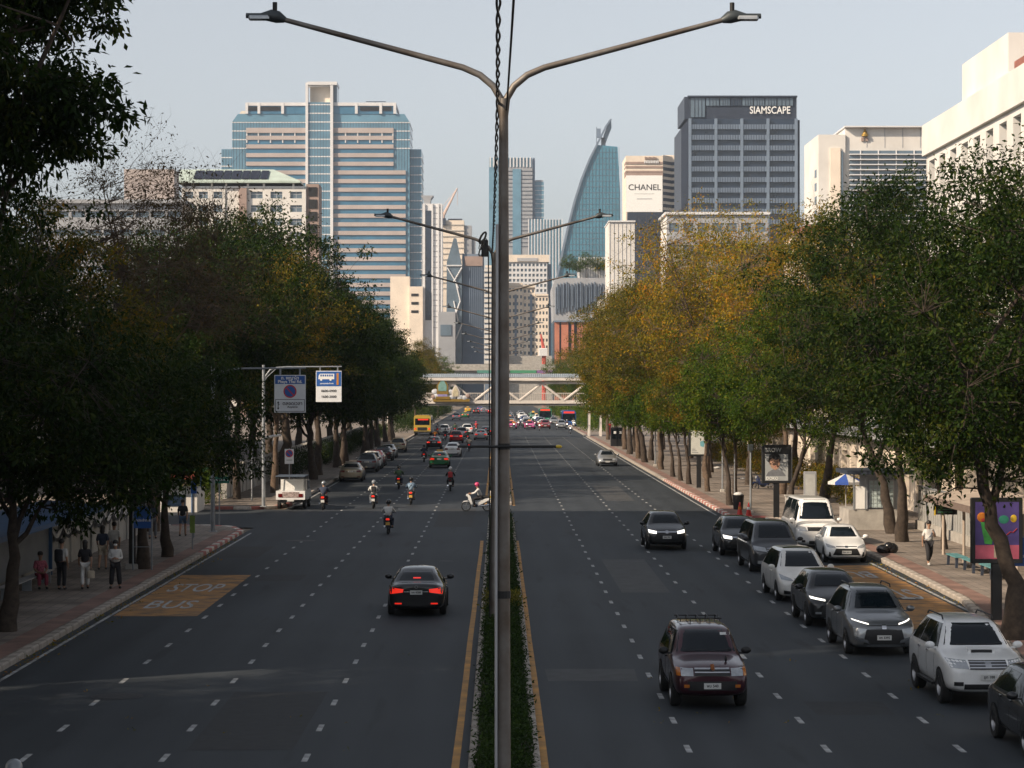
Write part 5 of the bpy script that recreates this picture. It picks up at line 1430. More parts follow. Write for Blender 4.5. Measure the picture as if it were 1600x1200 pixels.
def fort_x(pr, S, hit, D):
    rails(pr, S, hit, D)
    D('bonnet_scoop', [(-.30, -1.62), (.30, -1.62), (.28, -1.30), (-.28, -1.30)], 't', PH['paint'], .05, 3, 2)
    D('scoop_opening', [(-.24, -1.635), (.24, -1.635), (.24, -1.58), (-.24, -1.58)], 't', M_trim, .055, 3, 1)
    for ax, sx in (('r', 1), ('l', -1)): pr.add('side_step', MB().box(min(sx * .78, sx * .98), max(sx * .78, sx * .98), -.85, .85, .36, .42).mesh('side_step', M_trim))
fortuner = dict(L=4.70, W=1.84, H=1.83, belt=1.17, h0=1.08, h1=1.23, cowl=-1.15, rf=-.48, rr=1.62, tail=2.12, deck=1.22, rw=1.26, wb=2.75, r=.39, tyre=.26, gc=.32,
                win=[(-.88, .02, .0, -.38), (.06, .90, .86, .04), (.96, 1.75, 1.60, .92)], handles=[-.08, .8], doors=[-.78, .04, .94], face=face_fort, mid=mid_fort, extra=fort_x, rpz=1.0, pz=.70, txt='ฎท 188', hm=M_chrome)
def face_old(w, h0, h1, b, gc, sx):
    return [('headlight', q4(w * .50, w * .82, h0 - .22, h0 - .06, sx), 'f', M_lens), ('side_lamp', q4(w * .83, w * .93, h0 - .22, h0 - .06, sx), 'f', M_amber), ('fog_lamp', q4(w * .58, w * .74, gc + .22, gc + .29, sx), 'f', M_amber), ('tail_light', q4(w * .74, w * .92, b - .3, b, sx), 'b', PH['tail'])]
def mid_old(w, h0, h1, b, gc, dk):
    return [('grille', q4(-w * .47, w * .47, h0 - .22, h0 - .05), 'f', M_trim), ('grille_bar', q4(-w * .46, w * .46, h0 - .08, h0 - .05), 'f', M_chrome), ('grille_bar', q4(-w * .46, w * .46, h0 - .15, h0 - .125), 'f', M_chrome), ('front_bumper', q4(-w * .9, w * .9, gc + .16, gc + .36), 'f', M_trim)]
def old_x(pr, S, hit, D):
    M_gar = mat('garland', (.30, .10, .03), .8, var=.5, scale=30)
    p, n = hit('f', 0, S['h0'] - .05)
    if p is not None: pr.add('garland', MB().tube([(0, p.y - .03, S['h0'] + .03), (.02, p.y - .05, S['h0'] - .1), (0, p.y - .05, S['h0'] - .28)], [.04, .05, .03], 7).mesh('garland', M_gar, 50))
    z = S['H'] + .06
    for k in range(5):
        x = -.46 + k * .23
        pr.add('roof_rack_bar', MB().tube([(x, .35, z - .06), (x, .38, z + .03), (x, 1.35, z + .03), (x, 1.38, z - .06)], .013, 5).mesh('roof_rack_bar', M_trim))
    for y in (.5, 1.25): pr.add('roof_rack_rail', MB().tube([(-.52, y, z + .01), (.52, y, z + .01)], .014, 5).mesh('roof_rack_rail', M_trim))
    D('windscreen_sticker', q4(.36, .60, S['H'] - .2, S['H'] - .15), 'f', M_plate, .02, 2, 1)
    p, n = hit('t', .36, -1.75)
    if p is not None: pr.add('fender_mirror', MB().ball((.36, -1.75, p.z + .06), (.03, .03, .07), 8, 5).mesh('fender_mirror', M_trim, 50))
oldsuv = dict(L=4.60, W=1.69, H=1.72, belt=1.08, h0=1.00, h1=1.12, cowl=-1.00, rf=-.35, rr=1.78, tail=2.15, deck=1.10, rw=1.26, wb=2.6, r=.36, tyre=.24, gc=.30,
              win=[(-.78, .05, .02, -.32), (.10, .90, .88, .08), (.96, 1.90, 1.80, .94)], handles=[-.02, .82], doors=[-.7, .07, .93], face=face_old, mid=mid_old, extra=old_x, mm=M_trim, pz=.56, rpz=.9, txt='พบ 540', hm=M_trim)
lo_sedan = dict(sedan, lv=1, txt='กก 12'); lo_suv = dict(suv, lv=1)
def taxi_x(pr, S, hit, D):
    brake_high(pr, S, hit, D)
    pr.add('roof_sign', MB().bbox(-.28, .28, .15, .33, S['H'] - .01, S['H'] + .13, .03).mesh('roof_sign', M_platey))
    D('yellow_roof', [(-S['rw'] * .46, S['rf'] - .02), (S['rw'] * .46, S['rf'] - .02), (S['rw'] * .46, S['rr'] + .02), (-S['rw'] * .46, S['rr'] + .02)], 't', PH['paint2'], .006, 6, 6)
    D('yellow_deck', [(-.7, S['deck'] - .03), (.7, S['deck'] - .03), (.68, S['deck'] + .04), (-.68, S['deck'] + .04)], 'b', PH['paint2'], .006, 6, 2)
taxi = dict(sedan, extra=taxi_x, lv=1)
SPECS = dict(camry=camry, yaris=yaris, hrv=hrv, hrv2=hrv2, xpander=xpander, odyssey=odyssey, h1van=h1van, hiace=hiace, fortuner=fortuner, oldsuv=oldsuv, lo_sedan=lo_sedan, lo_suv=lo_suv, taxi=taxi)

def car(name, label, kind, x, y, rz, p, head=None, tail=None, plate=None, p2=None, cat='car', group=None, at=None):
    """at='front' means (x, y) is the middle of the front wheels' contact, 'rear' the rear wheels'"""
    if kind not in CARS: CARS[kind] = car_proto(kind, SPECS[kind])
    S = SPECS[kind]
    if at == 'front': y += S['wb'] / 2 * math.cos(rz) ; x += -S['wb'] / 2 * math.sin(rz)
    if at == 'rear': y -= S['wb'] / 2 * math.cos(rz); x -= -S['wb'] / 2 * math.sin(rz)
    r = thing(name, label, cat, (x, y, 0), rz, group)
    CARS[kind].inst(r, dict(paint=p, paint2=p2 or P_yellow, head=head or M_lens, tail=tail or M_tailoff, plate=plate or M_plate))
    return r
PI = math.pi
# right queue and right lanes, facing us
car('parked_car', 'black hatchback cut off at the corner, ahead of the white four-wheel drive', 'hrv2', 11.1, 46.0, .02, P_black, M_lens, at='front')
car('parked_car', 'white four-wheel drive with bonnet scoop and roof rails in the kerbside queue', 'fortuner', 10.95, 54.0, .03, P_white, at='front')
car('parked_car', 'grey people carrier with chrome front shields and roof rails in the queue', 'xpander', 10.25, 64.0, .02, P_grey, M_headon, at='front')
car('parked_car', 'black crossover with slim lit headlights behind the grey people carrier', 'hrv2', 10.15, 71.6, .02, P_black, M_headon, at='front')
car('parked_car', 'white low people carrier with dark sunroof in the queue', 'odyssey', 10.25, 80.0, .03, P_pearl, at='front')
car('parked_car', 'dark grey passenger van with striped chrome grille in the queue', 'h1van', 10.75, 92.6, .03, P_dgrey, at='front', cat='van')
car('parked_car', 'black crossover at the back of the kerbside queue near the cones', 'hrv', 10.35, 101.5, .02, P_black, M_headon, at='front')
car('parked_van', 'white high-roofed minibus parked in the bus bay', 'hiace', 14.05, 105.5, .02, P_white, cat='van', at='front')
car('parked_car', 'white saloon with wide black grille parked in the bus bay', 'yaris', 14.2, 97.4, -.02, P_white, at='front')
car('moving_car', 'black crossover with bright headlights driving towards the viewer', 'hrv', 7.4, 105.3, .01, P_black, M_headon, at='front')
car('moving_car', 'old maroon estate with roof rack and garland on its grille', 'oldsuv', 4.72, 53.6, .02, P_maroon, at='front')
car('moving_car', 'silver saloon driving alone in the kerb lane before the footbridge', 'lo_sedan', 9.85, 216, 0, P_silver, at='front')
# left lanes, going away
car('moving_car', 'black saloon with lit tail lights driving away beside the median', 'camry', -2.6, 75.2, PI, P_black, None, M_tailon, at='rear')
car('taxi', 'green and yellow taxi with lit brake lights driving away', 'taxi', -5.35, 212, PI, P_green, None, M_tailon, p2=P_yellow, cat='taxi', at='rear')
car('moving_car', 'white saloon overtaking beside the green and yellow taxi', 'lo_sedan', -4.85, 246, PI, P_white, at='rear')
car('moving_car', 'black saloon with red lights ahead of the green taxi', 'lo_sedan', -7.6, 276, PI, P_black, None, M_tailon, at='rear')
car('moving_car', 'dark red crossover waiting in the middle lane before the footbridge', 'lo_suv', -5.55, 306, PI, P_red, None, M_tailon, at='rear')
car('moving_car', 'silver saloon braking beside the median before the footbridge', 'lo_sedan', -2.5, 322, PI, P_silver, None, M_tailon, at='rear')
car('moving_car', 'black saloon with brake lights just past the silver one by the median', 'lo_sedan', -1.95, 346, PI, P_black, None, M_tailon, at='rear')
car('moving_car', 'white hatchback in the middle of the waiting traffic on the left', 'lo_suv', -5.3, 333, PI, P_silver, None, M_tailon, at='rear')
car('moving_car', 'white crossover near the yellow bus', 'lo_suv', -8.3, 358, PI, P_white, None, M_tailoff, at='rear')
car('moving_car', 'white hatchback braking beside the motorcycles under the footbridge', 'lo_suv', -4.9, 362, PI, P_white, None, M_tailon, at='rear')
# parked on the left
car('parked_car', 'gold saloon parked at the left kerb past the side street', 'lo_sedan', -11.3, 181, PI, P_gold, at='rear')
car('parked_car', 'grey four-wheel drive parked ahead of the gold saloon', 'lo_suv', -11.2, 201, PI, P_grey, at='rear')
car('parked_car', 'white hatchback parked ahead of the grey four-wheel drive', 'lo_suv', -11.2, 208, PI, P_white, at='rear')
car('parked_car', 'red saloon parked under the left trees', 'lo_sedan', -11.3, 216, PI, P_red, at='rear')
car('parked_car', 'dark saloon parked under the left trees', 'lo_sedan', -11.3, 231, PI, P_black, at='rear')
car('parked_car', 'silver saloon parked under the left trees', 'lo_sedan', -11.3, 240, PI, P_silver, at='rear')
car('parked_car', 'pale four-wheel drive catching the sun at the end of the parked row', 'lo_suv', -11.2, 262, PI, P_gold, at='rear')

# pickup with a canopy (left, at the side street corner)
def pickup(x, y, rz, label):
    r = thing('pickup_truck', label, 'truck', (x, y, 0), rz)
    part('chassis', MB().box(-.7, .7, -2.3, 2.4, .42, .60), M_trim, r)
    part('cab', MB().prism([(-2.45, .5), (-2.5, .95), (-1.6, 1.08), (-1.05, 1.68), (.1, 1.70), (.15, .5)], 'x', -.82, .82), P_white, r)
    part('cab_window', MB().prism([(-1.3, 1.12), (-.98, 1.58), (-.1, 1.6), (-.1, 1.12)], 'x', -.835, .835), M_tint, r)
    part('windshield', MB().prism([(-1.66, 1.12), (-1.62, 1.1), (-1.08, 1.66), (-1.14, 1.66)], 'x', -.7, .7), M_tint, r)
    bed = part('cargo_bed', MB().box(-.85, .85, .2, 2.5, .6, .66).box(-.85, -.80, .2, 2.5, .66, 1.12).box(.80, .85, .2, 2.5, .66, 1.12).box(-.80, .80, 2.45, 2.5, .66, 1.12), P_white, r)
    for sx in (-.8, .8):
        for yy in (.25, 1.35, 2.42): part('canopy_post', MB().cyl(sx, yy, 1.1, 1.95, .025, 6), M_trim, r)
    part('canopy', MB().bbox(-.88, .88, .15, 2.52, 1.93, 2.0, .03), mat('canopy_cloth', (.05, .07, .10), .8), r)
    for sx in (-.6, .6): part('tail_light', MB().box(sx - .12, sx + .12, 2.5, 2.53, .75, .95), M_tailoff, r)
    part('rear_plate', MB().box(-.2, .2, 2.5, 2.525, .5, .62), M_plate, r)
    part('tail_banner', MB().box(-.5, .5, 2.502, 2.515, .72, 1.05), mat('banner_print', (.35, .28, .26), .7, var=.6, scale=9), r)
    tm, rm = wheel_meshes(.33, .2)
    for sx in (-.74, .74):
        for yy in (-1.6, 1.45): ob('rim', rm, ob('wheel', tm, r, (sx, yy, .33)))
    return r
pickup(gx(454, 139), 141.5, PI, 'small white pickup with canopied bed parked at the side street corner')

# buses
def bus(x, y, rz, p, label, top=None, head=False):
    r = thing('city_bus', label, 'bus', (x, y, 0), rz)
    w, Lb, hh = 1.25, 11.0, 3.05
    part('body', MB().prism([(-w, .45), (w, .45), (w, 2.7), (w - .1, 2.95), (w - .35, hh), (-w + .35, hh), (-w + .1, 2.95), (-w, 2.7)], 'y', -Lb / 2, Lb / 2), p, r)
    part('rear_window', MB().box(-w + .18, w - .18, Lb / 2, Lb / 2 + .02, 1.6, 2.55), M_tint, r)
    part('windshield', MB().box(-w + .1, w - .1, -Lb / 2 - .02, -Lb / 2, 1.15, 2.45), M_tint, r)
    part('destination_board', MB().box(-w + .3, w - .3, -Lb / 2 - .025, -Lb / 2, 2.52, 2.85), top or mat('led_board', (.7, .04, .02), .4, emit=.3, var=0), r)
    part('rear_route_board', MB().box(-w + .35, w - .6, Lb / 2 + .02, Lb / 2 + .03, 2.3, 2.5), mat('led_board', (.7, .04, .02), .4, emit=.3, var=0), r)
    for sx in (-1, 1):
        for k in range(7): part('side_window', MB().box(min(sx * w, sx * (w + .015)), max(sx * w, sx * (w + .015)), -4.9 + k * 1.42, -3.65 + k * 1.42, 1.5, 2.4), M_tint, r)
        part('tail_light', MB().box(sx * 1.02 - .1, sx * 1.02 + .1, Lb / 2, Lb / 2 + .025, .9, 1.15), M_tailon, r)
        part('headlight', MB().box(sx * .95 - .14, sx * .95 + .14, -Lb / 2 - .02, -Lb / 2, .7, .9), M_headon if head else M_lens, r)
        part('mirror', MB().bbox(sx * 1.42 - .1, sx * 1.42 + .1, -Lb / 2 - .2, -Lb / 2 - .1, 1.7, 2.1, .02).tube([(sx * 1.42, -Lb / 2 - .15, 2.05), (sx * 1.1, -Lb / 2 - .02, 2.5)], .02, 5), M_trim, r)
    part('bumper', MB().box(-w - .01, w + .01, Lb / 2, Lb / 2 + .1, .42, .66), M_trim, r)
    part('engine_grille', MB().box(-.7, .7, Lb / 2, Lb / 2 + .015, .75, 1.25), M_trim, r)
    tm, rm = wheel_meshes(.48, .28)
    for sx in (-1.13, 1.13):
        for yy in (-3.2, 3.0): ob('rim', rm, ob('wheel', tm, r, (sx, yy, .48)))
    return r
bus(gx(660, 352), 357, PI, P_busyel, 'yellow city bus seen from behind under the left trees before the footbridge')
bus(gx(889, 425), 430, 0, P_busblue, 'blue city bus at the head of the queue beyond the footbridge', head=True)
bus(gx(852, 470), 476, 0, P_busgreen, 'green city bus in the queue beyond the footbridge')

# far traffic beyond the footbridge
cols = [(P_silver, 'silver'), (P_white, 'white'), (P_black, 'black'), (P_dgrey, 'dark grey'), (P_red, 'red'), (P_blue, 'blue'), (P_yellow, 'yellow'), (P_pinkp, 'pink'), (P_green, 'green')]
for row in range(11):
    yq = 408 + row * 17
    for lane, x in enumerate((2.2, 5.1, 7.9, 10.8)):
        if (lane == 3 and 416 < yq < 446) or (lane == 2 and 462 < yq < 492) or R.random() < .08: continue
        p, cn = cols[R.choice((0, 0, 1, 1, 2, 3, 4, 5, 6, 7, 8))]
        k = 'taxi' if cn in ('yellow', 'pink', 'green') else R.choice(('lo_sedan', 'lo_suv'))
        car('queued_car', '%s %s facing us in the queue beyond the footbridge' % (cn, 'taxi' if k == 'taxi' else 'saloon' if k == 'lo_sedan' else 'crossover'), k, x + R.uniform(-.2, .2), yq + R.uniform(-1.5, 1.5), 0, p, M_headon if R.random() < .3 else M_lens, p2=P_yellow if cn != 'pink' else P_pinkp, cat='taxi' if k == 'taxi' else 'car', group='queue beyond the footbridge')
for i, (px, yq, k, p, cn) in enumerate(((713, 520, 'lo_suv', P_silver, 'silver'), (727, 555, 'taxi', P_green, 'green'), (731, 690, 'taxi', P_yellow, 'yellow'), (744, 640, 'lo_sedan', P_black, 'black'), (756, 660, 'lo_sedan', P_white, 'white'), (767, 640, 'lo_sedan', P_red, 'red'), (771, 690, 'lo_suv', P_dgrey, 'dark grey'), (750, 720, 'lo_sedan', P_blue, 'blue'))):
    car('distant_car', '%s %s driving away far beyond the footbridge' % (cn, 'taxi' if k == 'taxi' else 'car'), k, gx(px, yq), yq, PI, p, None, M_tailon, cat='taxi' if k == 'taxi' else 'car', p2=P_yellow)

# ------------------------------------------------------------------ people
SK = mat('skin', (.36, .21, .14), .55, var=.1, scale=9)
def skin_mesh(J, E, rad, root, m, name, lv=1, extra=None):
    names = list(dict.fromkeys([a for e in E for a in e])); ix = {n: i for i, n in enumerate(names)}
    me = bpy.data.meshes.new(name); me.from_pydata([J[n] for n in names], [(ix[a], ix[b]) for a, b in E], [])
    o = bpy.data.objects.new(name, me)
    o.modifiers.new('k', 'SKIN'); md = o.modifiers.new('s', 'SUBSURF'); md.levels = lv; md.render_levels = lv
    sv = me.skin_vertices[0].data
    for n in names:
        r = rad[n]; sv[ix[n]].radius = (r, r) if not hasattr(r, '__len__') else r
        sv[ix[n]].use_root = (n == root)
    r = evaluated(o); bpy.data.meshes.remove(me)
    if extra is not None:
        v = [tuple(x.co) for x in r.vertices]; f = [tuple(p.vertices) for p in r.polygons]; n = len(v)
        v += extra.v; f += [tuple(i + n for i in q) for q in extra.f]
        bpy.data.meshes.remove(r); r = bpy.data.meshes.new(name); r.from_pydata(v, [], f)
    r.name = name; r.materials.clear(); r.materials.append(m)
    r.polygons.foreach_set('use_smooth', [True] * len(r.polygons)); r.update()
    return r

BASE = dict(pel=(0, 0, .93), wst=(0, 0, 1.08), chs=(0, .01, 1.27), nek=(0, .01, 1.42), nk2=(0, -.005, 1.49), hd1=(0, -.015, 1.555), hd2=(0, -.01, 1.65), hd3=(0, .0, 1.70),
            shl=(-.17, .01, 1.37), ell=(-.21, .03, 1.10), wrl=(-.21, -.05, .86), hal=(-.21, -.07, .79), shr=(.17, .01, 1.37), elr=(.21, .03, 1.10), wrr=(.21, -.05, .86), har=(.21, -.07, .79),
            hpl=(-.09, 0, .88), knl=(-.10, -.02, .48), anl=(-.10, .02, .08), tol=(-.11, -.13, .04), hpr=(.09, 0, .88), knr=(.10, -.02, .48), anr=(.10, .02, .08), tor=(.11, -.13, .04))
RAD = dict(pel=.12, wst=.11, chs=(.135, .105), nek=.06, nk2=.055, hd1=.075, hd2=.092, hd3=.06, shl=.06, ell=.042, wrl=.030, hal=.034, shr=.06, elr=.042, wrr=.030, har=.034,
           hpl=.085, knl=.060, anl=.042, tol=.035, hpr=.085, knr=.060, anr=.042, tor=.035)
EDG = [('pel', 'wst'), ('wst', 'chs'), ('chs', 'nek'), ('nek', 'nk2'), ('nk2', 'hd1'), ('hd1', 'hd2'), ('hd2', 'hd3'), ('chs', 'shl'), ('shl', 'ell'), ('ell', 'wrl'), ('wrl', 'hal'), ('chs', 'shr'), ('shr', 'elr'), ('elr', 'wrr'), ('wrr', 'har'),
       ('pel', 'hpl'), ('hpl', 'knl'), ('knl', 'anl'), ('anl', 'tol'), ('pel', 'hpr'), ('hpr', 'knr'), ('knr', 'anr'), ('anr', 'tor')]
def mix(a, b, t): return tuple(a[i] * (1 - t) + b[i] * t for i in range(3))

def person_proto(pose, sleeve=.55, leg=1.0, hair='short', skirt=False, mask=False, wide=1., helmet=False):
    J = dict(BASE); J.update(pose)
    ex = MB()
    hd = Vector(J['hd2'])
    ex.ball((hd.x, hd.y - .092, hd.z - .03), (.014, .022, .022), 6, 4)                      # nose
    for sx in (-1, 1): ex.ball((hd.x + sx * .088, hd.y + .005, hd.z - .02), (.014, .022, .032), 6, 4)   # ears
    for s, sx in (('l', -1), ('r', 1)):
        a, b = Vector(J['wr' + s]), Vector(J['ha' + s]); d = (b - a).normalized(); sd = d.orthogonal().normalized()
        fw = Vector((0, -1, -.2)); sd = d.cross(Vector((1, 0, 0))); sd = sd.normalized() if sd.length > .1 else Vector((0, 1, 0))
        for k, (o, ln) in enumerate(((-.027, .055), (-.009, .068), (.009, .064), (.027, .05))):
            p = b + sd * o + d * .015; m = p + d * ln * .6; e = m + (d * .7 + Vector((-sx * .5, 0, 0))).normalized() * ln * .5
            ex.tube([p, m, e], [.011, .0095, .007], 5)
        p = a.lerp(b, .5) + sd * .024; ex.tube([p, p + (sd * .8 + d * .6) * .035, p + (sd * .5 + d) * .06], [.013, .011, .008], 5)
    pr = Proto()
    pr.add('body', skin_mesh(J, EDG, RAD, 'pel', PH['skin'], 'body', 1, ex))
    # shirt
    S = dict(J); sr = dict(RAD); sr.update(pel=.15 * wide, wst=.145 * wide, chs=(.165 * wide, .135 * wide), nek=.085, shl=.083, shr=.083)
    E = [('pel', 'wst'), ('wst', 'chs'), ('chs', 'nek'), ('chs', 'shl'), ('chs', 'shr')]
    for s in 'lr':
        if sleeve <= .6:
            S['sl' + s] = mix(J['sh' + s], J['el' + s], sleeve / .6); sr['sl' + s] = .068; E.append(('sh' + s, 'sl' + s))
        else:
            S['sl' + s] = mix(J['el' + s], J['wr' + s], .9); sr['sl' + s] = .045; sr['el' + s] = .06; E += [('sh' + s, 'el' + s), ('el' + s, 'sl' + s)]
    pr.add('shirt', skin_mesh(S, E, sr, 'chs', PH['shirt'], 'shirt'))
    # trousers
    S = dict(J); tr = dict(RAD); tr.update(pel=.142, hpl=.105, hpr=.105, knl=.082 * wide, knr=.082 * wide)
    E = [('pel', 'hpl'), ('pel', 'hpr')]
    for s in 'lr':
        if leg >= .6:
            S['tl' + s] = mix(J['kn' + s], J['an' + s], min(1, (leg - .5) / .5) * .92); tr['tl' + s] = .068 * wide; E += [('hp' + s, 'kn' + s), ('kn' + s, 'tl' + s)]
        else:
            S['tl' + s] = mix(J['hp' + s], J['kn' + s], leg / .5 * .95); tr['tl' + s] = .09; E += [('hp' + s, 'tl' + s)]
    pr.add('trousers', skin_mesh(S, E, tr, 'pel', PH['trousers'], 'trousers'))
    for s in 'lr':
        a, t = Vector(J['an' + s]), Vector(J['to' + s]); d = (t - a)
        pr.add('shoe', MB().ball(tuple(a.lerp(t, .55) + Vector((0, 0, -.012))), (.052, max(.075, d.length * .68), .05), 10, 6).mesh('shoe', PH['shoe'], 60))
    top = (hd.x, hd.y + .012, hd.z + .035)
    if helmet:
        h = MB().ball((hd.x, hd.y + .005, hd.z + .01), (.135, .15, .14), 14, 8)
        hi = pr.add('helmet', h.mesh('helmet', PH['helmet'], 60))
        pr.add('visor', MB().lathe([(.139, -.05), (.142, .0), (.139, .045)], 'z', (hd.x, hd.y - .012, hd.z - .01), 14).mesh('visor', M_tint, 60) if False else MB().ball((hd.x, hd.y - .045, hd.z - .02), (.115, .11, .07), 12, 6).mesh('visor', M_tint, 60), hi)
    else:
        h = MB().ball(top, (.104, .112, .098), 12, 7)
        if hair == 'long': h.ball((hd.x, hd.y + .055, hd.z - .09), (.095, .06, .17), 10, 7)
        if hair == 'bun': h.ball((hd.x, hd.y + .12, hd.z + .05), .05, 8, 5)
        pr.add('hair', h.mesh('hair', PH['hair'], 60))
        fm = MB()
        for sx in (-1, 1): fm.ball((hd.x + sx * .033, hd.y - .083, hd.z + .0), (.013, .01, .007), 6, 4)
        if not mask: fm.ball((hd.x, hd.y - .086, hd.z - .072), (.024, .01, .007), 6, 4)
        pr.add('face', fm.mesh('face', M_letterK, 60))
        if mask: pr.add('face_mask', MB().ball((hd.x, hd.y - .055, hd.z - .055), (.066, .058, .05), 10, 6).mesh('face_mask', M_letterW, 60))
    return pr, J

def cloth(name, c, var=.2, scale=6): return mat('cloth_' + name, c, .85, var=var, scale=scale)
C_white = cloth('white', (.58, .57, .55)); C_black = cloth('black', (.018, .018, .022)); C_navy = cloth('navy', (.03, .04, .07)); C_lblue = cloth('light_blue', (.24, .34, .44))
C_grey = cloth('grey', (.16, .17, .19)); C_green = cloth('green', (.05, .09, .05)); C_red = cloth('red', (.36, .03, .035)); C_pinkc = cloth('pink_check', (.45, .12, .17), .6, 22); C_beige = cloth('beige', (.42, .36, .28))
C_denim = cloth('denim', (.07, .11, .18)); C_orange = cloth('orange', (.55, .18, .02)); H_black = mat('hair_black', (.012, .010, .009), .5, var=.2, scale=20); S_white = mat('shoe_white', (.5, .5, .48), .7); S_black = mat('shoe_black', (.02, .02, .02), .6)
def person(label, x, y, rz, pose, shirt, trousers, shoe=None, z=.156, s=1., group=None, bag=None, **kw):
    pr, J = person_proto(pose, **kw)
    r = thing('person', label, 'person', (x, y, z), rz, group); r.scale = (s, s, s)
    pr.inst(r, dict(shirt=shirt, trousers=trousers, skin=SK, hair=H_black, shoe=shoe or S_black, helmet=P_black))
    if bag == 'backpack': part('backpack', MB().bbox(-.15, .15, .14, .30, 1.0, 1.42, .05), C_black, r, 50)
    if bag == 'sling':
        part('sling_strap', MB().tube([(.14, -.02, 1.40), (.02, -.165, 1.2), (-.16, -.08, 1.0), (-.12, .12, 1.05), (.05, .16, 1.3), (.14, .02, 1.41)], .016, 5), C_denim, r)
    if bag == 'hand':
        h = J['hal']; part('handbag', MB().bbox(h[0] - .13, h[0] + .13, h[1] - .05, h[1] + .05, h[2] - .40, h[2] - .12, .04).tube([(h[0] - .08, h[1], h[2] - .14), (h[0], h[1], h[2] + .02), (h[0] + .08, h[1], h[2] - .14)], .01, 4), C_beige, r, 50)
    return r
WALK = dict(knl=(-.10, -.18, .50), anl=(-.10, -.16, .09), tol=(-.11, -.31, .05), knr=(.10, .06, .48), anr=(.10, .30, .13), tor=(.11, .18, .045), ell=(-.22, .1, 1.11), wrl=(-.21, .14, .87), hal=(-.21, .14, .80), elr=(.22, -.04, 1.11), wrr=(.21, -.2, .92), har=(.21, -.25, .86))
PHONE = dict(WALK, elr=(.23, -.08, 1.12), wrr=(.10, -.26, 1.28), har=(.06, -.27, 1.35))
STAND = dict()
HOLD = dict(ell=(-.23, -.02, 1.10), wrl=(-.08, -.24, 1.10), hal=(-.02, -.26, 1.10), elr=(.23, -.02, 1.10), wrr=(.08, -.24, 1.10), har=(.02, -.26, 1.11), knl=(-.13, -.01, .48), knr=(.13, -.01, .48), anl=(-.16, .02, .08), anr=(.16, .02, .08), tol=(-.18, -.13, .04), tor=(.18, -.13, .04))
SIT = {k: (v[0], v[1] + .05, v[2] - .43) for k, v in BASE.items() if k in ('pel', 'wst', 'chs', 'nek', 'nk2', 'hd1', 'hd2', 'hd3', 'shl', 'shr', 'hpl', 'hpr')}
SIT.update(knl=(-.13, -.38, .50), knr=(.13, -.38, .50), anl=(-.13, -.36, .08), anr=(.13, -.36, .08), tol=(-.14, -.5, .04), tor=(.14, -.5, .04), ell=(-.22, -.02, .68), elr=(.22, -.02, .68), wrl=(-.12, -.24, .60), wrr=(.12, -.24, .60), hal=(-.07, -.30, .59), har=(.07, -.30, .59))

person('man in white T-shirt and wide black trousers walking on the right pavement', 17.0, 93.6, .25, PHONE, C_white, C_black, S_white, bag='sling', wide=1.18, leg=.95)
person('man with white shirt and black backpack standing by the left bus shelter', gx(97, 82.5), 82.5, PI - .3, STAND, C_white, C_black, bag='backpack')
person('woman in black top and white trousers with handbag by the left bus shelter', gx(132, 82.5), 82.7, PI + .2, WALK, C_black, C_white, hair='long', bag='hand', s=.97)
person('masked woman in white blouse and wide black trousers waiting at the left kerb', gx(181, 83), 83, .1, HOLD, C_white, C_black, hair='bun', mask=True, wide=1.25, s=.96, sleeve=.8)
person('long-haired walker in navy top behind the masked woman', gx(161, 91.5), 91.5, PI, WALK, C_navy, C_beige, hair='long', leg=.45, s=.97)
person('walker in white shirt beside the long-haired walker', gx(179, 93), 93, PI + .1, WALK, C_white, C_grey)
person('man in black T-shirt and denim shorts walking away towards the side street', gx(286, 112), 112, PI, WALK, C_black, C_denim, leg=.42)
person('woman in pink checked blouse sitting on the left bus bench', gx(60, 82.5), 83.0, .4, SIT, C_pinkc, cloth('rose', (.30, .05, .08)), s=.97)
person('walker in dark top near the leaning tree on the left pavement', gx(249, 112), 110, PI, WALK, C_navy, C_grey, hair='long')
for i, (px, yy, c, t, lb) in enumerate(((1480, 130, C_white, C_navy, 'person in white shirt beyond the corrugated fence'), (945, 300, C_red, C_black, 'person in red shirt on the far right pavement'), (975, 260, C_black, C_denim, 'person in black shirt by the far phone booths'))):
    if i == 0: continue
    person(lb, max(14.6, gx(px, yy)), yy, PI * (i % 2), WALK, c, t)

# ------------------------------------------------------------------ motorcycles with riders
RIDE = dict(pel=(0, .22, .84), wst=(0, .18, .98), chs=(0, .10, 1.16), nek=(0, .06, 1.31), nk2=(0, .04, 1.38), hd1=(0, .02, 1.44), hd2=(0, .01, 1.54), hd3=(0, .02, 1.59),
            shl=(-.18, .08, 1.26), shr=(.18, .08, 1.26), ell=(-.30, -.12, 1.06), elr=(.30, -.12, 1.06), wrl=(-.29, -.36, 1.02), wrr=(.29, -.36, 1.02), hal=(-.29, -.43, 1.02), har=(.29, -.43, 1.02),
            hpl=(-.10, .18, .80), hpr=(.10, .18, .80), knl=(-.20, -.22, .70), knr=(.20, -.22, .70), anl=(-.18, -.10, .33), anr=(.18, -.10, .33), tol=(-.20, -.24, .30), tor=(.20, -.24, .30))
RP, _ = person_proto(RIDE, helmet=True, sleeve=.9)
BK = Proto()
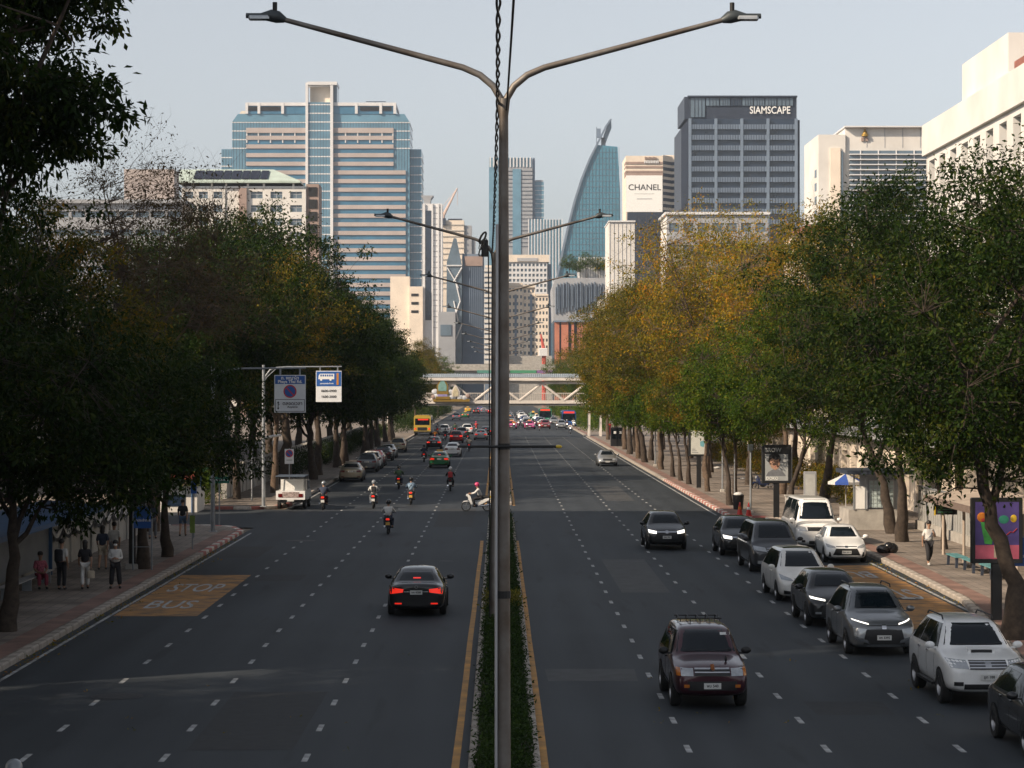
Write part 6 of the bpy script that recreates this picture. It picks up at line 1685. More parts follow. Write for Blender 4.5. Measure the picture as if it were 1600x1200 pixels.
def bike_proto():
    p = BK; r = .285
    tm = MB().lathe([(r * .80, -.045), (r * .95, -.05), (r, -.02), (r, .02), (r * .95, .05), (r * .80, .045), (r * .80, -.045)], 'x', n=20).mesh('wheel', M_rubber, 40)
    rm = MB().lathe([(r * .82, -.03), (r * .82, .03), (r * .74, .03), (r * .74, -.03), (r * .82, -.03)], 'x', n=20)
    rm.lathe([(.05, -.05), (.05, .05)], 'x', n=8)
    for k in range(5):
        rm.box(-.012, .012, -.016, .016, 0, r * .78, M=Matrix.Rotation(2 * PI * k / 5, 4, 'X'))
    rm = rm.mesh('rim', M_rim, 40)
    for y in (-.62, .60): i = p.add('wheel', tm, -1, (0, y, r)); p.add('rim', rm, i)
    p.add('fork', MB().tube([(-.08, -.62, r), (-.08, -.45, .82)], .022, 6).tube([(.08, -.62, r), (.08, -.45, .82)], .022, 6).mesh('fork', M_chrome, 50))
    p.add('front_mudguard', MB().prism([(-.86, .50), (-.76, .60), (-.58, .62), (-.42, .54), (-.56, .57), (-.74, .55)], 'x', -.06, .06).mesh('front_mudguard', PH['paint']))
    p.add('leg_shield', MB().prism([(-.56, .98), (-.50, 1.02), (-.36, .86), (-.24, .42), (-.34, .40), (-.48, .70)], 'x', -.17, .17).mesh('leg_shield', PH['paint'], 40))
    p.add('frame', MB().prism([(-.36, .40), (-.30, .56), (0, .52), (.15, .66), (.74, .78), (.78, .70), (.40, .48), (.10, .34)], 'x', -.11, .11).mesh('frame', PH['paint'], 40))
    p.add('engine', MB().ball((0, -.02, .36), (.13, .22, .13), 10, 6).mesh('engine', M_dgrey, 60))
    p.add('seat', MB().tube([(0, -.06, .74), (0, .2, .76), (0, .5, .80), (0, .72, .83)], [.09, .13, .12, .08], 8).mesh('seat', M_rubber, 60))
    p.add('tail', MB().prism([(.60, .70), (.92, .80), (.90, .72), (.66, .62)], 'x', -.09, .09).mesh('tail', PH['paint']))
    p.add('tail_light', MB().bbox(-.085, .085, .88, .93, .70, .79, .015).mesh('tail_light', PH['tail']))
    p.add('rear_mudguard', MB().prism([(.80, .70), (.86, .70), (.94, .40), (.88, .40)], 'x', -.07, .07).mesh('rear_mudguard', M_trim))
    p.add('rear_plate', MB().box(-.10, .10, .915, .925, .44, .60, M=None).mesh('rear_plate', PH['plate']))
    p.add('exhaust', MB().tube([(.13, .05, .30), (.15, .40, .33), (.16, .86, .40)], [.03, .05, .055], 8).mesh('exhaust', M_chrome, 50))
    p.add('handlebar', MB().tube([(-.34, -.40, 1.0), (-.2, -.46, 1.0), (0, -.48, .98), (.2, -.46, 1.0), (.34, -.40, 1.0)], .016, 6).mesh('handlebar', M_trim, 50))
    p.add('headlight', MB().ball((0, -.56, .92), (.12, .08, .10), 10, 6).mesh('headlight', PH['head'], 60))
    for sx in (-1, 1):
        i = p.add('mirror', MB().tube([(sx * .25, -.44, 1.0), (sx * .34, -.44, 1.17)], .008, 4).bbox(sx * .37 - .06, sx * .37 + .06, -.46, -.44, 1.15, 1.24, .008).mesh('mirror', M_trim))
        p.add('mirror_glass', MB().box(sx * .37 - .05, sx * .37 + .05, -.439, -.436, 1.16, 1.23).mesh('mirror_glass', M_chrome), i)
    p.add('footpeg', MB().tube([(-.24, -.10, .28), (.24, -.10, .28)], .018, 6).mesh('footpeg', M_trim))
bike_proto()
def moto(x, y, rz, lab, plab, bp, shirt, trousers, helmet, tail=None, plate=None, head=None, group=None, rider=True, extra=None):
    m = thing('motorcycle', lab, 'motorcycle', (x, y, 0), rz, group)
    BK.inst(m, dict(paint=bp, tail=tail or M_tailoff, plate=plate or M_plate, head=head or M_lens))
    if extra == 'box': part('delivery_box', MB().bbox(-.22, .22, .48, .92, .86, 1.30, .03), C_green, m)
    if rider:
        p = thing('person', plab, 'person', (x, y, 0), rz, (group + ', riders') if group else None)
        RP.inst(p, dict(shirt=shirt, trousers=trousers, skin=SK, helmet=helmet, shoe=S_black))
        if extra == 'backpack': part('backpack', MB().bbox(-.15, .15, .23, .38, .98, 1.32, .05), C_black, p)
        if extra == 'redpack': part('backpack', MB().bbox(-.16, .16, .23, .40, .95, 1.33, .05), C_red, p)
        if extra == 'strap': part('sling_strap', MB().tube([(-.14, .0, 1.33), (0, .255, 1.18), (.14, .29, 1.0)], .014, 5), C_black, p)
HW = mat('helmet_white', (.6, .6, .6), .25, coat=.5); HB = mat('helmet_black', (.015, .015, .015), .25, coat=.5); HP = mat('helmet_pink', (.55, .04, .14), .3, coat=.5); HG = mat('helmet_grey', (.2, .22, .24), .3, coat=.5)
def mz(px, py): Z = gz(py); return gx(px, Z), Z - .6
B_ = [(608, 832, P_black, C_white, C_navy, HB, M_tailon, M_platey, None, 'big black scooter with orange plate', 'rider in white shirt on the big black scooter', 1.),
      (585, 793, P_dgrey, C_white, C_grey, HG, M_tailon, M_plate, 'backpack', 'scooter with white plate ridden by a backpack wearer', 'backpack wearer in white shirt riding a scooter', 1.),
      (624, 763, P_black, C_green, C_navy, HB, M_tailon, M_platey, None, 'dark scooter ridden by a person in green', 'rider in green jacket on a dark scooter', 1.),
      (643, 787, P_gold, C_lblue, C_grey, HB, M_tailon, M_platey, 'strap', 'scooter ridden by a person in light blue', 'rider in light blue shirt with black strap', 1.),
      (704, 766, P_dgrey, C_black, C_black, HW, M_tailoff, M_plate, 'redpack', 'scooter ridden by a person with red backpack', 'rider with white helmet and red backpack', 1.),
      (507, 795, P_red, C_navy, C_black, HG, M_tailon, M_plate, None, 'dark red scooter near the left kerb before the gold saloon', 'rider in dark clothes near the left kerb', 1.),
      (663, 721, P_red, C_navy, C_black, HB, M_tailon, M_plate, None, 'dark red scooter to the left of the green taxi', 'rider in dark blue left of the green taxi', 1.),
      (733, 705, P_red, C_beige, C_black, HB, M_tailon, M_plate, None, 'red scooter with lit tail lamp right of the white saloon', 'rider in tan jacket right of the white saloon', 1.)]
for (px, py, bp, sh, tr, he, ta, pl_, ex, lb, pb, s) in B_:
    x, y = mz(px, py); moto(x, y, PI, lb, pb, bp, sh, tr, he, ta, pl_, extra=ex)
moto(gx(745, 137.5), 137.5, -PI / 2, 'white motorcycle crossing sideways at the median opening', 'rider in pink helmet and pale jacket on the white motorcycle', P_white, C_white, C_black, HP)
moto(-7.2, 35.2, PI, 'scooter just entering the frame in the left lanes', 'rider with glossy helmet entering the frame at the bottom', P_dgrey, C_grey, C_navy, HG)
GRP = 'motorcycles waiting before the footbridge'
for i, (px, py, c, h, bp) in enumerate(((680, 690, C_orange, HB, P_black), (696, 688, C_black, HB, P_red), (711, 677, C_green, HB, P_red), (731, 690, C_green, HG, P_dgrey), (737, 678, C_navy, HB, P_black), (744, 674, C_red, HP, P_red), (684, 678, C_navy, HB, P_black))):
    x, y = mz(px, py); nm = {id(C_orange): 'orange', id(C_black): 'black', id(C_green): 'green', id(C_navy): 'navy', id(C_red): 'red'}[id(c)]
    moto(x, y, PI, 'scooter under a rider in %s waiting before the footbridge' % nm, 'rider in %s waiting before the footbridge' % nm, bp, c, C_black, h, M_tailon, group=GRP)
GRP2 = 'motorcycles facing us beyond the footbridge'
for i, (px, py, c, cn) in enumerate(((803, 671, C_orange, 'orange'), (810, 668, C_grey, 'grey'), (823, 671, C_navy, 'navy'), (843, 673, C_red, 'red'), (836, 669, C_black, 'black'), (850, 668, C_white, 'white'), (870, 672, C_grey, 'grey'), (891, 678, C_white, 'white'), (896, 668, C_white, 'white'), (886, 671, C_navy, 'navy'))):
    Z = gz(py); moto(gx(px, Z), Z, 0, 'motorcycle under a rider in %s facing us beyond the footbridge' % cn, 'rider in %s facing us beyond the footbridge' % cn, R.choice((P_black, P_red, P_white)), c, C_black, R.choice((HB, HW, HG)), head=M_headon, group=GRP2)
moto(gx(1193, 165), 165, -1.2, 'blue scooter parked without rider on the right pavement', '', P_blue, C_grey, C_navy, HB, rider=False)

# ------------------------------------------------------------------ street lamps along the median
M_pole = mat('galvanised_pole', (.17, .16, .15), .55, .5, var=.3, scale=1.6, dirt=(.10, .072, .05))
M_lampb = mat('lamp_housing', (.05, .06, .065), .5, .3, var=.15)
M_cable = mat('cable', (.012, .012, .012), .6, var=.1)
def lamp_parts():
    top = 11.1
    pole = MB().tube([(0, 0, .1), (0, 0, .25), (0, 0, 4), (0, 0, 8), (0, 0, top)], [.14, .105, .088, .075, .062], 12)
    base = MB().bbox(-.2, .2, -.2, .2, .12, .20, .02)
    arms = []
    for s in (-1, 1):
        pts = [(0, 0, top - .35), (s * .04, 0, top), (s * .14, 0, top + .17), (s * .32, 0, top + .32), (s * .55, 0, top + .42), (s * 1.6, 0, top + .70), (s * 3.02, 0, top + 1.08)]
        arms.append(MB().tube(pts, [.05, .05, .048, .046, .044, .04, .034], 8))
    heads = []
    for s in (-1, 1):
        h = MB().tube([(s * 2.95, 0, top + 1.06), (s * 3.05, 0, top + 1.10), (s * 3.14, 0, top + 1.12), (s * 3.28, 0, top + 1.11), (s * 3.48, 0, top + 1.12)], [.04, .085, .085, .045, .035], 10)
        heads.append((h, MB().cyl(s * 3.09, 0, top + 1.17, top + 1.30, .032, 8), MB().bbox(s * 3.30 - .14, s * 3.30 + .14, -.10, .10, top + 1.065, top + 1.115, .02)))
    return pole, base, arms, heads
LP = [a for a in lamp_parts()]
lm = dict(pole=LP[0].mesh('pole', M_pole, 50), base=LP[1].mesh('base_plate', M_pole), arms=[a.mesh('arm', M_pole, 50) for a in LP[2]], heads=[[h[0].mesh('lamp_head', M_lampb, 50), h[1].mesh('photocell', M_cable, 50), h[2].mesh('lamp_lens', M_lens)] for h in LP[3]])
def lamp(x, y, label, group=None):
    r = thing('street_lamp', label, 'street lamp', (x, y, 0), 0, group)
    ob('pole', lm['pole'], r); ob('base_plate', lm['base'], r)
    for a in lm['arms']: ob('arm', a, r)
    for h in lm['heads']:
        hh = ob('lamp_head', h[0], r); ob('photocell', h[1], hh); ob('lamp_lens', h[2], hh)
    return r
l1 = lamp(.06, 32, 'rusty double-armed street lamp with a crossbar on the median, tallest in view')
part('crossbar', MB().tube([(-.62, -.09, 6.4), (.72, -.09, 6.4)], .018, 8), M_cable, l1)
part('crossbar_tip', MB().ball((.74, -.09, 6.4), (.05, .03, .025), 8, 5), P_yellow, l1)
part('conduit', MB().tube([(-.10, -.06, .2), (-.10, -.055, 5), (-.085, -.05, 9.4)], .022, 6), M_steel, l1)
part('strap', MB().cyl(0, 0, 4.35, 4.45, .098, 12), M_cable, l1)
part('strap', MB().cyl(0, 0, 6.36, 6.44, .09, 12), M_cable, l1)
part('utility_plate', MB().box(.08, .20, -.15, -.13, .9, 1.9), M_letterW, l1)
l2 = lamp(-.16, 69, 'double-armed street lamp with a knot of cables at its top, second along the median')
for i, y in enumerate((106, 147, 184, 221, 258, 295, 332)):
    lamp(-.05, y, 'double-armed street lamp, %s along the median' % ('third', 'fourth', 'fifth', 'sixth', 'seventh', 'eighth', 'ninth')[i], group='lamps along the median')
l0 = lamp(.06, -5, 'double-armed street lamp behind the viewpoint on the median')
# overhead cables: a twisted bundle and a plain one, strung from lamp to lamp
def cable(name, label, pts, r, twist=0, n=90):
    mb = MB(); P = [Vector(p) for p in pts]
    def at(t):
        k = min(int(t * (len(P) - 1)), len(P) - 2); f = t * (len(P) - 1) - k
        q = P[k].lerp(P[k + 1], f); q.z -= .35 * math.sin(PI * f); return q
    for ph in ((0, PI) if twist else (0,)):
        pp = []
        for i in range(n + 1):
            t = i / n; q = at(t); a = twist * t * 2 * PI + ph
            pp.append(q + Vector((math.cos(a), 0, math.sin(a))) * (r * 1.3 if twist else 0))
        mb.tube(pp, r, 5)
    return tag(ob(name, mb.mesh(name, M_cable, 60)), label, 'cable')
cable('twisted_cable', 'thick twisted black cable bundle strung along the lamp tops', [(.03, -5, 11.05), (-.02, 32, 11.05), (-.20, 69, 11.75 - .6)], .013, 30, 520)
cable('overhead_wire', 'single straight black wire beside the twisted cable bundle', [(.20, -5, 10.9), (.10, 32, 10.95), (-.06, 69, 11.0)], .013)
kn = MB()
for i in range(7):
    a = R.uniform(0, 6.28); pts = []
    c = Vector((-.24, -.08, 11.55 - .18 * (i % 3)))
    rr_ = R.uniform(.06, .15)
    for k in range(13):
        t = 2 * PI * k / 12; pts.append(tuple(c + Vector((math.cos(t) * rr_ * .9 - .08, math.sin(a) * math.sin(t) * .1, math.sin(t) * rr_ + math.cos(t) * .12))))
    kn.tube(pts, .013, 4, cap=False)
part('cable_coil', kn, M_cable, l2)
part('junction_box', MB().bbox(-.36, -.16, -.12, .02, 11.0, 11.5, .03), M_cable, l2)
part('rising_cable', MB().tube([(-.16, -.1, 11.2), (-.13, -.1, 8), (-.12, -.11, 3), (-.12, -.12, .2)], .02, 5), M_cable, l2)

# ------------------------------------------------------------------ footbridge
Zb = 340; s = Zb / F
M_bw = mat('bridge_paint', (.62, .57, .52), .6, var=.15, scale=.8)
M_roofs = mat('bridge_roof', (.30, .34, .37), .5, .3, var=.15, scale=.5)
fb = thing('footbridge', 'covered white steel truss footbridge spanning the road', 'footbridge', (0, Zb, 0))
X0, X1 = -17.5, 17.0
def bz(py): return hz(py, Zb)
part('deck', MB().box(X0, X1, -.2, 3.2, bz(631), bz(627), 0), M_bw, fb)
part('deck_underside', MB().box(X0 + .1, X1 - .1, 0, 3, bz(634), bz(631.05)), M_conc, fb)
for y in (-.25, 3.05):
    part('bottom_chord', MB().box(X0, X1, y, y + .2, bz(630.5), bz(625.5)), M_bw, fb)
    part('top_chord', MB().box(X0, X1, y, y + .2, bz(600), bz(595.5)), M_bw, fb)
    n = 0; x = X0 + 1.2
    while x + 3.2 < X1:
        a, b = (bz(626), bz(599)) if n % 2 == 0 else (bz(599), bz(626))
        part('diagonal', MB().tube([(x, y + .1, a), (x + 3.2, y + .1, b)], .17 if y < 0 else .12, 6), M_bw, fb)
        x += 3.2; n += 1
    part('handrail', MB().tube([(X0, y + .1, bz(614.5)), (X1, y + .1, bz(614.5))], .05, 5), M_bw, fb)
    bal = MB().box(-.02, .02, y + .08, y + .12, bz(626), bz(614.5)).mesh('baluster', M_bw)
    for k in range(130): ob('baluster', bal, fb, (X0 + .2 + k * .263, 0, 0))
part('roof_fascia', MB().box(X0 - .3, X1 + .3, -.9, -.75, bz(594.6), bz(590)), M_bw, fb)
rf = MB(); x = X0 - .3
while x < X1 + .2:
    rf.quad((x, -.95, bz(590)), (x + .15, -.95, bz(590) + .06), (x + .15, 1.5, bz(584.2) + .06), (x, 1.5, bz(584.2))); rf.quad((x + .15, -.95, bz(590) + .06), (x + .3, -.95, bz(590)), (x + .3, 1.5, bz(584.2)), (x + .15, 1.5, bz(584.2) + .06))
    rf.quad((x, 1.5, bz(584.2)), (x + .3, 1.5, bz(584.2)), (x + .3, 3.9, bz(590)), (x, 3.9, bz(590)))
    x += .3
part('roof', rf, M_roofs, fb)
for x in (X0 + 1.5, 12.95, 14.6):
    for y in (.1, 2.9): part('column', MB().box(x - .14, x + .14, y - .14, y + .14, .1, bz(631)), M_bw, fb)
st = MB()
for k in range(16): st.box(14.2 + k * .32, 14.6 + k * .32, 3.4, 5.2, bz(627) - .30 * (k + 1) - .1, bz(627) - .30 * (k + 1))
part('stair', st, M_conc, fb)
part('stair_landing', MB().box(13.2, 14.4, 3.0, 5.3, bz(627) - .15, bz(627)), M_conc, fb)
# ornamental board hung on the bridge
em = thing('ornate_board', 'ornate gilded ceremonial board with pointed frames hung on the footbridge', 'ornament', (0, Zb - .6, 0))
def ex(px): return gx(px, Zb)
part('base_board', MB().box(ex(677), ex(734), -.1, .35, bz(627.5), bz(623.5)), gold, em)
def ogive(cx, w_, z0, z1, y0, y1, m, nm):
    pts = [(cx - w_, z0), (cx + w_, z0), (cx + w_ * 1.05, z0 + (z1 - z0) * .45), (cx + w_ * .5, z0 + (z1 - z0) * .8), (cx, z1), (cx - w_ * .5, z0 + (z1 - z0) * .8), (cx - w_ * 1.05, z0 + (z1 - z0) * .45)]
    return part(nm, MB().prism(pts, 'y', y0, y1), m, em)
ogive(ex(691.5), .78, bz(612), bz(589.5), -.15, .3, gold, 'pointed_frame'); ogive(ex(691.5), .58, bz(611), bz(592.5), -.2, -.14, mat('jade_panel', (.16, .30, .27), .5, var=.3, scale=2), 'framed_panel')
ogive(ex(712), .55, bz(620), bz(601), -.15, .3, M_bw, 'pointed_frame'); ogive(ex(712), .38, bz(619), bz(604), -.2, -.14, mat('cream_panel', (.50, .44, .30), .6, var=.3, scale=3), 'framed_panel')
for k, (a, b, z0, z1, c) in enumerate(((683, 701, 616, 611.5, gold), (681, 703, 623.6, 619.5, gold), (684, 699, 619.5, 616, mat('violet_panel', (.25, .22, .42), .6)))): part('stepped_base', MB().box(ex(a), ex(b), -.2, .3, bz(z0), bz(z1)), c, em)
M_cloud = mat('cloud_carving', (.45, .47, .50), .7, var=.3, scale=3)
for k, (px, py, r) in enumerate(((680, 612, .5), (683, 619, .55), (704, 613, .5), (706, 621, .45), (719, 621, .5), (726, 622, .5), (716, 612, .35), (678, 620, .4), (731, 619, .4))): part('carved_cloud', MB().ball((ex(px), .05, bz(py)), (r, .2, r * .8), 10, 6), M_cloud if k < 7 else M_brownc, em)

# ------------------------------------------------------------------ signs on the left
M_signw = mat('sign_white', (.70, .72, .74), .5, var=.06); M_signb = mat('sign_blue', (.02, .10, .36), .45, var=.08); M_signr = mat('sign_red', (.50, .025, .03), .45, var=.08); M_signg = mat('sign_green', (.01, .16, .11), .5, var=.1); M_signp = mat('sign_pole', (.27, .29, .31), .5, .4, var=.2)
def gantry(px, py, topy, xend, lab):
    Z = gz(py); x = gx(px, Z); T = hz(topy, Z)
    r = thing('sign_gantry', lab, 'sign post', (x, Z, .12))
    xe = gx(xend, Z) - x
    part('post', MB().tube([(0, 0, 0), (0, 0, T + .1)], [.11, .085], 12), M_signp, r, 50)
    part('base_plate', MB().bbox(-.2, .2, -.2, .2, 0, .06, .02), M_signp, r)
    part('arm', MB().tube([(0, 0, T - 1.0), (.12, 0, T - .55), (.38, 0, T - .2), (.8, 0, T - .06), (1.4, 0, T - .02), (xe, 0, T)], [.05, .05, .05, .048, .045, .04], 8), M_signp, r, 50)
    part('arm_stay', MB().tube([(0, 0, T - .95), (.2, -.02, T - .62), (.75, 0, T - .12)], .03, 6), M_signp, r, 50)
    return r, x, Z, T
r, x, Z, T = gantry(333, 835, 579, 478, 'grey post with curved arm holding the no parking sign')
s = Z / F
sg = thing('traffic_sign', 'white no parking sign with blue street name panel reading Phaya Thai', 'sign', (gx(453.5, Z), Z - .07, 0))
a, b, z0, z1 = -24.5 * s, 24.5 * s, hz(644.5, Z), hz(586, Z)
part('board', MB().bbox(a, b, 0, .03, z0, z1, .01), M_signw, sg)
part('hanger', MB().box(a + .25, a + .33, .03, .1, z1 - .3, T + .16).box(b - .33, b - .25, .03, .1, z1 - .3, T + .16), M_signp, sg)
part('name_panel', MB().box(a + .04, b - .04, -.006, 0, hz(600, Z), hz(587.2, Z)), M_signb, sg)
text('ถ. พญาไท', .22, M_letterW, sg, (0, -.012, hz(590.8, Z)), bold=.006)
text('Phaya Thai Rd.', .20, M_letterW, sg, (0, -.012, hz(596.4, Z)), bold=.006)
zc = hz(611.5, Z)
part('red_ring', MB().lathe([(.32, -.006), (.32, -.012), (.26, -.012), (.26, -.006)], 'y', (0, 0, zc), 32), M_signr, sg)
part('blue_disc', MB().lathe([(0, -.009), (.262, -.009)], 'y', (0, 0, zc), 32), M_signb, sg)
part('red_slash', MB().prism([(-.17, zc + .22), (-.21, zc + .18), (.17, zc - .22), (.21, zc - .18)], 'y', -.014, -.0095), M_signr, sg)
bf = MB()
for q in ((a + .05, b - .05, hz(643, Z), hz(643, Z) + .025), (a + .05, b - .05, hz(624.5, Z), hz(624.5, Z) + .025)): bf.box(q[0], q[1], -.006, 0, q[2], q[3])
for q in (a + .05, b - .075): bf.box(q, q + .025, -.006, 0, hz(643, Z) + .025, hz(624.5, Z))
part('black_border', bf, M_letterK, sg)
xa = a + .19; za, zb2 = hz(640.5, Z), hz(626.5, Z)
part('double_arrow', MB().box(xa - .02, xa + .02, -.006, 0, za + .1, zb2 - .1).prism([(xa - .06, za + .11), (xa, za), (xa + .06, za + .11)], 'y', -.006, 0).prism([(xa - .06, zb2 - .11), (xa + .06, zb2 - .11), (xa, zb2)], 'y', -.006, 0), M_letterK, sg)
text('ตลอดเวลา', .235, M_letterK, sg, (.12, -.008, hz(630.5, Z)), bold=.004)
text('Anytime', .13, M_letterK, sg, (.12, -.008, hz(635.8, Z)), sx=1.15, bold=.003)
r, x, Z, T = gantry(412, 795, 576, 534, 'grey post with curved arm holding the bus lane sign, past the side street')
s = Z / F
sg = thing('traffic_sign', 'bus lane sign with blue bus panel and white hours panel', 'sign', (gx(514, Z), Z - .07, 0))
a, b, z0, z1 = -20 * s, 20 * s, hz(628, Z), hz(579.5, Z)
part('board', MB().bbox(a, b, 0, .03, z0, z1, .01), M_signw, sg)
part('hanger', MB().box(a + .2, a + .28, .03, .1, z1 - .3, T + .16).box(b - .28, b - .2, .03, .1, z1 - .3, T + .16), M_signp, sg)
part('blue_panel', MB().box(a + .03, b - .03, -.006, 0, hz(603.5, Z), hz(580.5, Z)), M_signb, sg)
bw = MB().prism([(-.62, hz(592.5, Z)), (-.60, hz(587, Z)), (-.52, hz(584, Z)), (.32, hz(584, Z)), (.32, hz(592.5, Z))], 'y', -.012, -.006)
part('bus_symbol', bw, M_letterW, sg)
for k in range(6): part('bus_symbol_window', MB().box(-.5 + k * .13, -.41 + k * .13, -.016, -.0125, hz(588.2, Z), hz(585.2, Z)), M_signb, sg)
for xx in (-.45, .1): part('bus_symbol_wheel', MB().lathe([(0, -.016), (.065, -.016), (.065, -.006)], 'y', (xx, 0, hz(593.3, Z)), 14), M_letterW, sg)
part('orange_strip', MB().box(.46, .58, -.012, -.006, hz(601.5, Z), hz(583, Z)), mat('sign_orange', (.55, .22, .02), .5), sg)
text('เฉพาะรถประจำทาง', .11, M_letterW, sg, (-.12, -.009, hz(599.3, Z)), bold=.003)
text('0600-0900', .20, M_letterK, sg, (0, -.006, hz(611, Z)), bold=.004, sx=1.05)
text('1600-2000', .20, M_letterK, sg, (0, -.006, hz(620, Z)), bold=.004, sx=1.05)

def post_sign(x, y, lab, w, h, zt, m, kind):
    r = thing('road_sign', lab, 'sign', (x, y, .12))
    part('post', MB().cyl(0, .04, 0, zt + .05, .035, 8), M_signp, r)
    part('board', MB().bbox(-w / 2, w / 2, -.02, .0, zt - h, zt, .005), m, r)
    if kind == 'nopark':
        c = zt - w * .5
        part('red_ring', MB().lathe([(w * .42, -.02), (w * .42, -.028), (w * .33, -.028), (w * .33, -.02)], 'y', (0, 0, c), 24), M_signr, r); part('blue_disc', MB().lathe([(0, -.024), (w * .335, -.024)], 'y', (0, 0, c), 24), M_signb, r)
        part('red_slash', MB().prism([(-.15, c + .19), (-.19, c + .15), (.15, c - .19), (.19, c - .15)], 'y', -.03, -.025), M_signr, r)
        part('arrow', MB().box(-.18, .18, -.024, -.02, c - w * .75, c - w * .70), M_letterK, r)
    if kind == 'green': text('ซอยจุฬาลงกรณ์', .14, M_letterW, r, (0, -.024, zt - h * .5), bold=.003)
    return r
post_sign(gx(450, 150), 151, 'small square no parking sign on a post before the dark trunks', .58, .95, hz(705, 150), M_signw, 'nopark')
post_sign(gx(349, 122.5), 120.8, 'green street name sign on a post at the side street corner', 1.0, .34, hz(748, 121), M_signg, 'green')
post_sign(gx(303, 111), 111, 'slim grey post with small dark sign at the left pavement', .28, .5, 2.6, M_signb, '')
post_sign(gx(301, 103), 103, 'yellow-green marker plate on a low post by the left kerb', .22, .75, 1.5, mat('lime_plate', (.20, .30, .06), .6, var=.3, scale=4), '')

def arch_stop(x, y, lab, flip=1):
    r = thing('bus_stop_sign', lab, 'bus stop sign', (x, y, .15))
    w = .36
    pts = [(-w, 0, 0), (-w, 0, 2.15)] + [(-w * math.cos(t), 0, 2.15 + .36 * math.sin(t)) for t in [PI * k / 10 for k in range(1, 10)]] + [(w, 0, 2.15), (w, 0, 0)]
    part('hoop', MB().tube(pts, .032, 8), M_signp, r, 60)
    arc = [(-w, 1.62), (w, 1.62), (w, 2.15)] + [(w * math.cos(t), 2.15 + .34 * math.sin(t)) for t in [PI * k / 10 for k in range(1, 10)]] + [(-w, 2.15)]
    part('board', MB().prism(arc, 'y', -.02, .02), M_signb, r)
    text('รถประจำทาง', .13, M_letterW, r, (0, -.026, 1.92), bold=.003, name='lettering')
    part('crossbar', MB().tube([(-w, 0, .9), (w, 0, .9)], .015, 6), M_signp, r)
    return r
arch_stop(gx(223, 91.3), 91.3, 'arched blue bus stop sign on the left pavement')
arch_stop(gx(1599, 71.8), 71.8, 'arched blue bus stop sign beside the colourful billboard')

# left shelter, bench, wall with bunting, small kiosk
M_blue = mat('shelter_blue', (.02, .07, .16), .5, var=.2, scale=1.)
sh = thing('bus_shelter', 'blue roofed bus shelter on the left pavement', 'bus shelter', (-16.2, 80, .15))
part('roof', MB().prism([(-1.0, 2.65), (1.5, 2.45), (1.5, 2.60), (-1.0, 2.8)], 'y', -11, 9.5), M_blue, sh)
for y in (-10.5, -4, 2.5, 9):
    part('post', MB().box(-.7, -.58, y - .06, y + .06, 0, 2.66), M_blue, sh)
part('back_panel', MB().box(-.75, -.70, -10.5, 9, .4, 2.2), mat('shelter_panel', (.16, .18, .20), .4, var=.2, scale=.6), sh)
be = thing('bench', 'long slatted bench in the left bus shelter', 'bench', (-16.35, 82, .15))
for k in range(4): part('slat', MB().box(-.2 + k * .11, -.11 + k * .11, -4, 4, .42, .45), M_steel, be)
for y in (-3.5, 0, 3.5): part('leg', MB().box(-.15, .18, y - .04, y + .04, 0, .42), M_signp, be)
def bunting_wall(nm, lab, x, y0, y1, h, m, step=2.4, out=1, label2=''):
    r = thing(nm, lab, 'wall', (x, y0, .14))
    part('wall_face', MB().box(-.1, .1, 0, y1 - y0, 0, h), m, r)
    part('coping', MB().box(-.16, .16, -.05, y1 - y0 + .05, h, h + .09), M_conc, r)
    k = 0
    while k * step < y1 - y0: part('pier', MB().box(-.18, .18, k * step - .16, k * step + .16, 0, h + .2), m, r); k += 1
    b = thing('bunting', label2, 'bunting', (x + out * .19, y0, .14))
    k = 0
    while (k + 1) * step < y1 - y0:
        for j, (mm, off, o2) in enumerate(((C_white, 0, .0), (C_black, .14, .02))):
            mb = MB(); n = 8
            for i in range(n):
                t0, t1 = i / n, (i + 1) / n
                def zz(t, d): return h + .05 - d - .42 * 4 * t * (1 - t)
                ya, yb = (k + t0) * step, (k + t1) * step
                for q in (0, .02 * out):
                    mb.quad((out * (.02 + o2) + q, ya, zz(t0, off)), (out * (.02 + o2) + q, yb, zz(t1, off)), (out * (.05 + o2) + q, yb, zz(t1, off + .18)), (out * (.05 + o2) + q, ya, zz(t0, off + .18)))
            part('swag', mb, mm, b)
        part('rosette', MB().ball((out * .06, k * step, h - .02), (.05, .13, .13), 8, 5), C_black, b)
        k += 1
    return r
M_gwall = mat('fence_wall', (.40, .385, .36), .85, var=.2, scale=.7)
bunting_wall('boundary_wall', 'grey boundary wall with piers behind the left bus shelter', -17.4, 50, 117, 1.75, M_gwall, label2='black and white mourning bunting on the wall behind the bus shelter')
bunting_wall('boundary_wall', 'pale boundary wall running on past the side street', -17.4, 150, 300, 1.85, M_gwall, label2='black and white mourning bunting on the wall past the side street')
kq = thing('guard_kiosk', 'low white kiosk with red and green awning at the side street', 'kiosk', (-19.2, 133, .0))
part('wall', MB().box(-2.4, 1.8, 3.5, 7, 0, 1.35), M_wwhite, kq)
for k in range(2): part('window', MB().box(-1.7 + k * 1.6, -.5 + k * 1.6, 3.46, 3.5, .35, 1.0), M_dglass, kq)
part('awning', MB().prism([(2.6, 1.95), (4.2, 2.2), (4.2, 2.3), (2.6, 2.05)], 'x', -2.4, 1.8), mat('awning_red', (.30, .06, .04), .7), kq)
part('roof', MB().prism([(4.2, 2.25), (7.2, 2.35), (7.2, 2.45), (4.2, 2.35)], 'x', -2.6, 2), mat('awning_green', (.05, .20, .06), .7), kq)
